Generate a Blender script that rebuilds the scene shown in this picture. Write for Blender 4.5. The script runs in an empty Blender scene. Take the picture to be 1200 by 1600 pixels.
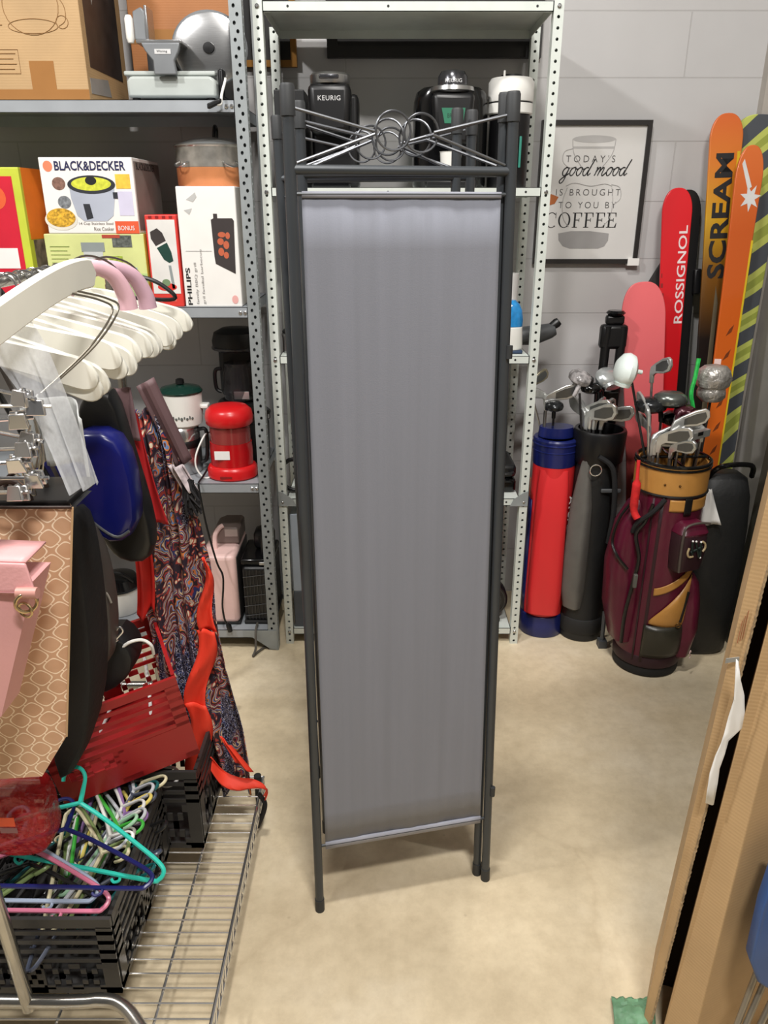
import bpy, bmesh, math, random
from mathutils import Vector, Matrix, noise
V = Vector
PI = math.pi
random.seed(7)
SC = bpy.context.scene
COL = SC.collection
# ------------------------------------------------------------------ camera, light, exposure
CAM_H = 1.55
PITCH = math.radians(21.7)
FPX = 1200.0
cam_d = bpy.data.cameras.new('camera')
cam_d.sensor_fit = 'VERTICAL'
cam_d.sensor_height = 36.0
cam_d.lens = FPX / 1600.0 * 36.0
cam_d.clip_start = 0.02
cam = bpy.data.objects.new('camera', cam_d)
COL.objects.link(cam)
cam.location = (0, 0, CAM_H)
cam.rotation_euler = (PI / 2 - PITCH, 0, 0)
SC.camera = cam

wd = bpy.data.worlds.new('world')
wd.use_nodes = True
SC.world = wd
wd.node_tree.nodes['Background'].inputs[0].default_value = (0.97, 0.98, 1.0, 1)
wd.node_tree.nodes['Background'].inputs[1].default_value = 0.075


def area(name, loc, target, sx, sy, power, color):
    l = bpy.data.lights.new(name, 'AREA')
    l.shape = 'RECTANGLE'
    l.size, l.size_y = sx, sy
    l.energy = power
    l.color = color
    o = bpy.data.objects.new(name, l)
    COL.objects.link(o)
    o.location = loc
    d = V(target) - V(loc)
    o.rotation_euler = d.to_track_quat('-Z', 'Y').to_euler()
    return o


# ceiling fixtures of the hall: over the aisle, over the left shelving and above the folding screen
area('aisle_light', (0.45, -0.5, 3.7), (0.4, 1.5, 0), 0.6, 0.2, 84, (1.0, 0.965, 0.92))
area('side_light', (-1.65, 0.965, 3.2), (0.2, 1.6, 0.3), 0.22, 0.12, 46, (1.0, 0.98, 0.96))
area('centre_light', (-0.12, 0.98, 3.85), (-0.1, 1.1, 0), 0.25, 0.2, 60, (1.0, 0.97, 0.93))
SC.view_settings.view_transform = 'Standard'
SC.view_settings.look = 'None'
SC.view_settings.gamma = 1
SC.view_settings.exposure = -0.06
SC.view_settings.use_curve_mapping = False
SC.cycles.max_bounces = 8
SC.cycles.transparent_max_bounces = 12

CP, SP = math.cos(PITCH), math.sin(PITCH)


def P(px, py, t):
    """where the sight line of a spot in the photograph stands at depth t"""
    v = (py - 800) / FPX
    return V(((px - 600) / FPX * t, t * (CP - v * SP), CAM_H - t * (SP + v * CP)))


def PY(px, py, Y):
    v = (py - 800) / FPX
    return P(px, py, Y / (CP - v * SP))


def PZ(px, py, z):
    v = (py - 800) / FPX
    return P(px, py, (CAM_H - z) / (SP + v * CP))


# ------------------------------------------------------------------ materials
def srgb(r, g, b):
    f = lambda c: (c / 255 / 12.92) if c / 255 <= 0.04045 else ((c / 255 + 0.055) / 1.055) ** 2.4
    return (f(r), f(g), f(b), 1)


MATS = {}


def newmat(name):
    m = bpy.data.materials.new(name)
    m.use_nodes = True
    nt = m.node_tree
    return m, nt, nt.nodes['Principled BSDF']


def N(nt, kind, **kw):
    n = nt.nodes.new(kind)
    for k, v in kw.items():
        if k.startswith('i_'):
            key = k[2:]
            n.inputs[int(key) if key.isdigit() else key.replace('_', ' ')].default_value = v
        else:
            setattr(n, k, v)
    return n


def ramp(nt, stops, interp='LINEAR'):
    r = nt.nodes.new('ShaderNodeValToRGB')
    cr = r.color_ramp
    cr.interpolation = interp
    while len(cr.elements) < len(stops):
        cr.elements.new(0.5)
    for e, (p, c) in zip(cr.elements, stops):
        e.position = p
        e.color = c
    return r


def mat(name, rgb, rough=0.5, metal=0.0, var=0.08, scale=12.0, bump=0.0, bscale=60.0, alpha=1.0, trans=0.0, spec=0.5, stretch=(1, 1, 1), coat=0.0, sheen=0.0):
    """plain material whose colour wanders a little with a noise, and with a fine bump"""
    if name in MATS:
        return MATS[name]
    m, nt, b = newmat(name)
    L = nt.links.new
    tc = N(nt, 'ShaderNodeTexCoord')
    mp = N(nt, 'ShaderNodeMapping')
    mp.inputs['Scale'].default_value = stretch
    L(tc.outputs['Object'], mp.inputs[0])
    nz = N(nt, 'ShaderNodeTexNoise', i_Scale=scale, i_Detail=4.0)
    L(mp.outputs[0], nz.inputs['Vector'])
    c = srgb(*rgb)
    lo = tuple(x * (1 - var) for x in c[:3]) + (1,)
    hi = tuple(min(1, x * (1 + var)) for x in c[:3]) + (1,)
    rp = ramp(nt, [(0.3, lo), (0.7, hi)])
    L(nz.outputs[0], rp.inputs[0])
    L(rp.outputs[0], b.inputs['Base Color'])
    b.inputs['Roughness'].default_value = rough
    b.inputs['Metallic'].default_value = metal
    b.inputs['Alpha'].default_value = alpha
    b.inputs['Transmission Weight'].default_value = trans
    b.inputs['Specular IOR Level'].default_value = spec
    b.inputs['Coat Weight'].default_value = coat
    b.inputs['Sheen Weight'].default_value = sheen
    if bump:
        n2 = N(nt, 'ShaderNodeTexNoise', i_Scale=bscale, i_Detail=3.0)
        L(mp.outputs[0], n2.inputs['Vector'])
        bp = N(nt, 'ShaderNodeBump', i_Strength=bump, i_Distance=0.01)
        L(n2.outputs[0], bp.inputs['Height'])
        L(bp.outputs[0], b.inputs['Normal'])
    MATS[name] = m
    return m


def concrete_floor():
    m, nt, b = newmat('concrete')
    L = nt.links.new
    tc = N(nt, 'ShaderNodeTexCoord')
    a = N(nt, 'ShaderNodeTexNoise', i_Scale=1.7, i_Detail=8.0, i_Roughness=0.62)
    L(tc.outputs['Object'], a.inputs['Vector'])
    r1 = ramp(nt, [(0.30, srgb(198, 181, 150)), (0.5, srgb(220, 204, 173)), (0.68, srgb(235, 222, 196))])
    L(a.outputs[0], r1.inputs[0])
    f = N(nt, 'ShaderNodeTexNoise', i_Scale=26.0, i_Detail=6.0, i_Roughness=0.7)
    L(tc.outputs['Object'], f.inputs['Vector'])
    r2 = ramp(nt, [(0.3, (0.82, 0.8, 0.77, 1)), (0.6, (1, 1, 1, 1))])
    L(f.outputs[0], r2.inputs[0])
    mx = N(nt, 'ShaderNodeMix', data_type='RGBA', blend_type='MULTIPLY')
    mx.inputs[0].default_value = 0.75
    L(r1.outputs[0], mx.inputs[6]); L(r2.outputs[0], mx.inputs[7])
    # thin cracks and small dark specks
    wv = N(nt, 'ShaderNodeTexNoise', i_Scale=3.5, i_Detail=3.0)
    L(tc.outputs['Object'], wv.inputs['Vector'])
    ad = N(nt, 'ShaderNodeMix', data_type='VECTOR'); ad.inputs[0].default_value = 0.18
    L(tc.outputs['Object'], ad.inputs[4]); L(wv.outputs['Color'], ad.inputs[5])
    vo = N(nt, 'ShaderNodeTexVoronoi', feature='DISTANCE_TO_EDGE', i_Scale=0.5)
    L(ad.outputs[1], vo.inputs['Vector'])
    r3 = ramp(nt, [(0.0, (0.88, 0.86, 0.84, 1)), (0.005, (1, 1, 1, 1))])
    L(vo.outputs[0], r3.inputs[0])
    m2 = N(nt, 'ShaderNodeMix', data_type='RGBA', blend_type='MULTIPLY'); m2.inputs[0].default_value = 0.55
    L(mx.outputs[2], m2.inputs[6]); L(r3.outputs[0], m2.inputs[7])
    v2 = N(nt, 'ShaderNodeTexVoronoi', i_Scale=7.0)
    L(tc.outputs['Object'], v2.inputs['Vector'])
    r4 = ramp(nt, [(0.0, (0.5, 0.45, 0.4, 1)), (0.035, (1, 1, 1, 1))])
    L(v2.outputs[0], r4.inputs[0])
    m3 = N(nt, 'ShaderNodeMix', data_type='RGBA', blend_type='MULTIPLY'); m3.inputs[0].default_value = 0.45
    L(m2.outputs[2], m3.inputs[6]); L(r4.outputs[0], m3.inputs[7])
    L(m3.outputs[2], b.inputs['Base Color'])
    b.inputs['Roughness'].default_value = 0.55
    b.inputs['Specular IOR Level'].default_value = 0.35
    bp = N(nt, 'ShaderNodeBump', i_Strength=0.12, i_Distance=0.004)
    L(f.outputs[0], bp.inputs['Height']); L(bp.outputs[0], b.inputs['Normal'])
    return m


def painted_panels():
    """pale grey painted wall of wide panels with recessed joints"""
    m, nt, b = newmat('painted_wall')
    L = nt.links.new
    tc = N(nt, 'ShaderNodeTexCoord')
    mp = N(nt, 'ShaderNodeMapping')
    mp.inputs['Rotation'].default_value = (PI / 2, 0, 0)
    mp.inputs['Location'].default_value = (0.13, 0.005, 0)
    L(tc.outputs['Object'], mp.inputs[0])
    br = N(nt, 'ShaderNodeTexBrick', i_Scale=1.0)
    br.offset = 0.5
    br.inputs['Color1'].default_value = srgb(190, 188, 187)
    br.inputs['Color2'].default_value = srgb(186, 185, 185)
    br.inputs['Mortar'].default_value = srgb(176, 174, 173)
    br.inputs['Mortar Size'].default_value = 0.0025
    br.inputs['Mortar Smooth'].default_value = 0.3
    br.inputs['Brick Width'].default_value = 1.15
    br.inputs['Row Height'].default_value = 0.195
    L(mp.outputs[0], br.inputs['Vector'])
    nz = N(nt, 'ShaderNodeTexNoise', i_Scale=5.0, i_Detail=5.0)
    L(tc.outputs['Object'], nz.inputs['Vector'])
    rp = ramp(nt, [(0.3, (0.94, 0.94, 0.94, 1)), (0.7, (1, 1, 1, 1))])
    L(nz.outputs[0], rp.inputs[0])
    mx = N(nt, 'ShaderNodeMix', data_type='RGBA', blend_type='MULTIPLY'); mx.inputs[0].default_value = 1
    L(br.outputs[0], mx.inputs[6]); L(rp.outputs[0], mx.inputs[7])
    L(mx.outputs[2], b.inputs['Base Color'])
    b.inputs['Roughness'].default_value = 0.75
    n2 = N(nt, 'ShaderNodeTexNoise', i_Scale=90.0, i_Detail=2.0)
    L(tc.outputs['Object'], n2.inputs['Vector'])
    m4 = N(nt, 'ShaderNodeMath', operation='MULTIPLY_ADD'); m4.inputs[1].default_value = -1.0
    L(br.outputs['Fac'], m4.inputs[0])
    m5 = N(nt, 'ShaderNodeMath', operation='MULTIPLY'); m5.inputs[1].default_value = 0.06
    L(n2.outputs[0], m5.inputs[0]); L(m5.outputs[0], m4.inputs[2])
    bp = N(nt, 'ShaderNodeBump', i_Strength=0.5, i_Distance=0.004)
    L(m4.outputs[0], bp.inputs['Height']); L(bp.outputs[0], b.inputs['Normal'])
    return m


def cardboard(name, rgb=(180, 148, 106)):
    if name in MATS:
        return MATS[name]
    m, nt, b = newmat(name)
    L = nt.links.new
    tc = N(nt, 'ShaderNodeTexCoord')
    a = N(nt, 'ShaderNodeTexNoise', i_Scale=6.0, i_Detail=6.0)
    L(tc.outputs['Object'], a.inputs['Vector'])
    c = srgb(*rgb)
    rp = ramp(nt, [(0.3, tuple(x * 0.84 for x in c[:3]) + (1,)), (0.7, tuple(x * 1.08 for x in c[:3]) + (1,))])
    L(a.outputs[0], rp.inputs[0]); L(rp.outputs[0], b.inputs['Base Color'])
    w = N(nt, 'ShaderNodeTexWave', i_Scale=45.0, i_Distortion=0.6)
    w.bands_direction = 'Z'
    L(tc.outputs['Object'], w.inputs['Vector'])
    bp = N(nt, 'ShaderNodeBump', i_Strength=0.05, i_Distance=0.004)
    L(w.outputs[0], bp.inputs['Height']); L(bp.outputs[0], b.inputs['Normal'])
    b.inputs['Roughness'].default_value = 0.62
    MATS[name] = m
    return m


def screen_cloth():
    m, nt, b = newmat('grey_screen_cloth')
    L = nt.links.new
    tc = N(nt, 'ShaderNodeTexCoord')
    mp = N(nt, 'ShaderNodeMapping'); mp.inputs['Scale'].default_value = (1, 1, 0.02)
    L(tc.outputs['Object'], mp.inputs[0])
    a = N(nt, 'ShaderNodeTexNoise', i_Scale=42.0, i_Detail=5.0)
    L(mp.outputs[0], a.inputs['Vector'])
    rp = ramp(nt, [(0.3, srgb(126, 129, 139)), (0.7, srgb(132, 135, 146))])
    L(a.outputs[0], rp.inputs[0]); L(rp.outputs[0], b.inputs['Base Color'])
    n2 = N(nt, 'ShaderNodeTexNoise', i_Scale=500.0)
    L(tc.outputs['Object'], n2.inputs['Vector'])
    bp = N(nt, 'ShaderNodeBump', i_Strength=0.12, i_Distance=0.002)
    L(n2.outputs[0], bp.inputs['Height']); L(bp.outputs[0], b.inputs['Normal'])
    b.inputs['Roughness'].default_value = 0.85
    b.inputs['Sheen Weight'].default_value = 0.15
    return m


def paisley():
    """dense multicoloured paisley print, drawn by warped cells with rings"""
    m, nt, b = newmat('paisley_print')
    L = nt.links.new
    tc = N(nt, 'ShaderNodeTexCoord')
    mp = N(nt, 'ShaderNodeMapping'); mp.inputs['Scale'].default_value = (1.5, 0.7, 1.0); mp.inputs['Rotation'].default_value = (0, 0.5, 0)
    L(tc.outputs['Object'], mp.inputs[0])
    w = N(nt, 'ShaderNodeTexNoise', i_Scale=9.0, i_Detail=3.0)
    L(mp.outputs[0], w.inputs['Vector'])
    ad = N(nt, 'ShaderNodeMix', data_type='VECTOR'); ad.inputs[0].default_value = 0.16
    L(mp.outputs[0], ad.inputs[4]); L(w.outputs['Color'], ad.inputs[5])
    big = N(nt, 'ShaderNodeTexVoronoi', i_Scale=17.0)
    L(ad.outputs[1], big.inputs['Vector'])
    mul = N(nt, 'ShaderNodeMath', operation='MULTIPLY'); mul.inputs[1].default_value = 3.6
    L(big.outputs['Distance'], mul.inputs[0])
    fr = N(nt, 'ShaderNodeMath', operation='FRACT'); L(mul.outputs[0], fr.inputs[0])
    K = [(48, 36, 44), (164, 62, 52), (48, 56, 112), (226, 202, 166), (100, 56, 48), (112, 144, 190), (216, 132, 72), (50, 38, 42)]
    r1 = ramp(nt, [(i / 8.0, srgb(*c)) for i, c in enumerate(K)], 'CONSTANT')
    L(fr.outputs[0], r1.inputs[0])
    sm = N(nt, 'ShaderNodeTexVoronoi', i_Scale=62.0)
    L(ad.outputs[1], sm.inputs['Vector'])
    r2 = ramp(nt, [(0.0, srgb(226, 208, 180)), (0.30, srgb(170, 70, 60)), (0.46, srgb(44, 30, 44))], 'CONSTANT')
    L(sm.outputs['Distance'], r2.inputs[0])
    sel = N(nt, 'ShaderNodeTexNoise', i_Scale=14.0); L(mp.outputs[0], sel.inputs['Vector'])
    rs = ramp(nt, [(0.5, (0, 0, 0, 1)), (0.56, (1, 1, 1, 1))]); L(sel.outputs[0], rs.inputs[0])
    mx = N(nt, 'ShaderNodeMix', data_type='RGBA')
    L(rs.outputs[0], mx.inputs[0]); L(r1.outputs[0], mx.inputs[6]); L(r2.outputs[0], mx.inputs[7])
    # woven zig-zag stripe running down the cloth
    wv = N(nt, 'ShaderNodeTexWave', i_Scale=18.0, i_Distortion=5.0, i_Detail=1.0)
    wv.inputs['Detail Scale'].default_value = 9.0
    wv.bands_direction = 'X'
    L(mp.outputs[0], wv.inputs['Vector'])
    r3 = ramp(nt, [(0.0, srgb(34, 28, 44)), (0.34, srgb(206, 200, 206)), (0.56, srgb(64, 84, 146)), (0.82, srgb(30, 24, 32))], 'CONSTANT')
    L(wv.outputs[0], r3.inputs[0])
    sx = N(nt, 'ShaderNodeSeparateXYZ'); L(tc.outputs['Object'], sx.inputs[0])
    n4 = N(nt, 'ShaderNodeTexNoise', i_Scale=5.0)
    mp4 = N(nt, 'ShaderNodeMapping'); mp4.inputs['Scale'].default_value = (3.0, 1, 0.35); L(tc.outputs['Object'], mp4.inputs[0])
    L(mp4.outputs[0], n4.inputs['Vector'])
    r5 = ramp(nt, [(0.53, (0, 0, 0, 1)), (0.55, (1, 1, 1, 1))]); L(n4.outputs[0], r5.inputs[0])
    m2 = N(nt, 'ShaderNodeMix', data_type='RGBA')
    L(r5.outputs[0], m2.inputs[0]); L(mx.outputs[2], m2.inputs[6]); L(r3.outputs[0], m2.inputs[7])
    L(m2.outputs[2], b.inputs['Base Color'])
    b.inputs['Roughness'].default_value = 0.7
    return m


def monogram():
    """tan coated canvas with a pale lattice of ogee lines and paired bars"""
    m, nt, b = newmat('tan_patterned_canvas')
    L = nt.links.new
    tc = N(nt, 'ShaderNodeTexCoord')
    sx = N(nt, 'ShaderNodeSeparateXYZ'); L(tc.outputs['Object'], sx.inputs[0])

    def M(op, a, bb=None):
        n = N(nt, 'ShaderNodeMath', operation=op)
        for i, x in enumerate((a, bb)):
            if x is None:
                continue
            if isinstance(x, (int, float)):
                n.inputs[i].default_value = x
            else:
                L(x, n.inputs[i])
        return n.outputs[0]
    X = M('MULTIPLY', sx.outputs[0], 2 * PI / 0.046)
    Z = M('MULTIPLY', sx.outputs[2], 2 * PI / 0.040)
    # two families of wavy diagonals make the closed ogee cells
    c1 = M('ADD', M('COSINE', X), M('COSINE', Z))
    line = M('LESS_THAN', M('ABSOLUTE', M('SUBTRACT', M('ABSOLUTE', c1), 0.42)), 0.15)
    thin = M('LESS_THAN', M('ABSOLUTE', M('SINE', M('ADD', M('MULTIPLY', X, 0.5), M('MULTIPLY', Z, 0.5)))), 0.09)
    al = M('MAXIMUM', line, M('MULTIPLY', thin, M('LESS_THAN', M('ABSOLUTE', c1), 0.42)))
    nz = N(nt, 'ShaderNodeTexNoise', i_Scale=30.0); L(tc.outputs['Object'], nz.inputs['Vector'])
    rb = ramp(nt, [(0.3, srgb(204, 160, 126)), (0.7, srgb(216, 174, 140))]); L(nz.outputs[0], rb.inputs[0])
    mx = N(nt, 'ShaderNodeMix', data_type='RGBA')
    mx.inputs[7].default_value = srgb(255, 232, 204)
    L(al, mx.inputs[0]); L(rb.outputs[0], mx.inputs[6])
    L(mx.outputs[2], b.inputs['Base Color'])
    b.inputs['Roughness'].default_value = 0.5
    return m


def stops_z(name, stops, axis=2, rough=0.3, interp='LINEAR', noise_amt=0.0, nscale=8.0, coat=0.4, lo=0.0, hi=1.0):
    """colour run, printed graphics included, that changes along one of the thing's own axes"""
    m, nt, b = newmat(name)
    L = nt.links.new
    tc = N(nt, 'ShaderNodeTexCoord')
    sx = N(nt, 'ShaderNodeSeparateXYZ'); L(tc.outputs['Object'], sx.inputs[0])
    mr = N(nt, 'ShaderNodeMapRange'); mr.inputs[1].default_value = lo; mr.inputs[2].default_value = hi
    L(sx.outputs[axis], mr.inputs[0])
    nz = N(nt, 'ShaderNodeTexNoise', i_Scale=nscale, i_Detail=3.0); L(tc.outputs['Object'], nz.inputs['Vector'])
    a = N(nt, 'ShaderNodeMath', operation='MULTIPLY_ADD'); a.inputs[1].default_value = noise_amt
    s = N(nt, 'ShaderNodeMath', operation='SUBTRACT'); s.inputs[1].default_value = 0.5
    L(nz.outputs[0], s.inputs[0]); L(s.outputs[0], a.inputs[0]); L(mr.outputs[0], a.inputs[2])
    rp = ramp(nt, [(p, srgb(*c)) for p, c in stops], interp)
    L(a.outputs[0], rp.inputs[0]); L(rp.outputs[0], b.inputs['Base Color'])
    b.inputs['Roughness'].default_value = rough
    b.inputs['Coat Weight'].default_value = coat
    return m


def camo(name):
    m, nt, b = newmat(name)
    L = nt.links.new
    tc = N(nt, 'ShaderNodeTexCoord')
    mp = N(nt, 'ShaderNodeMapping'); mp.inputs['Rotation'].default_value = (0, 0.65, 0)
    L(tc.outputs['Object'], mp.inputs[0])
    w = N(nt, 'ShaderNodeTexWave', i_Scale=2.6, i_Distortion=4.0, i_Detail=0.5); w.bands_direction = 'Z'
    L(mp.outputs[0], w.inputs['Vector'])
    rp = ramp(nt, [(0.0, srgb(74, 78, 84)), (0.42, srgb(184, 192, 96)), (0.9, srgb(150, 160, 70))], 'CONSTANT')
    L(w.outputs[0], rp.inputs[0]); L(rp.outputs[0], b.inputs['Base Color'])
    b.inputs['Roughness'].default_value = 0.4
    return m


# shared plain materials
charcoal = mat('charcoal_metal', (62, 66, 70), 0.42, 0.25, 0.05)
charcoal_cap = mat('dark_plastic_cap', (46, 48, 50), 0.6)
wire_dark = mat('gunmetal_wire', (104, 106, 110), 0.38, 0.85, 0.05)
galv = mat('galvanised_steel', (150, 156, 158), 0.5, 0.25, 0.10, 18)
galv_pale = mat('pale_painted_steel', (206, 212, 206), 0.5, 0.05, 0.05, 18)
shelf_steel = mat('shelf_steel', (158, 163, 168), 0.5, 0.2, 0.08, 10)
chrome = mat('chrome', (222, 222, 222), 0.20, 0.92, 0.03)
steel = mat('brushed_steel', (182, 182, 182), 0.28, 0.95, 0.08, 30, stretch=(1, 1, 12))
iron_metal = mat('satin_club_steel', (216, 217, 215), 0.28, 0.8, 0.12, 40)
black = mat('black_plastic', (16, 16, 18), 0.38)
black_gloss = mat('gloss_black', (11, 11, 12), 0.15)
black_matte = mat('black_cloth', (20, 20, 22), 0.85, bump=0.2)
rubber = mat('black_rubber', (26, 26, 26), 0.75)
white_pl = mat('white_plastic', (232, 231, 226), 0.4, var=0.03)
white_card = mat('white_card', (234, 232, 228), 0.55, var=0.03)
paper = mat('white_paper', (238, 237, 235), 0.8, var=0.03)
red_pl = mat('red_plastic', (206, 26, 30), 0.3, var=0.06)
ivory = mat('ivory_painted_wood', (236, 234, 222), 0.4, var=0.04, scale=8)
ink = mat('black_ink', (22, 22, 24), 0.6)
ink_navy = mat('navy_ink', (32, 34, 78), 0.6)
ink_grey = mat('grey_ink', (150, 150, 150), 0.7)
ink_white = mat('white_ink', (240, 238, 236), 0.5)
ink_orange = mat('orange_ink', (226, 96, 50), 0.6)
glass = mat('clear_glass', (230, 235, 235), 0.05, 0, 0.0, alpha=0.35)
brown_box = cardboard('brown_cardboard')


# ------------------------------------------------------------------ mesh helpers
class MB:
    def __init__(self):
        self.v, self.f, self.m, self.mats = [], [], [], []
        self.cur = 0

    def use(self, material):
        if material not in self.mats:
            self.mats.append(material)
        self.cur = self.mats.index(material)
        return self

    def add(self, verts, faces, mtx=None):
        o = len(self.v)
        for p in verts:
            p = V(p)
            self.v.append(mtx @ p if mtx else p)
        for f in faces:
            self.f.append([i + o for i in f])
            self.m.append(self.cur)
        return self

    def box(self, lo, hi, mtx=None):
        (a, b, c), (d, e, g) = lo, hi
        vs = [(a, b, c), (d, b, c), (d, e, c), (a, e, c), (a, b, g), (d, b, g), (d, e, g), (a, e, g)]
        return self.add(vs, [(3, 2, 1, 0), (4, 5, 6, 7), (0, 1, 5, 4), (1, 2, 6, 5), (2, 3, 7, 6), (3, 0, 4, 7)], mtx)

    def tube(self, pts, r, n=8, closed=False, mtx=None):
        """a round bar along pts; r a number or one per point"""
        pts = [V(p) for p in pts]
        k = len(pts)
        rs = r if isinstance(r, (list, tuple)) else [r] * k
        vs, fs = [], []
        up = None
        for i, p in enumerate(pts):
            if closed:
                d = pts[(i + 1) % k] - pts[i - 1]
            else:
                d = pts[min(i + 1, k - 1)] - pts[max(i - 1, 0)]
            d = d.normalized() if d.length > 1e-9 else V((0, 0, 1))
            if up is None:
                up = V((0, 0, 1)) if abs(d.z) < 0.9 else V((1, 0, 0))
            a = up - d * up.dot(d)
            if a.length < 1e-6:
                a = d.orthogonal()
            a.normalize()
            up = a
            b = d.cross(a)
            for j in range(n):
                t = 2 * PI * j / n
                vs.append(p + (a * math.cos(t) + b * math.sin(t)) * rs[i])
        for i in range(k if closed else k - 1):
            for j in range(n):
                i2 = (i + 1) % k
                fs.append((i * n + j, i * n + (j + 1) % n, i2 * n + (j + 1) % n, i2 * n + j))
        if not closed:
            fs.append(tuple(range(n))[::-1])
            fs.append(tuple(range((k - 1) * n, k * n)))
        return self.add(vs, fs, mtx)

    def lathe(self, prof, n=24, mtx=None, sx=1.0, sy=1.0):
        """prof: (radius, z) from bottom to top, turned about z"""
        vs, fs = [], []
        for r, z in prof:
            for j in range(n):
                t = 2 * PI * j / n
                vs.append((max(r, 1e-4) * math.cos(t) * sx, max(r, 1e-4) * math.sin(t) * sy, z))
        for i in range(len(prof) - 1):
            for j in range(n):
                fs.append((i * n + j, i * n + (j + 1) % n, (i + 1) * n + (j + 1) % n, (i + 1) * n + j))
        fs.append(tuple(range(n))[::-1])
        fs.append(tuple(range((len(prof) - 1) * n, len(prof) * n)))
        return self.add(vs, fs, mtx)

    def prism(self, poly, d0, d1, mtx=None):
        """poly in (x, z), extruded along y from d0 to d1"""
        n = len(poly)
        vs = [(x, d0, z) for x, z in poly] + [(x, d1, z) for x, z in poly]
        fs = [tuple(range(n)), tuple(range(n, 2 * n))[::-1]]
        for i in range(n):
            fs.append((i, i + n, (i + 1) % n + n, (i + 1) % n))
        return self.add(vs, fs, mtx)

    def ring(self, c, R, r, n=20, m=6, mtx=None, ax='y'):
        pts = []
        for i in range(n):
            t = 2 * PI * i / n
            if ax == 'y':
                pts.append(V(c) + V((R * math.cos(t), 0, R * math.sin(t))))
            elif ax == 'z':
                pts.append(V(c) + V((R * math.cos(t), R * math.sin(t), 0)))
            else:
                pts.append(V(c) + V((0, R * math.cos(t), R * math.sin(t))))
        return self.tube(pts, r, m, True, mtx)

    def ball(self, c, rx, ry=None, rz=None, n=16, k=10, mtx=None):
        ry = ry or rx
        rz = rz or rx
        vs, fs = [], []
        for i in range(k + 1):
            a = PI * i / k
            for j in range(n):
                t = 2 * PI * j / n
                s = max(math.sin(a), 1e-3)
                vs.append((c[0] + rx * s * math.cos(t), c[1] + ry * s * math.sin(t), c[2] - rz * math.cos(a)))
        for i in range(k):
            for j in range(n):
                fs.append((i * n + j, i * n + (j + 1) % n, (i + 1) * n + (j + 1) % n, (i + 1) * n + j))
        fs.append(tuple(range(n))[::-1]); fs.append(tuple(range(k * n, (k + 1) * n)))
        return self.add(vs, fs, mtx)

    def sheet(self, fn, nu, nv, mtx=None):
        vs = [fn(i / nu, j / nv) for j in range(nv + 1) for i in range(nu + 1)]
        fs = [(j * (nu + 1) + i, j * (nu + 1) + i + 1, (j + 1) * (nu + 1) + i + 1, (j + 1) * (nu + 1) + i) for j in range(nv) for i in range(nu)]
        return self.add(vs, fs, mtx)

    def loft(self, secs, mtx=None, cap=True):
        """closed sections with the same number of points, joined in order"""
        n = len(secs[0])
        vs = [p for s in secs for p in s]
        fs = []
        for i in range(len(secs) - 1):
            for j in range(n):
                fs.append((i * n + j, i * n + (j + 1) % n, (i + 1) * n + (j + 1) % n, (i + 1) * n + j))
        if cap:
            fs.append(tuple(range(n))[::-1]); fs.append(tuple(range((len(secs) - 1) * n, len(secs) * n)))
        return self.add(vs, fs, mtx)

    def perforated(self, p0, ex, ey, L, w, pitch, hw, hh, nrm, th=0.002, stagger=0.0):
        """a flat strip from p0 along ey (length L) and ex (width w), pierced by one row of eight-cornered holes, th thick"""
        p0, ex, ey, nrm = V(p0), V(ex), V(ey), V(nrm)
        k = int(L / pitch)
        ph = L / k
        for i in range(k):
            off = stagger * (1 if i % 2 else -1)
            c = p0 + ex * (w / 2 + off) + ey * (ph * (i + 0.5))
            q = 0.42
            oct_ = [(1, q), (q, 1), (-q, 1), (-1, q), (-1, -q), (-q, -1), (q, -1), (1, -q)]
            inn = [c + ex * (a * hw / 2) + ey * (b * hh / 2) for a, b in oct_]
            y0, y1 = p0 + ey * (ph * i), p0 + ey * (ph * (i + 1))
            out = [y1 + ex * w - ey * ph * 0.3, y1 + ex * w, y1, y1 - ey * ph * 0.3, y0 + ey * ph * 0.3, y0, y0 + ex * w, y0 + ex * w + ey * ph * 0.3]
            vs = out + inn + [p - nrm * th for p in inn]
            fs = [(a, (a + 1) % 8, 8 + (a + 1) % 8, 8 + a) for a in range(8)]
            fs += [(8 + a, 8 + (a + 1) % 8, 16 + (a + 1) % 8, 16 + a) for a in range(8)]
            self.add(vs, fs)
        return self

    def build(self, name, material=None, parent=None, world=False, bevel=0.0, smooth=True, solid=0.0, subd=0, segs=2, angle=40):
        me = bpy.data.meshes.new(name)
        vs = self.v
        if world and parent is not None:
            inv = wm(parent).inverted()
            vs = [inv @ p for p in vs]
        me.from_pydata([tuple(p) for p in vs], [], self.f)
        ms = self.mats or [material]
        for x in ms:
            me.materials.append(x)
        if self.mats:
            me.polygons.foreach_set('material_index', self.m)
        if smooth:
            me.polygons.foreach_set('use_smooth', [True] * len(me.polygons))
            try:
                me.set_sharp_from_angle(angle=math.radians(angle))
            except Exception:
                pass
        bm = bmesh.new(); bm.from_mesh(me)
        bmesh.ops.recalc_face_normals(bm, faces=bm.faces)
        bm.to_mesh(me); bm.free()
        me.update()
        o = bpy.data.objects.new(name, me)
        COL.objects.link(o)
        if parent is not None:
            o.parent = parent
        if solid:
            s = o.modifiers.new('thickness', 'SOLIDIFY'); s.thickness = solid; s.offset = 0
        if bevel:
            b = o.modifiers.new('bevel', 'BEVEL'); b.width = bevel; b.segments = segs; b.limit_method = 'ANGLE'
            b.angle_limit = math.radians(35)
        if subd:
            s = o.modifiers.new('subd', 'SUBSURF'); s.levels = subd; s.render_levels = subd
        return o


def wm(o):
    m = Matrix.LocRotScale(o.location, o.rotation_euler, o.scale)
    return wm(o.parent) @ m if o.parent else m


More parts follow.
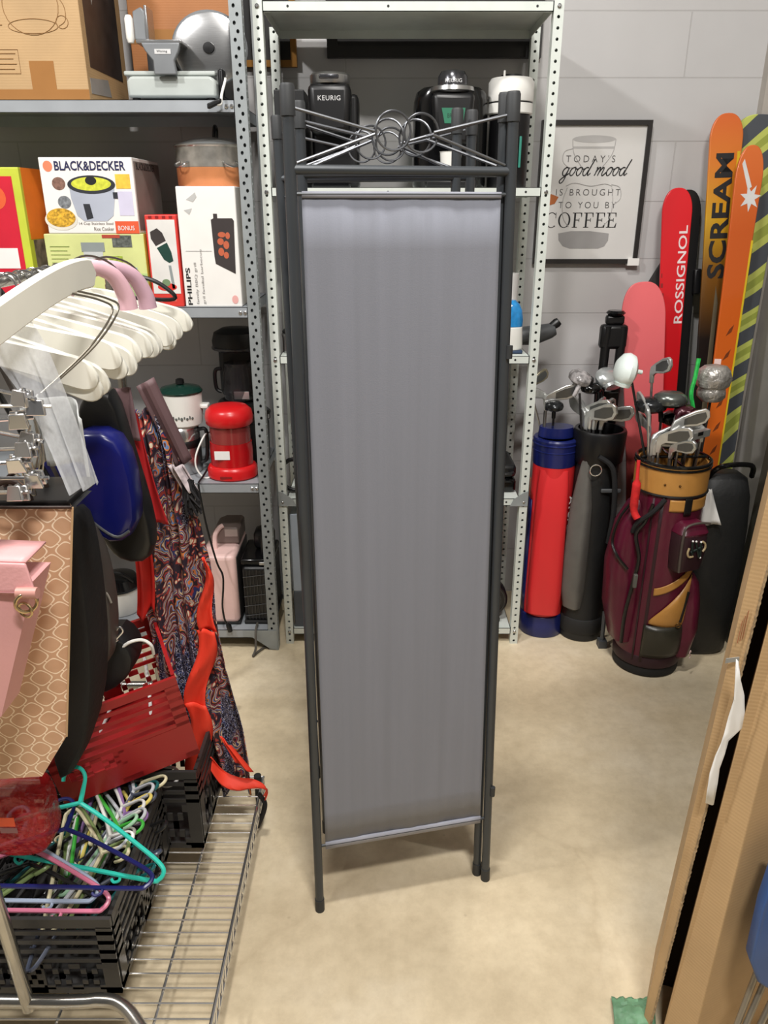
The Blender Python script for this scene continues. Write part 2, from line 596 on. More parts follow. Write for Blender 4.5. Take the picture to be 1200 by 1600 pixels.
def tag(o, label=None, cat=None, group=None, kind=None):
    if label: o['label'] = label
    if cat: o['category'] = cat
    if group: o['group'] = group
    if kind: o['kind'] = kind
    return o


def thing(name, label, cat, loc=(0, 0, 0), rz=0.0, group=None, rot=None):
    o = bpy.data.objects.new(name, None)
    COL.objects.link(o)
    o.empty_display_size = 0.05
    o.location = loc
    o.rotation_euler = rot if rot else (0, 0, rz)
    return tag(o, label, cat, group)


def dup(root, loc=None, rot=None, label=None, group=None):
    r = root.copy(); COL.objects.link(r)
    if loc is not None: r.location = loc
    if rot is not None: r.rotation_euler = rot
    if label: r['label'] = label
    if group: r['group'] = group
    for ch in list(root.children):
        c = ch.copy(); COL.objects.link(c); c.parent = r
        for g in list(ch.children):
            d = g.copy(); COL.objects.link(d); d.parent = c
    return r


def struct(name, mb, material, **kw):
    o = mb.build(name, material, **kw)
    o['kind'] = 'structure'
    return o


def frame(o, x, n):
    """a matrix whose local x runs along x, local y away from the viewer (against n), z = up the face"""
    x = V(x).normalized(); n = V(n).normalized()
    y = -n
    z = x.cross(y)
    m = Matrix((x, y, z)).transposed().to_4x4()
    m.translation = V(o)
    return m


def lettering(body, name, material, parent, mtx, w=None, h=None, depth=0.0006, align='LEFT', shear=0.0, spacing=1.0, offset=0.0):
    """flat raised lettering made into a mesh; mtx: local x along the line, z up, y into the face; w / h = size of the line of text"""
    cu = bpy.data.curves.new(name, 'FONT')
    cu.body = body; cu.size = 1.0; cu.shear = shear; cu.space_character = spacing; cu.offset = offset
    cu.resolution_u = 3
    to = bpy.data.objects.new(name, cu)
    COL.objects.link(to)
    dg = bpy.context.evaluated_depsgraph_get()
    me = bpy.data.meshes.new_from_object(to.evaluated_get(dg))
    bpy.data.objects.remove(to)
    bpy.data.curves.remove(cu)
    if not me.vertices:
        return None
    xs = [v.co.x for v in me.vertices]; ys = [v.co.y for v in me.vertices]
    x0, x1, y0, y1 = min(xs), max(xs), min(ys), max(ys)
    sx = (w / (x1 - x0)) if w else None
    sy = (h / (y1 - y0)) if h else None
    sx = sx or sy; sy = sy or sx
    ax = {'LEFT': 0, 'CENTER': 0.5, 'RIGHT': 1}[align]
    for v in me.vertices:
        x = (v.co.x - x0 - ax * (x1 - x0)) * sx
        z = (v.co.y - y0) * sy
        v.co = mtx @ V((x, -depth, z))
    me.materials.clear(); me.materials.append(material)
    me.update()
    o = bpy.data.objects.new(name, me)
    COL.objects.link(o)
    if parent is not None: o.parent = parent
    return o


def plate(name, poly, material, parent, mtx, d=0.0006):
    """a printed patch lying on a face"""
    return MB().prism(poly, -d, 0.0, mtx).build(name, material, parent, smooth=False)


def rect(x0, z0, x1, z1):
    return [(x0, z0), (x1, z0), (x1, z1), (x0, z1)]


def ell(cx, cz, rx, rz, n=24, a0=0, a1=2 * PI):
    full = abs(a1 - a0) > 6.2
    return [(cx + rx * math.cos(a0 + (a1 - a0) * i / (n if full else n - 1)), cz + rz * math.sin(a0 + (a1 - a0) * i / (n if full else n - 1))) for i in range(n)]


def smooth_path(pts, k=6):
    """Catmull-Rom through pts"""
    pts = [V(p) for p in pts]
    out = []
    for i in range(len(pts) - 1):
        p0, p1, p2, p3 = pts[max(i - 1, 0)], pts[i], pts[i + 1], pts[min(i + 2, len(pts) - 1)]
        for j in range(k):
            t = j / k
            out.append(0.5 * ((2 * p1) + (p2 - p0) * t + (2 * p0 - 5 * p1 + 4 * p2 - p3) * t * t + (3 * p1 - p0 - 3 * p2 + p3) * t ** 3))
    out.append(pts[-1])
    return out


def cord(name, pts, r, material, label=None, cat='cord', parent=None, k=6, group=None):
    o = MB().tube(smooth_path(pts, k), r, 7).build(name, material, parent, world=parent is not None)
    if label:
        tag(o, label, cat, group)
    return o


# ------------------------------------------------------------------ the room
WALL_Y = 2.97
WALL_X = 1.40
struct('floor', MB().box((-2.6, -3.0, -0.1), (WALL_X, WALL_Y, 0)), concrete_floor(), smooth=False)
wall_paint = painted_panels()
struct('wall_back', MB().box((-2.6, WALL_Y, 0), (WALL_X + 0.1, WALL_Y + 0.12, 3.9)), wall_paint, smooth=False)
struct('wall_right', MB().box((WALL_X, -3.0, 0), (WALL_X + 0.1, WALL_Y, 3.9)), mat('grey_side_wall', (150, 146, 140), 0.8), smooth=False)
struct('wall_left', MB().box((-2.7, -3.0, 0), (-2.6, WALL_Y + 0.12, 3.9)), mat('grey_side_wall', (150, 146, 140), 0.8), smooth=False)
# shallow boxed pier where the two walls meet
struct('trim_corner', MB().box((1.285, 2.93, 0), (WALL_X, WALL_Y, 3.9)), mat('grey_pier', (168, 162, 154), 0.8), smooth=False)


# ------------------------------------------------------------------ the folding screen
cloth = screen_cloth()
cloth_hem = mat('pale_grey_hem', (158, 160, 172), 0.85)
divider = thing('room_divider', 'folding room divider of grey cloth panels in dark metal frames with ring scrolls', 'room divider', (0.05, 1.5, 0))


def screen_panel(a0, a1, b0, b1, first=False):
    """posts a and b given by foot and top; cloth, rails and scrollwork between them"""
    a0, a1, b0, b1 = V(a0), V(a1), V(b0), V(b1)

    def at(u, z):
        p = a0.lerp(a1, z / a1.z).lerp(b0.lerp(b1, z / b1.z), u)
        p.z = z
        return p
    for q0, q1 in ((a0, a1), (b0, b1)):
        d = (q1 - q0).normalized()
        po = MB().tube([q0 + d * 0.012, q1 - d * 0.03], 0.0098, 14).build('post', charcoal, divider, world=True)
        MB().tube([q1 - d * 0.045, q1 - d * 0.004, q1], [0.0118, 0.0118, 0.010], 14).build('post_cap', charcoal_cap, po, world=True)
        MB().tube([q0, q0 + d * 0.035], 0.0112, 14).build('foot_cap', charcoal_cap, po, world=True)
    H = a1.z
    zr = H - 0.122
    MB().tube([at(0.015, zr), at(0.985, zr)], 0.0078, 12).build('top_rail', charcoal, divider, world=True)
    zt, zb = H - 0.160, 0.205
    if first:
        zb = 0.200
    e0, e1 = (0.045, 0.955) if first else (0.06, 0.94)
    n = (b0 - a0).cross(V((0, 0, 1))).normalized()

    def fab(u, v):
        z = zt + (zb - zt) * v
        p = at(e0 + (e1 - e0) * u, z)
        return p + n * (0.0012 * math.sin(u * 13 + 1.5 * math.sin(v * 3)) + 0.0006 * math.sin(u * 37 + 1.0) + 0.0004 * math.sin(u * 71 + v)) * (0.35 + 0.65 * v) - n * 0.0005
    fp = MB().sheet(fab, 48, 16).build('fabric_panel', cloth, divider, world=True, solid=0.0012)
    hem = lambda za, zc: MB().sheet(lambda u, v: at(e0 + (e1 - e0) * u, za + (zc - za) * v) + n * 0.001, 12, 1).build('hem', cloth_hem, fp, world=True, solid=0.004)
    hem(zb + 0.004, zb - 0.016)
    hem(zt + 0.006, zt - 0.004)
    MB().tube([at(0.01, zt + 0.002), at(0.99, zt + 0.002)], 0.0035, 8).build('cloth_rod', charcoal, divider, world=True)
    MB().tube([at(0.01, zb - 0.006), at(0.99, zb - 0.006)], 0.0035, 8).build('cloth_rod', charcoal, divider, world=True)
    # scrollwork: four straight wires meeting the ring cluster
    zm = H - 0.066
    for u0, z0, u1, dz in ((0.03, H - 0.034, 0.37, 0.002), (0.03, H - 0.112, 0.37, -0.002), (0.97, H - 0.036, 0.635, 0.002), (0.97, H - 0.112, 0.635, -0.002)):
        MB().tube([at(u0, z0), at(u1, zm + dz)], 0.0026, 8).build('scroll_wire', wire_dark, divider, world=True)
    ex = (at(1, zm) - at(0, zm)).normalized()
    for u, dz, R, off in ((0.45, 0.003, 0.029, 0.003), (0.58, 0.001, 0.029, -0.003)):
        c = at(u, zm + dz) + n * off
        MB().tube([c + ex * (R * math.cos(t)) + V((0, 0, R * math.sin(t))) for t in [2 * PI * i / 26 for i in range(26)]], 0.0020, 7, True).build('scroll_ring', wire_dark, divider, world=True)


A0, A1 = PZ(500, 1421, 0), PY(448, 131, 1.35)
B0, B1 = PZ(758, 1373, 0), PY(803, 144, 1.437)
HT = 1.727
for q in (A1, B1):
    q.z = HT
screen_panel(A0, A1, B0, B1, True)
C0, C1 = PZ(745, 1364, 0), PY(790, 146, 1.452); C1.z = HT
D1 = PY(467, 170, 1.56); D1.z = HT; D0 = V((D1.x + 0.012, 1.55, 0))
screen_panel(D0, D1, C0, C1)
E1 = PY(461, 170, 1.60); E1.z = HT; E0 = V((E1.x + 0.012, 1.59, 0))
F1 = PY(715, 170, 1.672); F1.z = HT; F0 = V((F1.x + 0.012, 1.665, 0))
screen_panel(E0, E1, F0, F1)
G1 = PY(738, 170, 1.70); G1.z = HT; G0 = V((G1.x + 0.012, 1.695, 0))
H1 = PY(431, 179, 1.80); H1.z = HT; H0 = V((H1.x + 0.03, 1.80, 0))
screen_panel(H0, H1, G0, G1)
for z in (0.28, 1.30):
    for (p0, p1, q0, q1) in ((B0, B1, C0, C1), (F0, F1, G0, G1), (D0, D1, E0, E1)):
        p, q = p0.lerp(p1, z / HT), q0.lerp(q1, z / HT)
        o_ = (p - q).normalized() * 0.012
        MB().tube([p + o_ + V((0, 0, -0.012)), p + o_ + V((0, 0, 0.012))], 0.006, 10).box(tuple(q - V((0.004, 0.004, 0.006))), tuple(q + V((0.004, 0.004, 0.006)))).build('hinge', charcoal_cap, divider, world=True)


# ------------------------------------------------------------------ steel shelving
def tray(mb, x0, x1, y0, y1, z, lip):
    t = 0.0018
    mb.box((x0, y0, z - t), (x1, y1, z))
    mb.box((x0, y0, z - lip), (x1, y0 + t, z)); mb.box((x0, y1 - t, z - lip), (x1, y1, z))
    mb.box((x0, y0, z - lip), (x0 + t, y1, z)); mb.box((x1 - t, y0, z - lip), (x1, y1, z))
    mb.box((x0, y0, z - lip), (x1, y0 + 0.012, z - lip + t))
    return mb


def post(parent, x0, x1, y0, y1, H, m, pitch, hw, hh, st=0.0, side=None, holes=True):
    """hollow upright, its front pierced by a row of slots"""
    mb = MB()
    if holes:
        mb.perforated((x0, y0, 0), (1, 0, 0), (0, 0, 1), H, x1 - x0, pitch, hw, hh, (0, -1, 0), 0.002, st)
    else:
        mb.add([(x0, y0, 0), (x1, y0, 0), (x1, y0, H), (x0, y0, H)], [(0, 1, 2, 3)])
    for s, x in (('l', x0), ('r', x1)):
        if side == s:
            mb.perforated((x, y0, 0), (0, 1, 0), (0, 0, 1), H, y1 - y0, pitch, hw, hh, (1 if s == 'r' else -1, 0, 0), 0.002, st)
        else:
            mb.add([(x, y0, 0), (x, y1, 0), (x, y1, H), (x, y0, H)], [(0, 1, 2, 3)])
    mb.add([(x0, y1, 0), (x1, y1, 0), (x1, y1, H), (x0, y1, H)], [(0, 1, 2, 3)])
    mb.add([(x0, y0, 0), (x1, y0, 0), (x1, y1, 0), (x0, y1, 0), (x0, y0, H), (x1, y0, H), (x1, y1, H), (x0, y1, H)], [(0, 1, 2, 3), (4, 5, 6, 7)])
    return mb.build('post', m, parent, world=True, smooth=False)


def bolt(mb, x, y, z, r=0.006):
    mb.tube([(x, y - 0.005, z), (x, y - 0.003, z), (x, y + 0.001, z)], [r * 0.6, r, r], 8)


LX0, LX1, LY0, LY1 = -1.62, -0.395, 2.495, 2.93
L_Z = [0.085, 0.662, 1.254, 1.836]
shelf_a = thing('steel_shelving', 'grey slotted steel shelving unit with boxed kitchen appliances beside the back wall', 'shelving', (-1.0, 2.7, 0))
post(shelf_a, LX1 - 0.036, LX1, LY0 - 0.003, LY0 + 0.034, 2.2, galv, 0.0205, 0.0085, 0.0105, 0.0045, 'r')
post(shelf_a, LX0, LX0 + 0.036, LY0 - 0.003, LY0 + 0.034, 2.2, galv, 0.0205, 0.0085, 0.0105, 0.0045)
post(shelf_a, LX1 - 0.036, LX1, LY1 - 0.034, LY1, 2.2, galv, 0.0205, 0.0085, 0.0105, 0.0045)
post(shelf_a, LX0, LX0 + 0.036, LY1 - 0.034, LY1, 2.2, galv, 0.0205, 0.0085, 0.0105, 0.0045, holes=False)
for z in L_Z:
    sh = tray(MB(), LX0 + 0.037, LX1 - 0.037, LY0, LY1 - 0.002, z, 0.034).build('shelf', shelf_steel, shelf_a, world=True, smooth=False)
    bm_ = MB()
    for dx in (0.045, 0.06):
        bolt(bm_, LX1 - dx, LY0, z - 0.017)
    bm_.build('bolt', chrome, sh, world=True)
g_ = MB()
g_.add([(LX1 - 0.004, LY0 - 0.005, 0.085), (LX1 - 0.13, LY0 - 0.005, 0.085), (LX1 - 0.13, LY0 - 0.005, 0.06), (LX1 - 0.095, LY0 - 0.005, 0.055), (LX1 - 0.036, LY0 - 0.005, 0.01), (LX1 - 0.004, LY0 - 0.005, 0.0)], [(0, 1, 2, 3, 4, 5)])
g_.build('gusset', galv, shelf_a, world=True, smooth=False, solid=0.002)
MB().box((LX1 - 0.034, LY0 + 0.036, 0.0), (LX1 - 0.031, LY0 + 0.16, 0.06)).build('gusset', galv, shelf_a, world=True, smooth=False)

CX0, CX1, CY0, CY1 = -0.372, 0.508, 2.54, 2.925
C_Z = [0.066, 0.590, 1.092, 1.604, 2.088]
shelf_b = thing('steel_shelving', 'pale steel shelving unit with coffee makers on top shelf behind the folding screen', 'shelving', (0.07, 2.73, 0))
post(shelf_b, CX0, CX0 + 0.028, CY0 - 0.003, CY0 + 0.03, 2.09, galv_pale, 0.0275, 0.0085, 0.0085)
post(shelf_b, CX1 - 0.028, CX1, CY0 - 0.003, CY0 + 0.03, 2.09, galv_pale, 0.0275, 0.0085, 0.0085)
post(shelf_b, CX0, CX0 + 0.028, CY1 - 0.033, CY1, 2.09, galv_pale, 0.0275, 0.0085, 0.0085)
post(shelf_b, CX1 - 0.028, CX1, CY1 - 0.033, CY1, 2.09, galv_pale, 0.0275, 0.0085, 0.0085)
for z in C_Z:
    sh = tray(MB(), CX0 + 0.029, CX1 - 0.029, CY0, CY1 - 0.001, z, 0.026).build('shelf', galv_pale, shelf_b, world=True, smooth=False)
    bm_ = MB()
    for x in (CX0 + 0.014, CX1 - 0.014):
        bolt(bm_, x, CY0 - 0.003, z - 0.013)
    bm_.build('bolt', steel, sh, world=True)
    dm = MB()
    for x in (CX0 + 0.1, 0.012, CX1 - 0.075):
        dm.tube([(x, CY0 - 0.0006, z - 0.013), (x, CY0 + 0.0005, z - 0.013)], 0.0036, 8)
    dm.build('lip_hole_shade', ink, sh, world=True)  # black discs paint the dark of the holes onto the lip
for x0, s in ((CX0, 1), (CX1, -1)):
    z = C_Z[1]
    g_ = MB().add([(x0, CY0 - 0.006, z + 0.03), (x0 + s * 0.02, CY0 - 0.006, z + 0.022), (x0 + s * 0.05, CY0 - 0.006, z), (x0 + s * 0.062, CY0 - 0.006, z - 0.026), (x0, CY0 - 0.006, z - 0.026)], [(0, 1, 2, 3, 4)])
    g_.build('gusset', galv, shelf_b, world=True, smooth=False, solid=0.0015)


# ------------------------------------------------------------------ pictures on the wall
def picture(name, label, x0, x1, z0, z1, fw, fm, art, loc_y=WALL_Y, depth=0.022):
    t = thing(name, label, 'picture', ((x0 + x1) / 2, loc_y - 0.002, z0))
    m = MB()
    y0, y1 = loc_y - depth - 0.002, loc_y - 0.002
    m.box((x0, y0, z0), (x0 + fw, y1, z1)); m.box((x1 - fw, y0, z0), (x1, y1, z1))
    m.box((x0 + fw, y0, z0), (x1 - fw, y1, z0 + fw)); m.box((x0 + fw, y0, z1 - fw), (x1 - fw, y1, z1))
    m.build('frame', fm, t, world=True, smooth=False)
    MB().box((x0 + fw * 0.9, y0 + 0.008, z0 + fw * 0.9), (x1 - fw * 0.9, y0 + 0.014, z1 - fw * 0.9)).build('print', art, t, world=True, smooth=False)
    return t


frame_black = mat('black_frame_wood', (34, 31, 30), 0.4)
picture('picture_frame', 'wide black framed dark picture on wall behind the coffee makers', -0.19, 0.525, 2.012, 2.46, 0.035, frame_black, mat('dark_art', (30, 28, 27), 0.5, var=0.4))
gold = mat('gold_frame', (150, 104, 44), 0.35, 0.4)
picture('picture_frame', 'gold edged picture with dark art hung behind the slotted post', -0.80, -0.292, 1.985, 2.40, 0.02, gold, mat('black_art', (24, 22, 22), 0.5, var=0.3))
picture('picture_frame', 'thin framed picture high on the bare wall above the coffee sign', 0.69, 1.12, 2.203, 2.60, 0.016, mat('grey_frame', (92, 88, 84), 0.5), white_card)
cs = picture('picture_frame', 'black framed coffee quote sign on wall beside the shelving', 0.545, 0.925, 1.355, 1.826, 0.016, frame_black, mat('off_white_print', (205, 203, 200), 0.6, var=0.02))
fy = WALL_Y - 0.0161
FM = Matrix.Translation(V((0.545, fy, 1.355)) - cs.location)
ghost = mat('pale_grey_ink', (172, 170, 168), 0.7)
mug_at = FM @ Matrix.Translation((0, 0, 0.037))
pm = MB()
pm.prism(ell(0.185, 0.375, 0.075, 0.012), -0.0004, 0, mug_at); pm.prism(rect(0.112, 0.345, 0.258, 0.352), -0.0004, 0, mug_at)
for pts in ([(0.11, 0.375), (0.118, 0.33), (0.15, 0.285)], [(0.26, 0.375), (0.252, 0.33), (0.22, 0.285)], [(0.112, 0.345), (0.085, 0.335), (0.082, 0.305), (0.105, 0.285), (0.13, 0.288)],
            [(0.10, 0.225), (0.13, 0.235), (0.185, 0.225), (0.235, 0.232), (0.262, 0.225)], [(0.26, 0.23), (0.29, 0.22), (0.296, 0.185), (0.275, 0.165)], [(0.105, 0.22), (0.092, 0.175), (0.098, 0.12), (0.12, 0.09)], [(0.262, 0.22), (0.27, 0.175), (0.265, 0.12), (0.24, 0.09)]):
    pm.tube(smooth_path([(x, -0.0003, z) for x, z in pts], 6), 0.0014, 5, mtx=mug_at)
pm.build('mug_drawing', ghost, cs)
poly = [(0.082, 0.108)] + [(0.185 + 0.095 * math.cos(a), 0.088 - 0.038 * math.sin(a)) for a in [PI * i / 14 for i in range(14, -1, -1)]][0:] + [(0.278, 0.108)]
poly = [(0.085, 0.104), (0.088, 0.08), (0.105, 0.06), (0.13, 0.052), (0.235, 0.052), (0.256, 0.06), (0.268, 0.08), (0.268, 0.104), (0.2, 0.112), (0.13, 0.112)]
plate('mug_drawing', poly, mat('mid_grey_ink', (148, 146, 145), 0.7), cs, FM, 0.0004)


def on(x, z, base=FM):
    return base @ Matrix.Translation((x, -0.0005, z))


dark_text = mat('charcoal_ink', (70, 68, 68), 0.7)
lettering("TODAY'S", 'lettering', dark_text, cs, on(0.092, 0.339), 0.172, 0.022, spacing=1.5, offset=-0.012)
lettering('IS BROUGHT', 'lettering', dark_text, cs, on(0.066, 0.231), 0.228, 0.021, spacing=1.4, offset=-0.012)
lettering('TO YOU BY', 'lettering', dark_text, cs, on(0.078, 0.189), 0.205, 0.021, spacing=1.4, offset=-0.012)


def strokes(name, paths, r, material, parent, mtx, n=5):
    mb = MB()
    for p in paths:
        mb.tube(smooth_path([(x, 0, z) for x, z in p], 6), r, n, mtx=mtx)
    o = mb.build(name, material, parent)
    return o


def script_word(word):
    """joined handwriting: each letter in units of x-height"""
    o_ = [(0.62, 0.95), (0.35, 1.0), (0.08, 0.7), (0.06, 0.3), (0.25, 0.0), (0.5, 0.12), (0.66, 0.6), (0.58, 0.98)]
    G = {'g': (0.95, [o_[:6] + [(0.66, 0.7), (0.72, 1.0)], [(0.72, 1.0), (0.6, 0.0), (0.45, -0.75), (0.15, -0.95), (0.0, -0.65), (0.3, -0.25), (0.9, 0.25)]]),
         'o': (0.85, [o_ + [(0.62, 0.95), (0.75, 0.8), (0.95, 0.85)]]),
         'd': (0.98, [o_[:6] + [(0.66, 0.7)], [(1.05, 2.0), (0.85, 1.2), (0.7, 0.4), (0.78, 0.02), (1.05, 0.3)]]),
         'm': (1.5, [[(0.1, 0.9), (0.2, 1.0), (0.14, 0.3), (0.06, 0.0)], [(0.12, 0.4), (0.4, 0.95), (0.58, 0.9), (0.5, 0.0)], [(0.55, 0.4), (0.85, 0.95), (1.05, 0.9), (0.98, 0.2), (1.15, 0.0), (1.5, 0.4)]])}
    x = 0
    out = []
    for ch in word:
        if ch == ' ':
            x += 0.6; continue
        w, ps = G[ch]
        out += [[(x + a + 0.28 * b, b) for a, b in p] for p in ps]
        x += w
    return out, x


ps, tw = script_word('good mood')
k_ = 0.226 / tw
strokes('lettering', [[(a * k_, b * 0.026) for a, b in p] for p in ps], 0.0019, ink, cs, on(0.080, 0.296))


def serif(ch):
    """bold roman capitals as polygons in a 1-high box: (width, polygons)"""
    if ch == 'C':
        o = [(0.5 + 0.48 * math.cos(a), 0.5 + 0.52 * math.sin(a)) for a in [math.radians(d) for d in range(42, 319, 12)]]
        i = [(0.55 + 0.40 * math.cos(a), 0.5 + 0.475 * math.sin(a)) for a in [math.radians(d) for d in range(318, 41, -12)]]
        return 0.95, [o, i], [(0.82, 0.66), (0.86, 0.66), (0.86, 1.0), (0.82, 1.0)]
    if ch == 'O':
        return 1.08, None, None
    return 0.78, None, None


def roman(word, h, w):
    mb = MB(); x = 0.0
    quads = []
    for ch in word:
        if ch in 'CO':
            n = 28
            a0, a1 = (math.radians(48), math.radians(312)) if ch == 'C' else (0, 2 * PI)
            for i in range(n):
                t0, t1 = a0 + (a1 - a0) * i / n, a0 + (a1 - a0) * (i + 1) / n
                f = lambda t, rx, rz: (x + 0.5 + rx * math.cos(t), 0.5 + rz * math.sin(t))
                quads.append([f(t0, 0.47, 0.52), f(t1, 0.47, 0.52), f(t1, 0.34, 0.485), f(t0, 0.34, 0.485)])
            if ch == 'C':
                quads.append([(x + 0.80, 0.62), (x + 0.84, 0.62), (x + 0.84, 1.0), (x + 0.80, 1.0)])
                x += 0.98
            else:
                x += 1.12
        else:
            quads.append(rect(x + 0.12, 0, x + 0.26, 1)); quads.append(rect(x, 0, x + 0.40, 0.04)); quads.append(rect(x, 0.96, x + 0.72, 1.0))
            quads.append([(x + 0.68, 0.72), (x + 0.72, 0.72), (x + 0.72, 1.0), (x + 0.62, 0.98)])
            quads.append(rect(x + 0.26, 0.48, x + 0.52, 0.53)); quads.append(rect(x + 0.50, 0.38, x + 0.54, 0.63))
            if ch == 'E':
                quads.append(rect(x, 0, x + 0.74, 0.04)); quads.append([(x + 0.62, 0.02), (x + 0.74, 0.0), (x + 0.78, 0.3), (x + 0.74, 0.3)])
            x += 0.88
    return [[(a * w / x, b * h) for a, b in q] for q in quads]


mb = MB()
for q in roman('COFFEE', 0.050, 0.262):
    mb.prism(q, -0.0004, 0, on(0.034, 0.124))
mb.build('lettering', ink, cs, smooth=False)
MB().box((0.89, WALL_Y - 0.0275, 1.349), (0.931, WALL_Y - 0.0005, 1.374)).build('corner_guard', white_card, cs, world=False, smooth=False)
cg = [c for c in cs.children if c.name.startswith('corner_guard')][0]
for v in cg.data.vertices:
    v.co -= cs.location
st_ = MB().prism([(0.0, 0.0), (0.028, 0.008), (0.04, 0.03), (0.012, 0.04), (-0.004, 0.02)], -0.0009, -0.0002, on(0.036, 0.196)).build('sticker', mat('orange_brown_ink', (166, 92, 40), 0.6), cs, smooth=False)


# ------------------------------------------------------------------ boxed goods and appliances on the grey shelving
def carton(name, label, x0, x1, y0, y1, z0, z1, body, cat='box', rz=0.0, tilt=0.0, group=None, body_name='carton'):
    t = thing(name, label, cat, ((x0 + x1) / 2, (y0 + y1) / 2, z0), group=group, rot=(tilt, 0, rz))
    w, d, h = x1 - x0, y1 - y0, z1 - z0
    MB().box((-w / 2, -d / 2, 0), (w / 2, d / 2, h)).build(body_name, body, t, bevel=0.003, smooth=False)
    fr = Matrix.Translation((-w / 2, -d / 2 - 0.0003, 0))
    sd = frame((w / 2 + 0.0003, -d / 2, 0), (0, 1, 0), (1, 0, 0))
    return t, fr, sd, w, d, h


# top shelf: printed brown carton with taped side, slicer, plain box behind it
t, fr, sd, w, d, h = carton('cardboard_box', 'large brown cardboard box with faint line drawing and taped side, on top shelf', -1.42, -0.853, 2.515, 2.90, 1.8362, 2.30, brown_box)
print_brown = mat('brown_print', (140, 104, 62), 0.7)
tape = mat('brown_packing_tape', (158, 112, 66), 0.22, var=0.05, alpha=1)
plate('tape_strip', rect(0, 0.0, w, 0.028), tape, t, fr)
plate('tape_strip', rect(0.405, 0.028, 0.475, 0.10), tape, t, fr)
mb = MB()
for i, zz in enumerate((0.118, 0.105, 0.092, 0.079)):
    mb.tube([(0.30, -0.0004, zz), (0.37 - 0.008 * (i % 2), -0.0004, zz)], 0.0012, 4, mtx=fr)
mb.tube([(0.29, -0.0004, 0.128), (0.378, -0.0004, 0.128), (0.378, -0.0004, 0.068), (0.29, -0.0004, 0.068), (0.29, -0.0004, 0.128)], 0.001, 4, mtx=fr)
mb.build('printed_panel', print_brown, t)
mb = MB()
for i in range(7):
    mb.tube([(0.27, -0.0004, 0.29 - i * 0.017), (0.345 - 0.012 * (i % 3), -0.0004, 0.29 - i * 0.017)], 0.0012, 4, mtx=fr)
mb.build('printed_panel', print_brown, t)
mb = MB()
for rx, rz, cz in ((0.078, 0.072, 0.235), (0.074, 0.03, 0.28), (0.05, 0.022, 0.30), (0.07, 0.018, 0.185), (0.03, 0.02, 0.325), (0.016, 0.02, 0.35)):
    mb.tube([(x, -0.0004, z) for x, z in ell(0.432, cz, rx, rz, 26)], 0.0009, 4, True, fr)
mb.tube(smooth_path([(0.50, -0.0004, 0.27), (0.525, -0.0004, 0.235), (0.525, -0.0004, 0.20), (0.505, -0.0004, 0.185)], 5), 0.0009, 4, mtx=fr)
mb.tube([(x, -0.0004, z) for x, z in ell(0.515, 0.195, 0.017, 0.016, 16)], 0.0009, 4, True, fr)
mb.build('line_drawing', print_brown, t)
plate('printed_panel', rect(0.30, 0.345, 0.36, 0.39), mat('dark_brown_print', (92, 76, 58), 0.7), t, fr)
side_dark = mat('dark_side_print', (52, 47, 45), 0.35, var=0.3, scale=20)
plate('side_print', rect(0.035, 0.09, d - 0.05, h - 0.06), side_dark, t, sd)
plate('tape_strip', [(0.02, 0.02), (0.2, 0.03), (0.18, 0.075), (0.02, 0.06)], mat('painted_tape_sheen', (150, 150, 146), 0.18), t, sd, 0.0010)  # grey patch, the shine of clear tape painted as colour
plate('tape_strip', [(0.11, 0.26), (0.2, 0.38), (0.2, 0.46), (0.11, 0.46)], mat('painted_tape_sheen', (150, 150, 146), 0.18), t, sd, 0.0010)

t, fr, sd, w, d, h = carton('cardboard_box', 'plain orange-brown cardboard box at the rear of top shelf behind the food slicer', -0.80, -0.455, 2.80, 2.905, 1.8362, 2.26, cardboard('orange_brown_cardboard', (172, 112, 64)))
plate('tape_strip', rect(0, 0.19, w, 0.23), tape, t, fr)

# food slicer
sl = thing('food_slicer', 'grey metal food slicer with a round blade on top shelf beside the brown box', 'food slicer', (-0.605, 2.66, 1.8362))
gr_light = mat('pale_grey_enamel', (176, 182, 178), 0.35)
gr_mid = mat('mid_grey_metal', (128, 131, 134), 0.4, 0.3)
gr_dark = mat('dark_grey_plastic', (70, 72, 74), 0.5)
MB().prism([(-0.145, 0.012), (0.115, 0.012), (0.115, 0.062), (0.10, 0.075), (-0.135, 0.075), (-0.145, 0.06)], -0.12, 0.12).build('base', gr_light, sl, bevel=0.008)
MB().box((-0.155, -0.105, 0.078), (0.112, -0.075, 0.092)).build('rail', gr_light, sl, bevel=0.004)
for x in (-0.125, 0.095):
    for y in (-0.1, 0.1):
        MB().tube([(x, y, 0), (x, y, 0.013)], 0.012, 12).build('foot', rubber, sl)
MB().box((-0.115, 0.0, 0.075), (0.13, 0.115, 0.20)).build('motor_housing', gr_dark, sl, bevel=0.02)
MB().box((0.118, -0.10, 0.012), (0.135, 0.1, 0.10)).build('end_cover', black, sl, bevel=0.006)
bl = Matrix.Translation((0.092, -0.055, 0.165)) @ Matrix.Rotation(PI / 2, 4, 'X')
MB().lathe([(0.012, -0.004), (0.096, -0.002), (0.105, 0.004), (0.100, 0.006), (0.06, 0.012), (0.02, 0.014)], 40, bl).build('blade', steel, sl)
MB().lathe([(0.018, 0.013), (0.016, 0.020), (0.004, 0.021)], 20, bl).build('blade_hub', black, sl)
MB().lathe([(0.108, -0.006), (0.112, 0.0), (0.108, 0.004)], 40, bl).build('blade_guard', gr_mid, sl)
MB().prism([(-0.085, 0.165), (0.025, 0.165), (0.02, 0.142), (0.005, 0.115), (0.01, 0.075), (-0.055, 0.075), (-0.055, 0.115), (-0.075, 0.142)], -0.145, -0.128).build('carriage', gr_mid, sl, bevel=0.003)
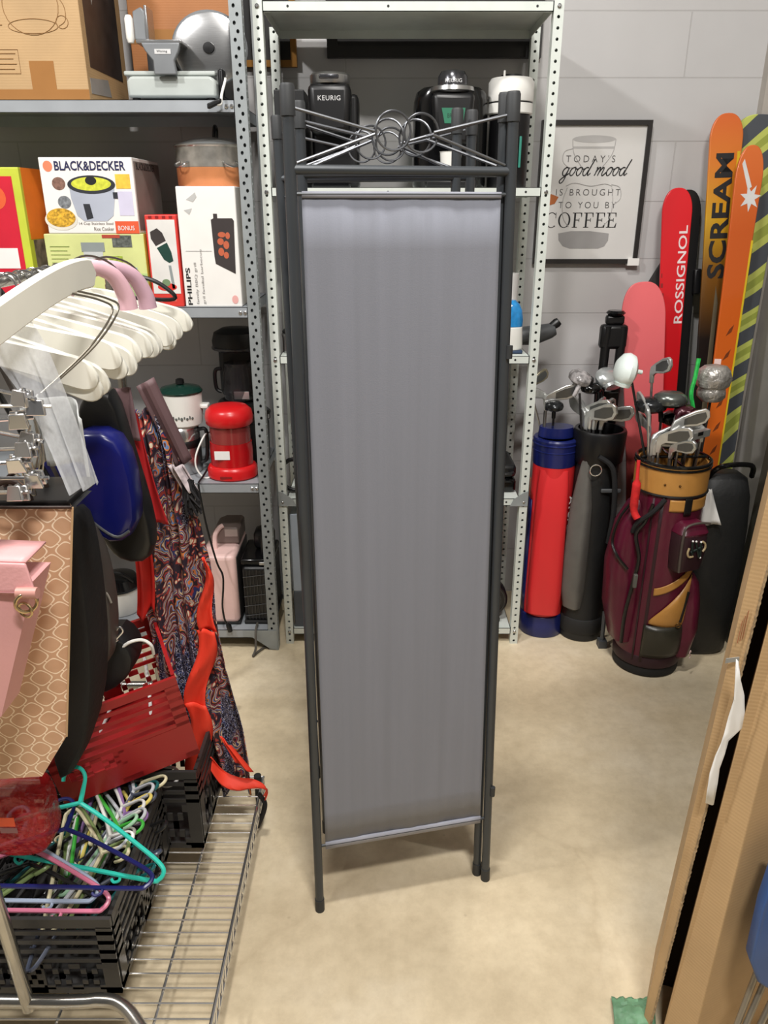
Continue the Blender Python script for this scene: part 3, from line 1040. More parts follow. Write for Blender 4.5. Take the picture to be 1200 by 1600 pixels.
MB().prism([(-0.048, 0.133), (-0.002, 0.133), (-0.002, 0.147), (-0.048, 0.147)], -0.1462, -0.1448).build('maker_plate', mat('pale_label', (200, 200, 200), 0.5), sl)
lettering('Waring', 'lettering', ink, sl, Matrix.Translation((-0.042, -0.1466, 0.136)), 0.03, 0.008)
MB().box((-0.10, -0.14, 0.165), (0.03, -0.05, 0.175)).build('food_tray', steel, sl, bevel=0.002)
MB().prism([(-0.105, 0.175), (-0.07, 0.175), (-0.07, 0.255), (-0.08, 0.268), (-0.105, 0.255)], -0.13, -0.06).build('food_pusher', gr_mid, sl, bevel=0.004)
MB().box((-0.072, -0.13, 0.175), (-0.064, -0.06, 0.272)).build('food_fence', steel, sl, bevel=0.002)
MB().tube([(-0.118, -0.125, 0.168), (-0.118, -0.125, 0.18), (-0.118, -0.125, 0.235), (-0.118, -0.125, 0.245)], [0.008, 0.012, 0.012, 0.008], 14).build('handle', white_pl, sl)
c0 = cord('power_cord', [(0.128, -0.04, 0.08), (0.145, -0.13, 0.06), (0.14, -0.172, 0.015), (0.138, -0.186, -0.015), (0.128, -0.190, -0.018)], 0.004, white_pl, None, parent=None)
c0.parent = sl
MB().loft([[V((0.138 + a, -0.190 + b, -0.010 - 0.0 + c)) for a, b, c in ((-0.0, -.006, .010), (0.004, .006, .012), (0.004, .006, -.004), (-0.0, -.006, -.004))],
           [V((0.100 + a, -0.192 + b, -0.026 + c)) for a, b, c in ((-0.0, -.008, .010), (0.004, .008, .012), (0.004, .008, -.006), (-0.0, -.008, -.006))]]).build('plug', black, sl, bevel=0.003)

sl.scale = (1, 1, 0.88)

# second shelf
z2 = 1.2543
t, fr, sd, w, d, h = carton('product_box', 'crimson product box edged in lime with orange side, beside the rice cooker box', -1.42, -1.098, 2.52, 2.79, z2, z2 + 0.405, mat('lime_card', (196, 206, 66), 0.5), rz=0.0)
plate('front_print', rect(0.0, 0.0, w - 0.024, h - 0.025), mat('crimson_card', (206, 30, 54), 0.5), t, fr)
plate('round_badge', ell(w - 0.085, h - 0.085, 0.035, 0.035, 28), ink_orange, t, fr, 0.0012)
plate('price_label', rect(w - 0.115, 0.115, w - 0.04, 0.175), paper, t, fr, 0.0012)
plate('side_print', rect(0.015, 0.2, d, h), mat('orange_card', (238, 128, 34), 0.5), t, sd)
plate('side_print', rect(0.03, 0.0, d, 0.198), mat('mottled_print', (128, 116, 104), 0.5, var=0.7, scale=25), t, sd)
plate('price_label', rect(0.18, 0.32, 0.24, 0.37), paper, t, sd, 0.0012)

lime = mat('pale_lime_card', (208, 214, 144), 0.5)
t, fr, sd, w, d, h = carton('product_box', 'pale lime juicer box lying under the rice cooker box', -1.05, -0.742, 2.515, 2.80, z2, z2 + 0.217, lime)
plate('side_print', rect(0, 0, d, h), mat('lemon_card', (214, 202, 78), 0.5), t, sd)
plate('front_print', [(0.19, 0.0), (0.308, 0.0), (0.308, 0.10), (0.26, 0.10), (0.22, 0.05)], mat('leaf_print', (170, 194, 128), 0.5, var=0.3, scale=60), t, fr, 0.0004)
mb = MB()
for i in range(3):
    for j in range(3):
        mb.prism(ell(0.205 + 0.034 * i, 0.035 + 0.024 * j, 0.015, 0.010, 14), -0.0008, 0, fr)
mb.build('bottle_picture', mat('green_glass_print', (132, 170, 104), 0.4, var=0.3, scale=80), t)
plate('appliance_picture', [(0.115, 0.19), (0.18, 0.19), (0.172, 0.11), (0.15, 0.10), (0.135, 0.085), (0.12, 0.11)], mat('pale_steel_print', (196, 200, 200), 0.4), t, fr, 0.0007)
plate('appliance_picture', rect(0.112, 0.165, 0.184, 0.192), mat('grey_print', (142, 150, 150), 0.4), t, fr, 0.0010)
plate('front_print', rect(0.195, 0.105, 0.236, 0.152), mat('lemon_print', (150, 170, 60), 0.5, var=0.5, scale=90), t, fr, 0.0008)
plate('front_print', rect(0.24, 0.10, 0.278, 0.118), mat('pale_blue_print', (176, 196, 214), 0.5), t, fr, 0.0008)
plate('front_print', rect(0.21, 0.178, 0.27, 0.213), mat('dark_photo_print', (92, 96, 92), 0.5, var=0.6, scale=90), t, fr, 0.0008)
plate('front_print', rect(0.18, 0.205, 0.235, 0.2145), mat('red_print', (176, 72, 54), 0.5), t, fr, 0.0010)
mb = MB()
for i in range(5):
    mb.tube([(0.015, -0.0004, 0.18 - 0.012 * i), (0.075 - 0.008 * (i % 2), -0.0004, 0.18 - 0.012 * i)], 0.0012, 4, mtx=fr)
mb.build('small_print', mat('olive_ink', (140, 156, 84), 0.6), t)

t, fr, sd, w, d, h = carton('product_box', 'white rice cooker box with navy heading and cooker picture, atop the lime juicer box', -1.032, -0.752, 2.515, 2.80, z2 + 0.2175, z2 + 0.432, white_card)
lettering('BLACK&DECKER', 'lettering', ink_navy, t, fr @ Matrix.Translation((0.046, -0.0004, 0.178)), 0.212, 0.026, offset=0.02)
plate('round_badge', ell(0.026, 0.190, 0.014, 0.015, 24), mat('peach_ink', (240, 130, 96), 0.5), t, fr)
cook = mat('silver_print', (176, 182, 196), 0.3, var=0.12, scale=6)
mb = MB().prism([(0.082, 0.138), (0.084, 0.10), (0.096, 0.052), (0.115, 0.036), (0.185, 0.036), (0.206, 0.052), (0.216, 0.10), (0.218, 0.138)], -0.0008, 0, fr)
mb.build('cooker_picture', cook, t, smooth=False)
plate('cooker_picture', ell(0.150, 0.139, 0.072, 0.026, 30), mat('dark_grey_print', (52, 54, 60), 0.4), t, fr, 0.0012)
plate('cooker_picture', ell(0.150, 0.141, 0.060, 0.019, 30), mat('lime_print', (206, 210, 70), 0.4, var=0.2, scale=90), t, fr, 0.0016)
plate('cooker_picture', ell(0.150, 0.150, 0.017, 0.012, 20), ink, t, fr, 0.0020)
plate('cooker_picture', [(0.118, 0.085), (0.138, 0.085), (0.144, 0.045), (0.124, 0.04)], mat('dark_grey_print', (52, 54, 60), 0.4), t, fr, 0.0012)
plate('cooker_picture', rect(0.212, 0.10, 0.226, 0.118), mat('dark_grey_print', (52, 54, 60), 0.4), t, fr, 0.0012)
plate('front_print', rect(0.224, 0.128, 0.268, 0.168), mat('yellow_print', (234, 190, 70), 0.5, var=0.15, scale=60), t, fr)
plate('front_print', rect(0.226, 0.052, 0.270, 0.12), mat('lavender_print', (208, 204, 226), 0.5), t, fr)
plate('food_picture', ell(0.045, 0.04, 0.05, 0.030, 30), mat('plate_print', (226, 222, 210), 0.5), t, fr, 0.0005)
plate('food_picture', ell(0.045, 0.046, 0.044, 0.027, 30), mat('salad_print', (206, 160, 50), 0.5, var=0.6, scale=130), t, fr, 0.0009)
plate('front_print', ell(0.052, 0.142, 0.020, 0.018, 24), mat('brown_print_disc', (128, 96, 84), 0.5, var=0.4, scale=120), t, fr)
plate('front_print', ell(0.062, 0.09, 0.020, 0.018, 24), mat('grey_print_disc', (120, 124, 128), 0.5, var=0.5, scale=120), t, fr)
plate('front_print', rect(0.208, 0.0005, 0.2795, 0.036), mat('orange_red_print', (224, 92, 56), 0.5), t, fr)
lettering('BONUS', 'lettering', ink_white, t, fr @ Matrix.Translation((0.216, -0.0012, 0.010)), 0.05, 0.013)
lettering('14 Cup Stainless Steel', 'lettering', mat('brown_ink', (96, 84, 76), 0.6), t, fr @ Matrix.Translation((0.098, -0.0006, 0.024)), 0.105, 0.009)
lettering('Rice Cooker', 'lettering', mat('brown_ink', (96, 84, 76), 0.6), t, fr @ Matrix.Translation((0.142, -0.0006, 0.009)), 0.061, 0.010)
plate('side_print', rect(0.01, 0.01, d, h - 0.01), mat('grey_brown_print', (136, 128, 122), 0.5, var=0.15), t, sd)
lettering('BLACK&DECKER', 'lettering', ink, t, sd @ Matrix.Translation((0.03, -0.0010, 0.182)), 0.2, 0.02)

red_card = mat('red_card', (214, 58, 50), 0.5)
t, fr, sd, w, d, h = carton('product_box', 'slim red framed box showing a green hand mixer, next to tall white box', -0.731, -0.634, 2.507, 2.70, z2, z2 + 0.272, red_card)
plate('front_print', rect(0.006, 0.04, w - 0.006, h - 0.014), mat('pale_grey_print', (222, 220, 216), 0.5), t, fr)
R_ = fr @ Matrix.Translation((0.045, -0.0006, 0.185)) @ Matrix.Rotation(-0.45, 4, 'Y') @ Matrix.Scale(-1, 4, (1, 0, 0))
plate('mixer_picture', [(-0.018, 0.005), (0.018, 0.005), (0.02, 0.03), (0.012, 0.048), (-0.012, 0.048), (-0.02, 0.03)], mat('charcoal_print', (62, 56, 56), 0.4), t, R_)
plate('mixer_picture', [(-0.018, -0.001), (0.018, -0.001), (0.016, -0.04), (0.006, -0.056), (-0.008, -0.056), (-0.016, -0.03)], mat('bottle_green_print', (32, 66, 58), 0.4), t, R_)
plate('mixer_picture', [(0.06, 0.125), (0.068, 0.125), (0.075, 0.055), (0.066, 0.055)], mat('grey_print', (142, 150, 150), 0.4), t, fr, 0.0012)
plate('food_picture', ell(0.05, 0.06, 0.03, 0.012, 20), red_card, t, fr, 0.0012)
plate('food_picture', ell(0.048, 0.073, 0.013, 0.011, 20), mat('sage_print', (116, 140, 104), 0.5), t, fr, 0.0015)
lettering('Quantum', 'lettering', mat('pink_ink', (240, 140, 130), 0.5), t, fr @ Matrix.Translation((0.02, -0.0008, 0.014)), 0.055, 0.012)
mb = MB()
for i in range(4):
    mb.prism(rect(0.012 + 0.021 * i, h - 0.010, 0.022 + 0.021 * i, h - 0.003), -0.0008, 0, fr)
mb.build('top_pattern', mat('dark_red_ink', (140, 24, 26), 0.5), t, smooth=False)

t, fr, sd, w, d, h = carton('product_box', 'tall white box showing a black grill, standing beside the slotted post', -0.628, -0.449, 2.505, 2.84, z2, z2 + 0.352, white_card)
lettering('PHILIPS', 'lettering', ink, t, fr @ Matrix.Translation((0.023, -0.0004, 0.006)) @ Matrix.Rotation(-PI / 2, 4, 'Y'), 0.112, 0.014, offset=0.02)
lettering('family BBQ grill', 'lettering', mat('grey_text', (150, 148, 146), 0.6), t, fr @ Matrix.Translation((0.046, -0.0004, 0.008)) @ Matrix.Rotation(-PI / 2, 4, 'Y'), 0.125, 0.010)
lettering('gril familial barbecue', 'lettering', mat('grey_text', (150, 148, 146), 0.6), t, fr @ Matrix.Translation((0.066, -0.0004, 0.008)) @ Matrix.Rotation(-PI / 2, 4, 'Y'), 0.165, 0.010)
plate('grill_picture', [(0.105, 0.13), (0.165, 0.10), (0.17, 0.255), (0.165, 0.262), (0.12, 0.262), (0.12, 0.275), (0.108, 0.275), (0.108, 0.262), (0.10, 0.258), (0.103, 0.15)], mat('charcoal_print', (62, 56, 56), 0.4), t, fr, 0.0008)
mb = MB()
for x, z, a, b in ((0.125, 0.165, 0.009, 0.012), (0.142, 0.185, 0.009, 0.012), (0.125, 0.195, 0.01, 0.01), (0.14, 0.155, 0.008, 0.01), (0.13, 0.215, 0.012, 0.008), (0.148, 0.212, 0.007, 0.010)):
    mb.prism(ell(x, z, a, b, 14), -0.0013, 0, fr)
mb.build('food_picture', mat('brown_orange_print', (190, 96, 66), 0.5), t, smooth=False)
mb = MB()
mb.prism([(0.03, 0.315), (0.058, 0.335), (0.062, 0.322), (0.05, 0.308)], -0.0006, 0, fr)
mb.prism([(0.02, 0.285), (0.045, 0.29), (0.036, 0.272)], -0.0006, 0, fr)
mb.prism(rect(0.015, 0.166, 0.095, 0.1685), -0.0006, 0, fr)
mb.build('front_print', mat('silver_grey_print', (188, 188, 186), 0.4), t, smooth=False)
plate('round_badge', ell(0.158, 0.022, 0.010, 0.013, 18), mat('pale_pink_print', (226, 170, 166), 0.5), t, fr)
plate('side_print', rect(0.004, 0.004, d - 0.004, h - 0.004), mat('shaded_white_card', (214, 210, 204), 0.5), t, sd)  # darker white: the shade on this side is put into its colour

pot = thing('stock_pot', 'steel pot with copper lower half and lid standing on the tall white box', 'pot', (-0.54, 2.675, z2 + 0.3525))
MB().lathe([(0.112, 0.0), (0.116, 0.006), (0.117, 0.055)], 40).build('copper_band', mat('copper', (214, 140, 92), 0.3, 0.35), pot)
MB().lathe([(0.117, 0.0555), (0.117, 0.112), (0.121, 0.116), (0.121, 0.119), (0.115, 0.119), (0.112, 0.11)], 40).build('body', mat('mottled_steel', (172, 168, 160), 0.25, 0.6, 0.25, 25), pot)
MB().lathe([(0.119, 0.1195), (0.108, 0.124), (0.07, 0.138), (0.02, 0.145)], 40).build('lid', glass, pot)
MB().tube(smooth_path([(0.01, -0.025, 0.143), (0.012, -0.02, 0.168), (0.012, 0.0, 0.176), (0.012, 0.02, 0.168), (0.01, 0.025, 0.143)], 5), 0.005, 8).build('lid_handle', black, pot)
for s, a in ((-1, -2.25), (1, -0.95)):
    M_ = Matrix.Rotation(a, 4, 'Z') @ Matrix.Translation((0.117, 0, 0.062))
    MB().tube(smooth_path([(0.0, -0.022, 0.008), (0.018, -0.02, 0.0), (0.022, 0, -0.006), (0.018, 0.02, 0.0), (0.0, 0.022, 0.008)], 5), 0.003, 8, mtx=M_).build('handle', steel, pot)

# third shelf
z3 = 0.6625
pc = thing('popcorn_maker', 'bright red popcorn maker with white label on the third shelf', 'popcorn maker', (-0.535, 2.585, z3))
prof = lambda *p: list(p)
MB().lathe([(0.082, 0.0), (0.088, 0.006), (0.088, 0.03), (0.082, 0.042), (0.074, 0.046)], 36, sx=1.0, sy=0.9).build('base', red_pl, pc)
MB().lathe([(0.073, 0.0465), (0.074, 0.10), (0.072, 0.125), (0.0725, 0.1275)], 36, sy=0.9).build('body', mat('red_enamel', (186, 16, 24), 0.25), pc)
MB().lathe([(0.070, 0.128), (0.070, 0.188), (0.066, 0.188), (0.066, 0.128)], 36, sy=0.9).build('window_band', mat('smoky_red_window', (150, 60, 58), 0.12, alpha=0.8), pc)
MB().lathe([(0.074, 0.1885), (0.080, 0.194), (0.083, 0.215), (0.078, 0.238), (0.062, 0.252), (0.03, 0.258)], 36, sy=0.95).build('cap', red_pl, pc)
MB().box((-0.046, -0.0678, 0.078), (0.006, -0.0662, 0.108)).build('price_label', paper, pc)
MB().box((-0.03, -0.0805, 0.014), (0.01, -0.078, 0.021)).build('maker_badge', mat('dark_red_ink', (140, 24, 26), 0.5), pc)
c_ = cord('power_cord', [(-0.085, 0.0, 0.03), (-0.098, -0.06, 0.010), (-0.100, -0.100, 0.008), (-0.100, -0.107, -0.008), (-0.096, -0.107, -0.06), (-0.085, -0.106, -0.16), (-0.062, -0.106, -0.29), (-0.045, -0.106, -0.34), (-0.046, -0.106, -0.39), (-0.055, -0.106, -0.47), (-0.05, -0.106, -0.53), (-0.038, -0.106, -0.545)], 0.0036, black, None)
c_.parent = pc
MB().tube([(-0.044, -0.106, -0.538), (-0.038, -0.106, -0.552), (-0.034, -0.106, -0.575)], [0.005, 0.0105, 0.009], 10).build('plug', black, pc)

gb = thing('electric_cooker', 'squat black electric cooker with vented rim holding the black coffee maker', 'cooker', (-0.535, 2.76, z3))
MB().lathe([(0.088, 0.0), (0.094, 0.01), (0.096, 0.15), (0.09, 0.158)], 36, sx=1.15, sy=0.85).build('body', black, gb)
MB().lathe([(0.098, 0.158), (0.104, 0.164), (0.106, 0.188), (0.100, 0.196), (0.05, 0.197)], 36, sx=1.12, sy=0.85).build('rim', black_gloss, gb)
mb = MB()
for i in range(22):
    a = 2 * PI * i / 22
    M_ = Matrix.Translation((0.1185 * math.cos(a), 0.090 * math.sin(a), 0.176)) @ Matrix.Rotation(a, 4, 'Z')
    mb.box((-0.002, -0.004, -0.007), (0.001, 0.004, 0.007), M_)
mb.build('vent_pattern', mat('grey_vent', (150, 150, 150), 0.4), gb)
cm = thing('coffee_maker', 'black drip coffee maker with glass carafe on the squat cooker behind red popcorn maker', 'coffee maker', (-0.522, 2.76, z3 + 0.1975))
MB().lathe([(0.078, 0.0), (0.082, 0.004), (0.082, 0.03), (0.075, 0.036), (0.06, 0.037)], 32).build('base', black, cm)
MB().box((-0.08, 0.03, 0.036), (0.08, 0.085, 0.24)).build('column', black, cm, bevel=0.02)
MB().lathe([(0.072, 0.215), (0.082, 0.22), (0.084, 0.25), (0.076, 0.278), (0.05, 0.292), (0.02, 0.295)], 32, sx=1.05).build('brew_head', black, cm)
MB().lathe([(0.083, 0.219), (0.0865, 0.222), (0.0865, 0.228), (0.083, 0.231)], 32, sx=1.05).build('trim_ring', mat('dark_chrome', (90, 90, 94), 0.2, 0.8), cm)
MB().lathe([(0.045, 0.038), (0.055, 0.042), (0.06, 0.075), (0.056, 0.13), (0.048, 0.16), (0.05, 0.172)], 28, Matrix.Translation((0, -0.012, 0))).build('carafe', mat('smoked_glass', (60, 60, 62), 0.05, alpha=0.55), cm)
MB().box((-0.012, -0.066, 0.05), (0.042, -0.0635, 0.078)).build('front_label', mat('silver_label', (190, 190, 188), 0.3, 0.5), cm, bevel=0.001)
MB().tube(smooth_path([(-0.062, -0.01, 0.15), (-0.085, -0.01, 0.14), (-0.085, -0.01, 0.08), (-0.066, -0.01, 0.065)], 5), 0.007, 8).build('carafe_handle', black, cm)

kp = thing('steel_kettle', 'steel coffee pot with black handle under the small white slow cooker', 'coffee pot', (-0.725, 2.64, z3))
MB().lathe([(0.066, 0.0), (0.07, 0.006), (0.07, 0.085), (0.066, 0.095)], 32).build('body', steel, kp)
MB().lathe([(0.0675, 0.0955), (0.070, 0.10), (0.070, 0.118), (0.067, 0.122)], 32).build('collar', black, kp)
MB().lathe([(0.068, 0.1225), (0.069, 0.128), (0.068, 0.158), (0.06, 0.17), (0.05, 0.1715)], 32).build('lid', chrome, kp)
MB().tube(smooth_path([(0.066, -0.01, 0.155), (0.092, -0.012, 0.158), (0.097, -0.012, 0.13), (0.090, -0.01, 0.05), (0.068, -0.01, 0.035)], 6), 0.007, 8).build('handle', black, kp)
sc = thing('slow_cooker', 'small white slow cooker with green lid on top of the steel coffee pot', 'slow cooker', (-0.708, 2.64, z3 + 0.172))
MB().lathe([(0.058, 0.0), (0.066, 0.006), (0.070, 0.05), (0.071, 0.112), (0.067, 0.116)], 36).build('body', white_pl, sc)
MB().lathe([(0.074, 0.1165), (0.075, 0.121), (0.066, 0.132), (0.03, 0.141)], 36).build('lid', mat('dark_green_glass', (22, 52, 44), 0.15), sc)
MB().lathe([(0.010, 0.141), (0.015, 0.146), (0.014, 0.16), (0.006, 0.163)], 16).build('lid_knob', black, sc)
MB().box((0.066, -0.02, 0.06), (0.094, 0.02, 0.075)).build('handle', white_pl, sc, bevel=0.004)
mb = MB()
for i in range(11):
    a = -2.2 + i * 0.135
    M_ = Matrix.Rotation(a, 4, 'Z') @ Matrix.Translation((0.0695, 0, 0.034 + 0.004 * (i % 2)))
    mb.ball((0, 0, 0), 0.001, 0.0045 - 0.0015 * (i % 2), 0.005 + 0.002 * (i % 3 == 0), 8, 5, M_)
mb.build('leaf_pattern', mat('grey_leaf_ink', (92, 96, 92), 0.6), sc)
cord('power_cord', [(-0.625, 2.66, 0.80), (-0.632, 2.60, 0.80), (-0.655, 2.56, 0.745), (-0.655, 2.55, 0.70), (-0.63, 2.545, 0.667), (-0.605, 2.56, 0.668), (-0.60, 2.60, 0.67)], 0.0032, white_pl, 'looped white power cord between the steel coffee pot and red popcorn maker', 'cord')

# bottom shelf
z4 = 0.0855
bm_ = thing('bread_maker', 'pale pink bread maker with a grey top standing upright on the bottom shelf', 'bread maker', (-0.608, 2.66, z4))
pinkm = mat('pale_pink_plastic', (232, 196, 190), 0.35, var=0.04)
MB().box((-0.066, -0.13, 0.006), (0.066, 0.13, 0.285)).build('body', pinkm, bm_, bevel=0.018, segs=3)
MB().box((-0.069, -0.128, 0.0), (0.069, 0.128, 0.012)).build('foot_rim', rubber, bm_, bevel=0.004)
MB().box((0.0645, -0.11, 0.02), (0.0685, 0.11, 0.27)).build('side_panel', mat('dark_side', (60, 58, 58), 0.4), bm_, bevel=0.001)
MB().box((-0.026, -0.1312, 0.02), (-0.0235, -0.129, 0.27)).build('seam', mat('pink_seam', (176, 130, 128), 0.5), bm_, bevel=0.0)
MB().prism([(-0.05, 0.285), (0.066, 0.285), (0.066, 0.345), (0.056, 0.352), (0.0, 0.352), (-0.03, 0.34)], -0.02, 0.11).build('hopper', mat('taupe_plastic', (128, 112, 106), 0.4), bm_, bevel=0.006)
MB().box((0.012, -0.0215, 0.315), (0.06, -0.0195, 0.345)).build('hopper_window', mat('pale_taupe', (186, 172, 166), 0.3), bm_, bevel=0.001)
MB().tube(smooth_path([(-0.018, -0.06, 0.283), (-0.018, -0.05, 0.33), (-0.006, -0.03, 0.352), (0.008, -0.02, 0.36)], 5), 0.009, 8).build('handle', pinkm, bm_)

ht = thing('fan_heater', 'black wire-fronted fan heater on the bottom shelf beside the slotted post', 'heater', (-0.47, 2.65, z4))
MB().box((-0.053, -0.11, 0.012), (0.06, 0.10, 0.235)).build('body', black, ht, bevel=0.012)
MB().box((-0.056, -0.115, 0.0), (0.063, 0.105, 0.014)).build('base', rubber, ht, bevel=0.004)
mb = MB()
for i in range(9):
    mb.tube([(-0.047 + i * 0.0125, -0.1125, 0.02), (-0.047 + i * 0.0125, -0.1125, 0.225)], 0.0012, 5)
for i in range(5):
    mb.tube([(-0.05, -0.1135, 0.035 + 0.04 * i), (0.056, -0.1135, 0.05 + 0.04 * i)], 0.0012, 5)
mb.build('front_grille', mat('dark_wire', (84, 84, 84), 0.3, 0.7), ht)
MB().box((-0.06, -0.10, 0.236), (0.062, 0.09, 0.262)).build('top_cover', black_gloss, ht, bevel=0.008)
MB().box((0.012, -0.108, 0.242), (0.055, -0.1, 0.254)).build('control_strip', steel, ht, bevel=0.002)
MB().box((-0.02, -0.02, 0.262), (0.055, 0.06, 0.34)).build('rear_hood', black, ht, bevel=0.02)
MB().tube(smooth_path([(0.02, -0.06, 0.262), (0.025, -0.065, 0.33), (0.03, -0.03, 0.40), (0.03, 0.02, 0.41)], 5), 0.008, 8).build('carry_handle', black, ht)
cord('power_cord', [(-0.475, 2.525, 0.096), (-0.476, 2.482, 0.085), (-0.475, 2.455, 0.03), (-0.484, 2.44, 0.006), (-0.47, 2.47, 0.006), (-0.44, 2.52, 0.006), (-0.425, 2.56, 0.006)], 0.0045, mat('grey_cord', (88, 84, 78), 0.5), 'grey cord trailing from the bottom shelf onto the floor by the slotted post', 'cord')
wb = thing('rice_pot', 'white round appliance with black lid on the bottom shelf behind the rack bags', 'rice cooker', (-1.03, 2.66, z4))
MB().lathe([(0.075, 0.0), (0.08, 0.006), (0.082, 0.09), (0.078, 0.10)], 30).build('body', white_pl, wb)
MB().lathe([(0.086, 0.1005), (0.088, 0.11), (0.07, 0.14), (0.03, 0.152)], 30).build('lid', black_gloss, wb)
MB().tube(smooth_path([(-0.07, -0.02, 0.13), (-0.05, -0.04, 0.17), (0.03, -0.05, 0.175), (0.07, -0.03, 0.13)], 5), 0.006, 8).build('handle', black, wb)


# ------------------------------------------------------------------ coffee makers on the pale shelving
zc = 1.6045
kb = thing('pod_coffee_maker', 'slim black pod coffee maker with silver lid, second from the slotted post', 'coffee maker', (-0.165, 2.72, zc))
MB().box((-0.062, -0.03, 0), (0.085, 0.12, 0.27)).build('body', black, kb, bevel=0.012)
MB().prism([(-0.062, 0.15), (0.062, 0.15), (0.066, 0.29), (-0.066, 0.29)], -0.115, 0.02).build('brew_head', black, kb, bevel=0.02, segs=3)
MB().lathe([(0.060, 0.2905), (0.062, 0.296), (0.062, 0.314), (0.056, 0.320), (0.02, 0.322)], 32, Matrix.Translation((0, -0.05, 0))).build('lid', steel, kb)
MB().box((-0.03, -0.114, 0.300), (0.03, -0.108, 0.312)).build('lid_handle', mat('dark_chrome', (90, 90, 94), 0.2, 0.8), kb, bevel=0.003)
MB().box((-0.06, -0.12, 0.0), (0.06, -0.03, 0.025)).build('drip_tray', black_gloss, kb, bevel=0.005)
lettering('KEURIG', 'lettering', mat('pale_ink', (205, 205, 205), 0.5), kb, Matrix.Translation((-0.034, -0.1155, 0.242)), 0.068, 0.013, spacing=1.1)
bx, fr, sd, w, d, h = carton('product_box', 'black box with white arrow mark on shelf between slotted post and slim coffee maker', -0.338, -0.245, 2.66, 2.86, zc, zc + 0.278, mat('black_card', (30, 31, 33), 0.5))
plate('arrow_mark', [(0.046, 0.262), (0.066, 0.278 - 0.03), (0.058, 0.226), (0.053, 0.236), (0.055, 0.246), (0.048, 0.252), (0.036, 0.25), (0.036, 0.256)], ink_white, bx, Matrix.Translation((0.006, 0, -0.006)) @ fr)

kc = thing('pod_coffee_maker', 'wide black pod coffee maker with grey domed head, white cup and green label', 'coffee maker', (0.21, 2.72, zc))
MB().loft([[V((x, y, z)) for x, y in [(0.118 * math.copysign(abs(math.cos(a)) ** 0.6, math.cos(a)) * s, 0.02 + 0.085 * math.copysign(abs(math.sin(a)) ** 0.6, math.sin(a))) for a in [2 * PI * i / 28 for i in range(28)]]] for z, s in ((0, 0.95), (0.01, 1), (0.20, 1.0), (0.25, 0.98), (0.275, 0.92), (0.286, 0.78), (0.29, 0.4))]).build('body', black_gloss, kc)
MB().prism([(-0.052, 0.12), (0.052, 0.12), (0.066, 0.265), (-0.066, 0.265)], -0.115, -0.02).build('brew_head', black, kc, bevel=0.016, segs=3)
MB().lathe([(0.060, 0.2655), (0.068, 0.272), (0.066, 0.283), (0.05, 0.288)], 32, Matrix.Translation((0, -0.052, 0))).build('silver_collar', steel, kc)
MB().lathe([(0.046, 0.2885), (0.045, 0.312), (0.036, 0.326), (0.016, 0.330)], 32, Matrix.Translation((0, -0.052, 0))).build('dome', mat('dark_chrome', (90, 90, 94), 0.2, 0.8), kc)
lettering('KEURIG', 'lettering', mat('pale_ink', (205, 205, 205), 0.5), kc, Matrix.Translation((-0.026, -0.101, 0.292)), 0.05, 0.010)
plate('green_label', [(-0.036, 0.222), (0.036, 0.222), (0.030, 0.18), (-0.026, 0.18)], mat('deep_green_label', (36, 112, 84), 0.5), kc, Matrix.Translation((0, -0.1155, 0)), 0.0012)
lettering('BREW', 'lettering', mat('dark_green_ink', (18, 62, 46), 0.5), kc, Matrix.Translation((-0.018, -0.1168, 0.195)), 0.034, 0.012)
MB().box((-0.08, -0.13, 0.0), (0.08, -0.05, 0.022)).build('drip_tray', black, kc, bevel=0.006)
cup = thing('paper_cup', 'plain white cup standing in the wide black pod coffee maker', 'cup', (0.207, 2.617, zc + 0.0225))
MB().lathe([(0.026, 0.0), (0.028, 0.002), (0.034, 0.078), (0.036, 0.08), (0.033, 0.078), (0.026, 0.006)], 26).build('wall', white_pl, cup)
kw = thing('pod_coffee_maker', 'white topped black coffee maker with teal strip beside the slotted pale post', 'coffee maker', (0.40, 2.735, zc))
MB().lathe([(0.062, 0.0), (0.064, 0.006), (0.064, 0.212), (0.06, 0.214)], 36).build('body', black, kw)
MB().lathe([(0.067, 0.2145), (0.070, 0.218), (0.070, 0.245)], 36).build('white_band', white_pl, kw)
MB().lathe([(0.0685, 0.2455), (0.0685, 0.249)], 36).build('seam_ring', black, kw)
MB().lathe([(0.070, 0.2495), (0.071, 0.252), (0.071, 0.305), (0.064, 0.316), (0.04, 0.320)], 36).build('lid', white_pl, kw)
MB().lathe([(0.036, 0.3205), (0.034, 0.326), (0.01, 0.327)], 24).build('lid_cap', black, kw)
MB().box((-0.032, -0.045, 0.310), (-0.026, -0.035, 0.334)).build('lid_tab', white_pl, kw, bevel=0.002)
MB().box((0.026, -0.0625, 0.06), (0.033, -0.0565, 0.15)).build('teal_strip', mat('teal_plastic', (48, 128, 112), 0.4), kw, bevel=0.001)
MB().lathe([(0.05, -0.0), (0.05, 0.2)], 24, Matrix.Translation((0.0, 0.118, 0.001))).build('water_tank', mat('smoked_glass', (60, 60, 62), 0.05, alpha=0.55), kw)

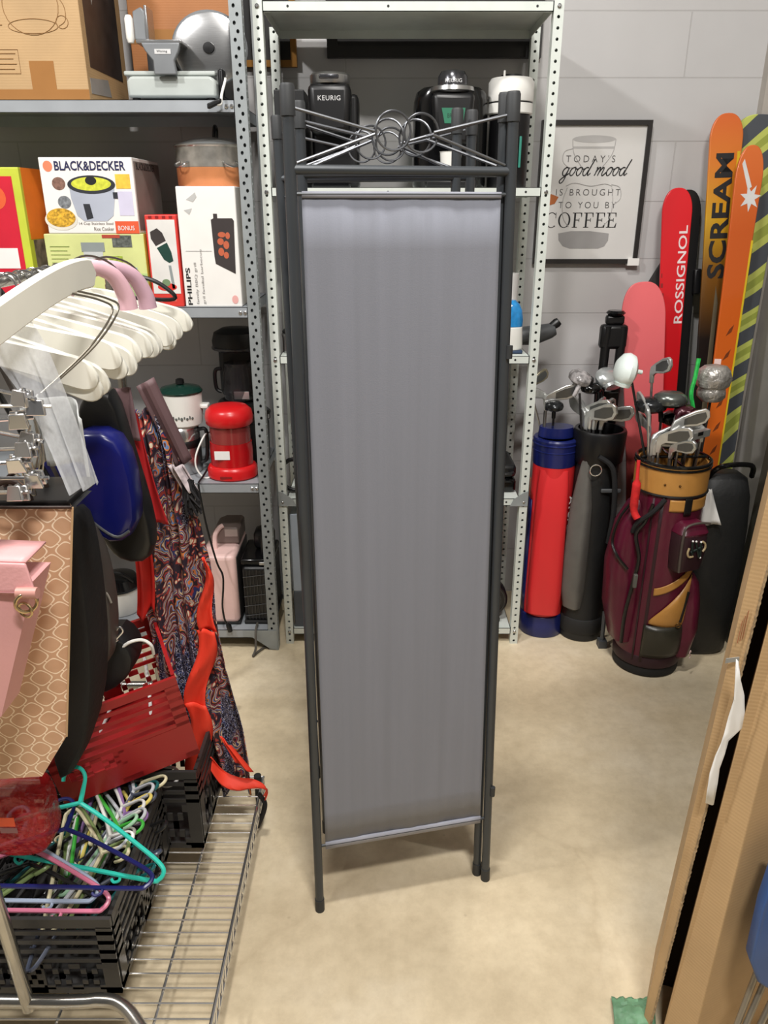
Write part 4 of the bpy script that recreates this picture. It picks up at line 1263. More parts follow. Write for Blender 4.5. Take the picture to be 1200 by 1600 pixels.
# lower shelves of the same unit, seen past the edges of the folding screen
si = thing('steam_iron', 'white steam iron with translucent blue tank, upright on middle shelf', 'iron', (0.43, 2.60, 1.0925))
MB().box((-0.05, -0.026, 0.0), (0.032, 0.03, 0.012)).build('heel', mat('dark_blue_plastic', (40, 58, 84), 0.4), si, bevel=0.004)
MB().loft([[V((x, y, z)) for x, y in [(-0.008 + a * math.cos(t), b * math.sin(t)) for t in [2 * PI * i / 22 for i in range(22)]]] for z, a, b in ((0.0125, 0.040, 0.026), (0.02, 0.042, 0.03), (0.085, 0.038, 0.03), (0.088, 0.034, 0.026))]).build('shell', white_pl, si)
MB().loft([[V((x, y, z)) for x, y in [(-0.010 + a * math.cos(t), b * math.sin(t)) for t in [2 * PI * i / 22 for i in range(22)]]] for z, a, b in ((0.0885, 0.040, 0.029), (0.11, 0.041, 0.029), (0.14, 0.036, 0.026), (0.16, 0.026, 0.02), (0.172, 0.012, 0.012))]).build('water_tank', mat('blue_tank', (40, 128, 190), 0.12, var=0.25, scale=40), si)
MB().tube(smooth_path([(-0.03, 0.02, 0.15), (-0.02, 0.045, 0.13), (-0.02, 0.048, 0.05), (-0.02, 0.03, 0.03)], 5), 0.008, 8).build('handle', white_pl, si)
wr = thing('paper_roll', 'white paper roll standing on the middle shelf behind the steam iron', 'paper', (0.43, 2.80, 1.0925))
MB().lathe([(0.04, 0.0), (0.041, 0.003), (0.041, 0.24), (0.04, 0.241), (0.012, 0.241), (0.012, 0.005)], 24).build('roll', paper, wr)
hd = thing('hair_dryer', 'black and grey hair dryer whose nozzle juts past the pale post', 'hair dryer', (0.545, 2.72, 1.0925 + 0.0))
MB().tube([(-0.09, 0, 0.035), (-0.02, 0, 0.04), (0.035, 0, 0.055), (0.05, 0, 0.06)], [0.03, 0.034, 0.026, 0.02], 18).build('barrel', mat('dark_grey_plastic', (70, 72, 74), 0.5), hd)
MB().tube([(0.02, 0, 0.056), (0.055, 0, 0.082), (0.062, 0, 0.088)], [0.012, 0.017, 0.014], 12).build('nozzle', black, hd)
MB().tube([(-0.07, 0.0, 0.03), (-0.075, 0.02, 0.012), (-0.076, 0.07, 0.012)], 0.011, 10).build('handle', black, hd)
gs = thing('steel_canister', 'grey metal canister on middle shelf beside the left end of the screen', 'canister', (-0.30, 2.62, 1.0925))
MB().lathe([(0.04, 0.0), (0.042, 0.003), (0.042, 0.05), (0.044, 0.053), (0.044, 0.06), (0.04, 0.064)], 26).build('body', steel, gs)
MB().lathe([(0.041, 0.0645), (0.042, 0.07), (0.03, 0.08)], 26).build('lid', black, gs)
sg = thing('card_sheet', 'pale sheet of card standing on middle shelf behind the left post pair', 'card', (-0.30, 2.80, 1.0925))
MB().box((-0.05, -0.006, 0), (0.06, 0.006, 0.44)).build('sheet', mat('pale_grey_card', (186, 186, 182), 0.6), sg, bevel=0.001)
hp = thing('headphones', 'black over-ear headphones resting on the fourth shelf beside the screen', 'headphones', (-0.315, 2.60, 0.5905))
MB().tube([(0.05 * math.cos(a) - 0.005, 0.0, 0.068 + 0.058 * math.sin(a)) for a in [math.radians(d) for d in range(60, 301, 12)]], 0.008, 10).build('headband', black, hp)
MB().lathe([(0.02, -0.014), (0.028, -0.01), (0.028, 0.01), (0.02, 0.014)], 20, Matrix.Translation((0.028, 0, 0.029)) @ Matrix.Rotation(PI / 2, 4, 'Y')).build('ear_cup', black, hp)
MB().lathe([(0.02, -0.014), (0.028, -0.01), (0.028, 0.01), (0.02, 0.014)], 20, Matrix.Translation((0.028, 0.0, 0.104)) @ Matrix.Rotation(PI / 2, 4, 'Y')).build('ear_cup', mat('dark_grey_plastic', (70, 72, 74), 0.5), hp)
rk = thing('rack_tube', 'bent pale metal bracket standing on the fourth shelf behind the headphones', 'bracket', (-0.30, 2.72, 0.5905))
MB().tube(smooth_path([(-0.02, 0, 0.008), (-0.02, 0, 0.28), (-0.015, 0, 0.30), (0.02, 0, 0.305)], 5), 0.007, 8).tube([(-0.03, -0.03, 0.007), (-0.03, 0.05, 0.007)], 0.007, 8).build('tube', galv_pale, rk)
bo = thing('baking_board', 'upright honey wood board with red end on the bottom shelf beside the screen', 'board', (-0.268, 2.60, C_Z[0] + 0.0005))
MB().box((-0.012, -0.05, 0), (0.012, 0.05, 0.225)).build('board', mat('honey_wood', (212, 160, 84), 0.5, var=0.12, scale=9, stretch=(1, 1, 6)), bo, bevel=0.002)
MB().box((-0.0122, -0.0502, 0.2255), (0.0122, 0.0502, 0.292)).build('end_block', mat('brick_red_paint', (150, 58, 40), 0.5), bo, bevel=0.002)
MB().box((-0.0123, -0.0503, 0.03), (0.0123, -0.0495, 0.06)).build('label', mat('pale_yellow_label', (226, 208, 120), 0.5), bo)
gy = thing('storage_tin', 'tall slate grey tin on the bottom shelf beside the slotted pale post', 'tin', (-0.318, 2.60, C_Z[0] + 0.0005))
MB().box((-0.02, -0.05, 0), (0.02, 0.06, 0.15)).build('lower_panel', mat('dark_slate', (70, 76, 84), 0.5), gy, bevel=0.003)
MB().box((-0.02, -0.05, 0.1505), (0.02, 0.06, 0.46)).build('upper_panel', mat('slate_blue', (150, 160, 172), 0.4), gy, bevel=0.003)
bg = thing('contact_grill', 'black contact grill on the fourth shelf beside the slim red golf bag', 'grill', (0.40, 2.70, 0.5905))
MB().box((-0.08, -0.1, 0.0), (0.075, 0.1, 0.05)).build('base', black_gloss, bg, bevel=0.012)
MB().box((-0.08, -0.09, 0.052), (0.075, 0.1, 0.10)).build('lid', black, bg, bevel=0.014)
MB().tube(smooth_path([(-0.06, -0.09, 0.075), (-0.055, -0.13, 0.08), (0.045, -0.13, 0.08), (0.055, -0.09, 0.075)], 5), 0.008, 8).build('handle', black, bg)
bj = thing('blender_jug', 'black blender with grey base on fourth shelf behind the contact grill', 'blender', (0.41, 2.862, 0.5905))
MB().lathe([(0.055, 0.0), (0.058, 0.004), (0.05, 0.10), (0.04, 0.115)], 24).build('base', mat('dark_grey_plastic', (70, 72, 74), 0.5), bj)
MB().lathe([(0.038, 0.1155), (0.042, 0.12), (0.055, 0.30), (0.05, 0.305)], 24).build('jug', mat('smoked_glass', (60, 60, 62), 0.05, alpha=0.55), bj)
MB().lathe([(0.056, 0.3055), (0.057, 0.325), (0.03, 0.34)], 24).build('lid', black, bj)
fa = thing('desk_fan', 'small black round fan heater low on the bottom shelf beside the golf bags', 'fan', (0.395, 2.62, C_Z[0] + 0.0005))
MB().lathe([(0.07, -0.03), (0.076, -0.022), (0.076, 0.022), (0.07, 0.03)], 30, Matrix.Translation((0, 0, 0.09)) @ Matrix.Rotation(PI / 2, 4, 'X')).build('housing', black, fa)
mb = MB()
for R in (0.02, 0.035, 0.05, 0.064):
    mb.ring((0, -0.032, 0.09), R, 0.0014, 26, 5)
mb.build('grille', mat('dark_wire', (84, 84, 84), 0.3, 0.7), fa)
MB().box((-0.05, -0.035, 0.0), (0.05, 0.035, 0.016)).build('base', black, fa, bevel=0.004)
wc = thing('juicer', 'white and black kitchen juicer on the bottom shelf behind the round fan heater', 'juicer', (0.40, 2.80, C_Z[0] + 0.0005))
MB().lathe([(0.06, 0.0), (0.065, 0.004), (0.06, 0.18), (0.055, 0.19)], 26).build('base', black, wc)
MB().lathe([(0.055, 0.1905), (0.056, 0.195), (0.056, 0.26), (0.05, 0.265)], 26).build('bowl', white_pl, wc)
MB().lathe([(0.057, 0.2655), (0.055, 0.30), (0.035, 0.32), (0.03, 0.40)], 26).build('feed_tube', black, wc)


# ------------------------------------------------------------------ skis and boards standing in the corner
def lean(name, label, cat, foot, top, xdir=(1, 0, 0), group=None):
    """an upright thing whose own z axis runs from its foot to its top"""
    foot, top = V(foot), V(top)
    z = (top - foot).normalized()
    x = V(xdir); x = (x - z * z.dot(x)).normalized()
    y = z.cross(x)
    m = Matrix((x, y, z)).transposed()
    return thing(name, label, cat, foot, rot=m.to_euler(), group=group), (top - foot).length


def ski_outline(L, w, wt, tip=0.06, tail=0.01, n=10):
    """half widths along z: tail wt*0.46, waist, tip rounded"""
    left = []
    rows = [(0.0, w * 0.38), (tail, w * 0.44), (L * 0.25, w * 0.40), (L * 0.5, w * 0.36), (L * 0.75, w * 0.42), (L - tip * 1.3, w * 0.5)]
    arc = [(L - tip * 1.3 + tip * 1.3 * math.sin(a), w * 0.5 * math.cos(a) ** 0.8) for a in [PI / 2 * i / n for i in range(1, n)]] + [(L, 0.0005)]
    rows += arc
    return [(-b, a) for a, b in rows] + [(b, a) for a, b in reversed(rows)]


red_ski = stops_z('red_ski_top', [(0.0, (176, 10, 20)), (0.6, (206, 12, 26)), (1.0, (214, 18, 32))], hi=1.65, noise_amt=0.02)
foot, top = (1.075, 2.70, 0.0), PY(1061, 293, 2.90)
t, L = lean('ski', 'red ski with white lettering standing against wall beside the coffee sign', 'ski', foot, top)
MB().prism(ski_outline(L, 0.105, 0.09, 0.06), 0, 0.012).build('ski_body', red_ski, t, bevel=0.003, angle=25)
lettering('ROSSIGNOL', 'lettering', mat('pale_pink_white_ink', (232, 214, 214), 0.4), t, Matrix.Translation((0.040, -0.0004, L - 0.46)) @ Matrix.Rotation(-PI / 2, 4, 'Y'), 0.335, 0.030, offset=0.012)
plate('price_label', rect(-0.042, L - 0.66, -0.018, L - 0.605), paper, t, Matrix.Identity(4))
mb = MB()
for i in range(9):
    mb.prism(rect(-0.044, L - 0.30 - i * 0.034, -0.040 + 0.004 * (i % 3), L - 0.285 - i * 0.034), -0.0006, 0)
mb.build('edge_graphic', mat('dark_red_ink', (140, 24, 26), 0.5), t)
t, L = lean('ski', 'black ski mostly hidden just behind the red lettered ski', 'ski', (1.15, 2.80, 0.0), PY(1076, 296, 2.945))
MB().prism(ski_outline(L, 0.10, 0.09, 0.06), 0, 0.012).build('ski_body', black, t, bevel=0.003, angle=25)
MB().box((0.034, -0.018, L - 0.36), (0.062, 0.0, L - 0.27)).build('binding_toe', black, t, bevel=0.006)
t, L = lean('ski_pole_strap', 'dark padded arm with white price tag slanting behind the red ski', 'strap', (0.935, 2.90, 1.20), PY(1046, 405, 2.955))
MB().box((-0.022, -0.008, 0), (0.022, 0.008, L)).build('pad', mat('charcoal_webbing', (44, 42, 42), 0.8), t, bevel=0.005)
plate('price_label', [(-0.016, 0.18), (0.018, 0.175), (0.02, 0.225), (-0.014, 0.23)], paper, t, Matrix.Translation((0, -0.0085, 0)))

pink_board = stops_z('coral_board', [(0.0, (96, 30, 28)), (0.45, (150, 58, 52)), (0.72, (205, 92, 96)), (1.0, (228, 104, 108))], hi=1.3, noise_amt=0.04, rough=0.4)  # coral, darker towards the foot
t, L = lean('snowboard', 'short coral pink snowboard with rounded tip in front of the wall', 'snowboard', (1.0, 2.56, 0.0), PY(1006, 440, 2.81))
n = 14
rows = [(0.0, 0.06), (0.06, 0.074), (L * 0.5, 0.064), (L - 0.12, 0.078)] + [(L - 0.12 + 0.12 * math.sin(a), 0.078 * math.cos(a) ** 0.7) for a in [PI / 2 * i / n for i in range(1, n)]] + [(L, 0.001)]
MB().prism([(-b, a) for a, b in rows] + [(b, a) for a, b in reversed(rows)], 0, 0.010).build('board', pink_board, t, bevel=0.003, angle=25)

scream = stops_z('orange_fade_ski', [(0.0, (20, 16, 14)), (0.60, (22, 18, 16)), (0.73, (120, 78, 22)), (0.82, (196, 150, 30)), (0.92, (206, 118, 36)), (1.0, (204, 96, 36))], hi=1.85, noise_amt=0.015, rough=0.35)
yel_edge = mat('yellow_edge_graphic', (206, 176, 36), 0.35)
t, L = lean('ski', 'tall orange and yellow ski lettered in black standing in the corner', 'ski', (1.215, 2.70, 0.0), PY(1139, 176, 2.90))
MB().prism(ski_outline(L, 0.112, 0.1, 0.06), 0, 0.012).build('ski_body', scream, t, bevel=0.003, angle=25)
lettering('SCREAM', 'lettering', ink, t, Matrix.Translation((0.030, -0.0004, L - 0.535)) @ Matrix.Rotation(-PI / 2, 4, 'Y'), 0.41, 0.062, offset=0.03)
plate('edge_graphic', [(0.036, L - 0.9), (0.0405, L - 0.9), (0.050, L - 0.12), (0.040, L - 0.12)], yel_edge, t, Matrix.Identity(4), 0.0008)
plate('edge_graphic', [(-0.012, L - 1.05), (0.008, L - 1.05), (0.016, L - 0.62), (0.004, L - 0.56)], mat('grey_gold_graphic', (96, 88, 70), 0.4), t, Matrix.Identity(4), 0.0008)

t, L = lean('snowboard', 'broad lime green snowboard with grey slanting patches in the corner', 'snowboard', (1.275, 2.85, 0.0), PY(1190, 178, 2.915))
rows = [(0.0, 0.07), (0.10, 0.10), (L * 0.5, 0.092), (L - 0.16, 0.106)] + [(L - 0.16 + 0.16 * math.sin(a), 0.106 * math.cos(a) ** 0.7) for a in [PI / 2 * i / n for i in range(1, n)]] + [(L, 0.001)]
MB().prism([(-b, a) for a, b in rows] + [(b, a) for a, b in reversed(rows)], 0, 0.010).build('board', camo('lime_grey_board'), t, bevel=0.003, angle=25)
MB().box((-0.045, -0.03, 1.22), (0.03, -0.001, 1.42)).build('binding', black, t, bevel=0.01)
MB().box((-0.045, -0.03, 0.45), (0.04, -0.001, 0.62)).build('binding', black, t, bevel=0.01)

org = stops_z('burnt_orange_ski', [(0.0, (190, 96, 26)), (0.5, (206, 98, 28)), (0.85, (190, 84, 22)), (1.0, (206, 104, 44))], hi=1.74, noise_amt=0.05, nscale=5)
t, L = lean('ski', 'burnt orange ski with white star mark leaning in front of lime snowboard', 'ski', (1.175, 2.60, 0.0), PY(1178, 226, 2.82))
MB().prism(ski_outline(L, 0.092, 0.08, 0.08), 0, 0.012).build('ski_body', org, t, bevel=0.003, angle=25)
star = []
for i in range(14):
    a = PI * i / 7 + 0.2
    r_ = 0.036 if i % 2 == 0 else 0.016
    star.append((0.012 + r_ * math.cos(a), L - 0.165 + r_ * 1.25 * math.sin(a)))
plate('star_mark', star, mat('silver_white_ink', (206, 206, 204), 0.4), t, Matrix.Identity(4), 0.0008)
plate('star_mark', [(-0.03, L - 0.06), (-0.024, L - 0.045), (0.012, L - 0.13), (0.0, L - 0.14)], mat('silver_white_ink', (206, 206, 204), 0.4), t, Matrix.Identity(4), 0.0010)
plate('price_label', rect(-0.034, L - 0.76, -0.010, L - 0.70), mat('pink_label', (236, 206, 200), 0.6), t, Matrix.Identity(4), 0.0008)
mb = MB()
for i in range(12):
    z_ = L - 0.62 - i * 0.085
    mb.prism([(-0.006, z_), (0.012, z_ + 0.014), (0.018, z_ + 0.04), (0.004, z_ + 0.024)], -0.0007, 0)
mb.build('edge_graphic', mat('brown_graphic', (112, 52, 18), 0.4), t, smooth=False)
plate('edge_graphic', [(0.028, L - 1.3), (0.033, L - 1.3), (0.043, L - 0.3), (0.036, L - 0.3)], yel_edge, t, Matrix.Identity(4), 0.0008)

# dark board against the side wall, black duffel in the corner
wp = thing('wall_board', 'tall dark olive board standing along the side wall beyond the cartons', 'board', (1.345, 2.0, 0))
MB().prism([(0.04, 0.0), (-0.036, 0.0), (0.0, 1.3), (0.04, 1.3)], -0.62, 0.57).build('panel', mat('dark_olive_laminate', (62, 62, 54), 0.5), wp, bevel=0.004)
MB().box((0.0005, -0.62, 1.3005), (0.04, 0.57, 1.306)).build('edge_strip', mat('black_edging', (30, 30, 28), 0.5), wp)
df = thing('duffel_bag', 'black sports bag slumped in the corner behind the maroon golf bag', 'bag', (1.175, 2.52, 0))
secs = []
for z, a, b in ((0.0, 0.08, 0.06), (0.02, 0.10, 0.075), (0.25, 0.108, 0.085), (0.5, 0.104, 0.08), (0.62, 0.095, 0.07), (0.68, 0.08, 0.05), (0.70, 0.05, 0.03)):
    secs.append([V((a * math.copysign(abs(math.cos(q)) ** 0.7, math.cos(q)), b * math.copysign(abs(math.sin(q)) ** 0.7, math.sin(q)) , z)) for q in [2 * PI * i / 26 for i in range(26)]])
MB().loft(secs).build('body', mat('black_nylon', (22, 23, 24), 0.55, bump=0.3, bscale=18), df)
MB().tube(smooth_path([(-0.07, -0.03, 0.68), (-0.04, -0.06, 0.735), (0.06, -0.06, 0.74), (0.085, -0.03, 0.69)], 6), 0.009, 8).build('handle', black_gloss, df)
wt = thing('white_tag', 'crumpled white paper tag hanging on the black sports bag', 'tag', (1.10, 2.42, 0.60))
MB().sheet(lambda u, v: V((-0.02 + 0.05 * u * (0.4 + v) , 0.006 * math.sin(7 * u + 3 * v), 0.07 - 0.13 * v)), 6, 8).build('sheet', paper, wt, solid=0.001)


# ------------------------------------------------------------------ golf bags
def arc_patch(r, a0, a1, z0, z1, th=0.004, n=18, m=6, cx=0.0, cy=0.0, sx=1.0, sy=1.0, bulge=0.0, slant=0.0, za=None, zb=None):
    """a cloth patch on a round wall; degrees; za / zb give lower and upper edge as functions of u"""
    def fn(u, v):
        a = math.radians(a0 + (a1 - a0) * u)
        lo = za(u) if za else z0
        hi = zb(u) if zb else z1
        z = lo + (hi - lo) * v + slant * (u - 0.5)
        b = bulge * (max(0, math.sin(PI * u)) * max(0, math.sin(PI * v))) ** 0.5
        return V((cx + (r + b) * math.cos(a) * sx, cy + (r + b) * math.sin(a) * sy, z))
    return MB().sheet(fn, n, m)


def pocket(secs, ang, r, n=24, p=0.6):
    """a stuffed pocket: rows (z, half width, depth), set on the wall at ang degrees"""
    M_ = Matrix.Rotation(math.radians(ang), 4, 'Z') @ Matrix.Translation((r, 0, 0))
    out = []
    for z, w, d in secs:
        ring = []
        for i in range(n):
            q = 2 * PI * i / n
            c, s = math.cos(q), math.sin(q)
            ring.append(V((d * math.copysign(abs(c) ** p, c) * (1 if c > 0 else 0.25), w * math.copysign(abs(s) ** p, s), z)))
        out.append(ring)
    return MB().loft(out, M_)


maroon = mat('maroon_vinyl', (86, 18, 42), 0.32, var=0.12, scale=14, bump=0.25, bscale=22)
maroon_d = mat('dark_maroon_cloth', (46, 20, 28), 0.5, var=0.15)
tan = mat('tan_leather', (184, 132, 66), 0.38, var=0.10, scale=14, bump=0.1, bscale=30)
olive = mat('dark_olive_vinyl', (46, 44, 36), 0.35, var=0.15, bump=0.2, bscale=20)
piping = mat('black_piping', (22, 20, 20), 0.35)
mgb = thing('golf_bag', 'maroon and tan golf bag packed with clubs', 'golf bag', (0.955, 2.42, 0.0))
MB().lathe([(0.106, 0.0), (0.114, 0.006), (0.114, 0.03), (0.110, 0.036)], 40).build('base', rubber, mgb)
MB().lathe([(0.111, 0.0365), (0.113, 0.06), (0.114, 0.3), (0.115, 0.68), (0.100, 0.68), (0.100, 0.10)], 40).build('body', maroon, mgb)
MB().lathe([(0.112, 0.0362), (0.1165, 0.04), (0.1165, 0.075), (0.1125, 0.08)], 40).build('base_band', maroon_d, mgb)
MB().lathe([(0.116, 0.6802), (0.1175, 0.69), (0.1185, 0.776), (0.106, 0.776), (0.103, 0.6802)], 40).build('collar', tan, mgb)
mb = MB(); mb.ring((0, 0, 0.781), 0.1165, 0.006, 40, 8, ax='z'); mb.ring((0, 0, 0.769), 0.1195, 0.004, 40, 8, ax='z')
mb.build('rim', black_gloss, mgb)
MB().ring((0, 0, 0.682), 0.1185, 0.0042, 40, 8, ax='z').build('collar_piping', piping, mgb)
MB().tube([(-0.107, 0, 0.783), (0.107, 0, 0.783)], 0.005, 8).build('divider', black_gloss, mgb)
MB().tube([(0, -0.107, 0.778), (0, 0.107, 0.778)], 0.005, 8).build('divider', black_gloss, mgb)
for a in (-118, -96):
    MB().ball((0.119 * math.cos(math.radians(a)), 0.119 * math.sin(math.radians(a)), 0.722), 0.004, n=10, k=6).build('rivet', mat('dark_brass', (110, 80, 40), 0.3, 0.8), mgb)
arc_patch(0.1165, -107, -25, 0.632, 0.672, 0.004).build('tan_belt', tan, mgb, solid=0.003)
arc_patch(0.119, -84, -72, 0.62, 0.682).build('belt_loop', piping, mgb, solid=0.004)
# seam strips down the front
for a, w in ((-118, 5), (-132, 3)):
    arc_patch(0.1155, a - w / 2, a + w / 2, 0.06, 0.67).build('seam_strip', maroon_d, mgb, solid=0.003)
# garment pocket bulging at the shaded side
pocket([(0.10, 0.03, 0.012), (0.12, 0.055, 0.04), (0.25, 0.062, 0.075), (0.42, 0.06, 0.085), (0.56, 0.05, 0.065), (0.63, 0.035, 0.03), (0.65, 0.02, 0.01)], -172, 0.104).build('side_pocket', maroon, mgb)
zp = [(-0.085, -0.105, 0.655), (-0.10, -0.095, 0.59), (-0.12, -0.085, 0.54), (-0.105, -0.098, 0.46), (-0.112, -0.092, 0.36), (-0.122, -0.082, 0.24), (-0.118, -0.07, 0.12)]
MB().tube(smooth_path(zp, 8), 0.0065, 8).build('zip', piping, mgb)
MB().tube(smooth_path([(-0.05, -0.112, 0.675), (-0.085, -0.11, 0.63), (-0.122, -0.085, 0.58), (-0.128, -0.072, 0.545)], 8), 0.008, 8).build('carry_strap', black_matte, mgb)
MB().tube(smooth_path([(-0.126, -0.05, 0.655), (-0.168, -0.045, 0.585), (-0.182, -0.04, 0.50), (-0.172, -0.075, 0.46), (-0.135, -0.088, 0.415)], 8), 0.005, 8).build('pocket_piping', piping, mgb)
MB().box((-0.118, -0.113, 0.355), (-0.104, -0.1, 0.405)).build('zip_pull', mat('grey_webbing', (92, 92, 86), 0.6), mgb, bevel=0.003)
# ball pocket with the interlocked letters
bpk = pocket([(0.42, 0.035, 0.02), (0.435, 0.05, 0.045), (0.50, 0.055, 0.055), (0.565, 0.055, 0.052), (0.59, 0.045, 0.04), (0.60, 0.03, 0.02)], -70, 0.108, p=0.45).build('ball_pocket', maroon_d, mgb)
pocket([(0.555, 0.050, 0.050), (0.568, 0.0565, 0.0545), (0.592, 0.046, 0.042), (0.603, 0.03, 0.02)], -70, 0.1085, p=0.45).build('pocket_flap', maroon, bpk)
MB().tube(smooth_path([V((0.108 * math.cos(math.radians(-70)), 0.108 * math.sin(math.radians(-70)), 0)) + Matrix.Rotation(math.radians(-70), 3, 'Z') @ V((0.05, q, z)) for q, z in ((-0.051, 0.44), (-0.054, 0.50), (-0.054, 0.57), (-0.045, 0.60), (0, 0.607), (0.045, 0.60))], 6), 0.004, 8).build('pocket_piping', mat('grey_piping', (80, 72, 66), 0.5), bpk)
LM = Matrix.Rotation(math.radians(-70), 4, 'Z') @ Matrix.Translation((0.108 + 0.0555, 0, 0.515)) @ Matrix.Rotation(PI / 2, 4, 'Z')
gold_th = mat('antique_thread', (186, 166, 128), 0.5)
mb = MB().use(gold_th)
for p_ in ([(-0.030, 0.012), (-0.034, -0.005), (-0.026, -0.02), (-0.010, -0.02)], [(0.020, 0.028), (0.032, 0.018), (0.034, 0.002), (0.026, -0.008)]):
    mb.tube(smooth_path([(x, -0.0015, z) for x, z in p_], 6), 0.0035, 6, mtx=LM)
mb.use(mat('dark_green_thread', (22, 36, 32), 0.5))
for p_ in ([(-0.022, 0.034), (-0.016, -0.012)], [(-0.008, 0.03), (0.014, -0.026)], [(0.012, 0.024), (0.018, -0.022)], [(-0.024, -0.004), (0.02, 0.010)]):
    mb.tube([(x, -0.003, z) for x, z in p_], 0.004, 6, mtx=LM)
mb.use(ink_white)
for x, z in ((-0.022, 0.036), (-0.008, 0.033), (0.012, 0.028), (0.018, -0.028)):
    mb.ball((x, -0.004, z), 0.0035, n=8, k=6, mtx=LM)
mb.build('emblem', None, bpk)
arc_patch(0.117, -112, -42, 0, 0, za=lambda u: 0.325 + 0.075 * u ** 1.3, zb=lambda u: 0.352 + 0.085 * u ** 1.3).build('tan_stripe', tan, mgb, solid=0.003)
arc_patch(0.118, -113, -40, 0, 0, za=lambda u: 0.218 - 0.03 * u, zb=lambda u: 0.228 + 0.16 * u ** 0.9, bulge=0.008).build('tan_panel', tan, mgb, solid=0.003)
MB().tube([Matrix.Rotation(math.radians(a), 3, 'Z') @ V((0.128, 0, z)) for a, z in ((-62, 0.225), (-57, 0.28), (-52, 0.335))], 0.0045, 7).build('pocket_zip', piping, mgb)
MB().ring(tuple(Matrix.Rotation(math.radians(-66), 3, 'Z') @ V((0.13, 0, 0.215))), 0.008, 0.0018, 14, 6).build('zip_ring', mat('dark_brass', (110, 80, 40), 0.3, 0.8), mgb)
arc_patch(0.118, -120, -42, 0.085, 0.21, bulge=0.012).build('lower_pocket', olive, mgb, solid=0.004)
sp = pocket([(0.055, 0.02, 0.015), (0.075, 0.04, 0.035), (0.17, 0.045, 0.05), (0.27, 0.042, 0.045), (0.35, 0.03, 0.03), (0.38, 0.018, 0.01)], -30, 0.110).build('hip_pocket', maroon, mgb)
SM = Matrix.Rotation(math.radians(-45), 4, 'Z') @ Matrix.Translation((0.16, 0, 0.09)) @ Matrix.Rotation(PI / 2, 4, 'Z')
mb = MB()
mb.tube(smooth_path([(0.006, 0, 0.014), (0.0, 0, 0.022), (-0.006, 0, 0.014), (0.0, 0, 0.006), (0.006, 0, 0.0), (-0.002, 0, -0.008)], 6), 0.002, 6, mtx=SM)
mb.build('emblem', mat('pale_thread', (214, 186, 182), 0.5), sp)
MB().tube(smooth_path([(0.095, -0.085, 0.19), (0.115, -0.078, 0.24), (0.132, -0.06, 0.30)], 6), 0.004, 7).build('pocket_zip', piping, sp)

# slim red and blue bag
rb = thing('golf_bag', 'slim red golf bag with navy collar and base beside the pale shelving', 'golf bag', (0.618, 2.66, 0.0))
navy = mat('navy_vinyl', (24, 34, 96), 0.3, var=0.1, scale=8)
redv = mat('coral_red_nylon', (216, 44, 48), 0.42, var=0.08, scale=7, bump=0.25, bscale=9, stretch=(1, 1, 0.4))
MB().lathe([(0.082, 0.0), (0.086, 0.005), (0.085, 0.05), (0.083, 0.085), (0.080, 0.088)], 36).build('base', navy, rb)
MB().lathe([(0.078, 0.0885), (0.080, 0.12), (0.077, 0.40), (0.075, 0.685), (0.062, 0.685), (0.062, 0.12)], 36).build('body', redv, rb)
MB().lathe([(0.076, 0.6855), (0.0775, 0.692), (0.079, 0.77), (0.081, 0.778), (0.078, 0.784), (0.065, 0.784), (0.063, 0.6855)], 36).build('collar', navy, rb)
MB().ring((0, 0, 0.765), 0.0795, 0.003, 36, 6, ax='z').build('collar_ring', navy, rb)
MB().ring((0, 0, 0.74), 0.0785, 0.0022, 36, 6, ax='z').build('collar_ring', navy, rb)
MB().lathe([(0.064, 0.7845), (0.063, 0.80), (0.060, 0.82)], 30, sx=1, sy=0.75, mtx=Matrix.Translation((0.0, 0.008, 0))).build('hood', navy, rb)
pocket([(0.095, 0.03, 0.012), (0.11, 0.06, 0.04), (0.2, 0.064, 0.052), (0.4, 0.06, 0.045), (0.62, 0.055, 0.02), (0.675, 0.05, 0.006)], -100, 0.062).build('front_pocket', redv, rb)
arc_patch(0.080, -190, -160, 0.088, 0.55).build('side_stripe', navy, rb, solid=0.003)
arc_patch(0.0795, -200, -192, 0.15, 0.62).build('side_edging', mat('rust_orange_cloth', (176, 84, 48), 0.6), rb, solid=0.002)
MB().tube([Matrix.Rotation(math.radians(a), 3, 'Z') @ V((r, 0, z)) for a, r, z in ((-62, 0.088, 0.40), (-58, 0.088, 0.25), (-60, 0.088, 0.13))], 0.003, 6).build('pocket_zip', mat('dark_red_ink', (140, 24, 26), 0.5), rb)
TM = Matrix.Rotation(math.radians(-54), 4, 'Z') @ Matrix.Translation((0.0835, 0, 0.58)) @ Matrix.Rotation(PI / 2, 4, 'Z') @ Matrix.Rotation(PI / 2, 4, 'Y')
lettering('ATUAL', 'lettering', ink_white, rb, TM @ Matrix.Translation((0, -0.002, 0)), 0.14, 0.022, offset=0.02)

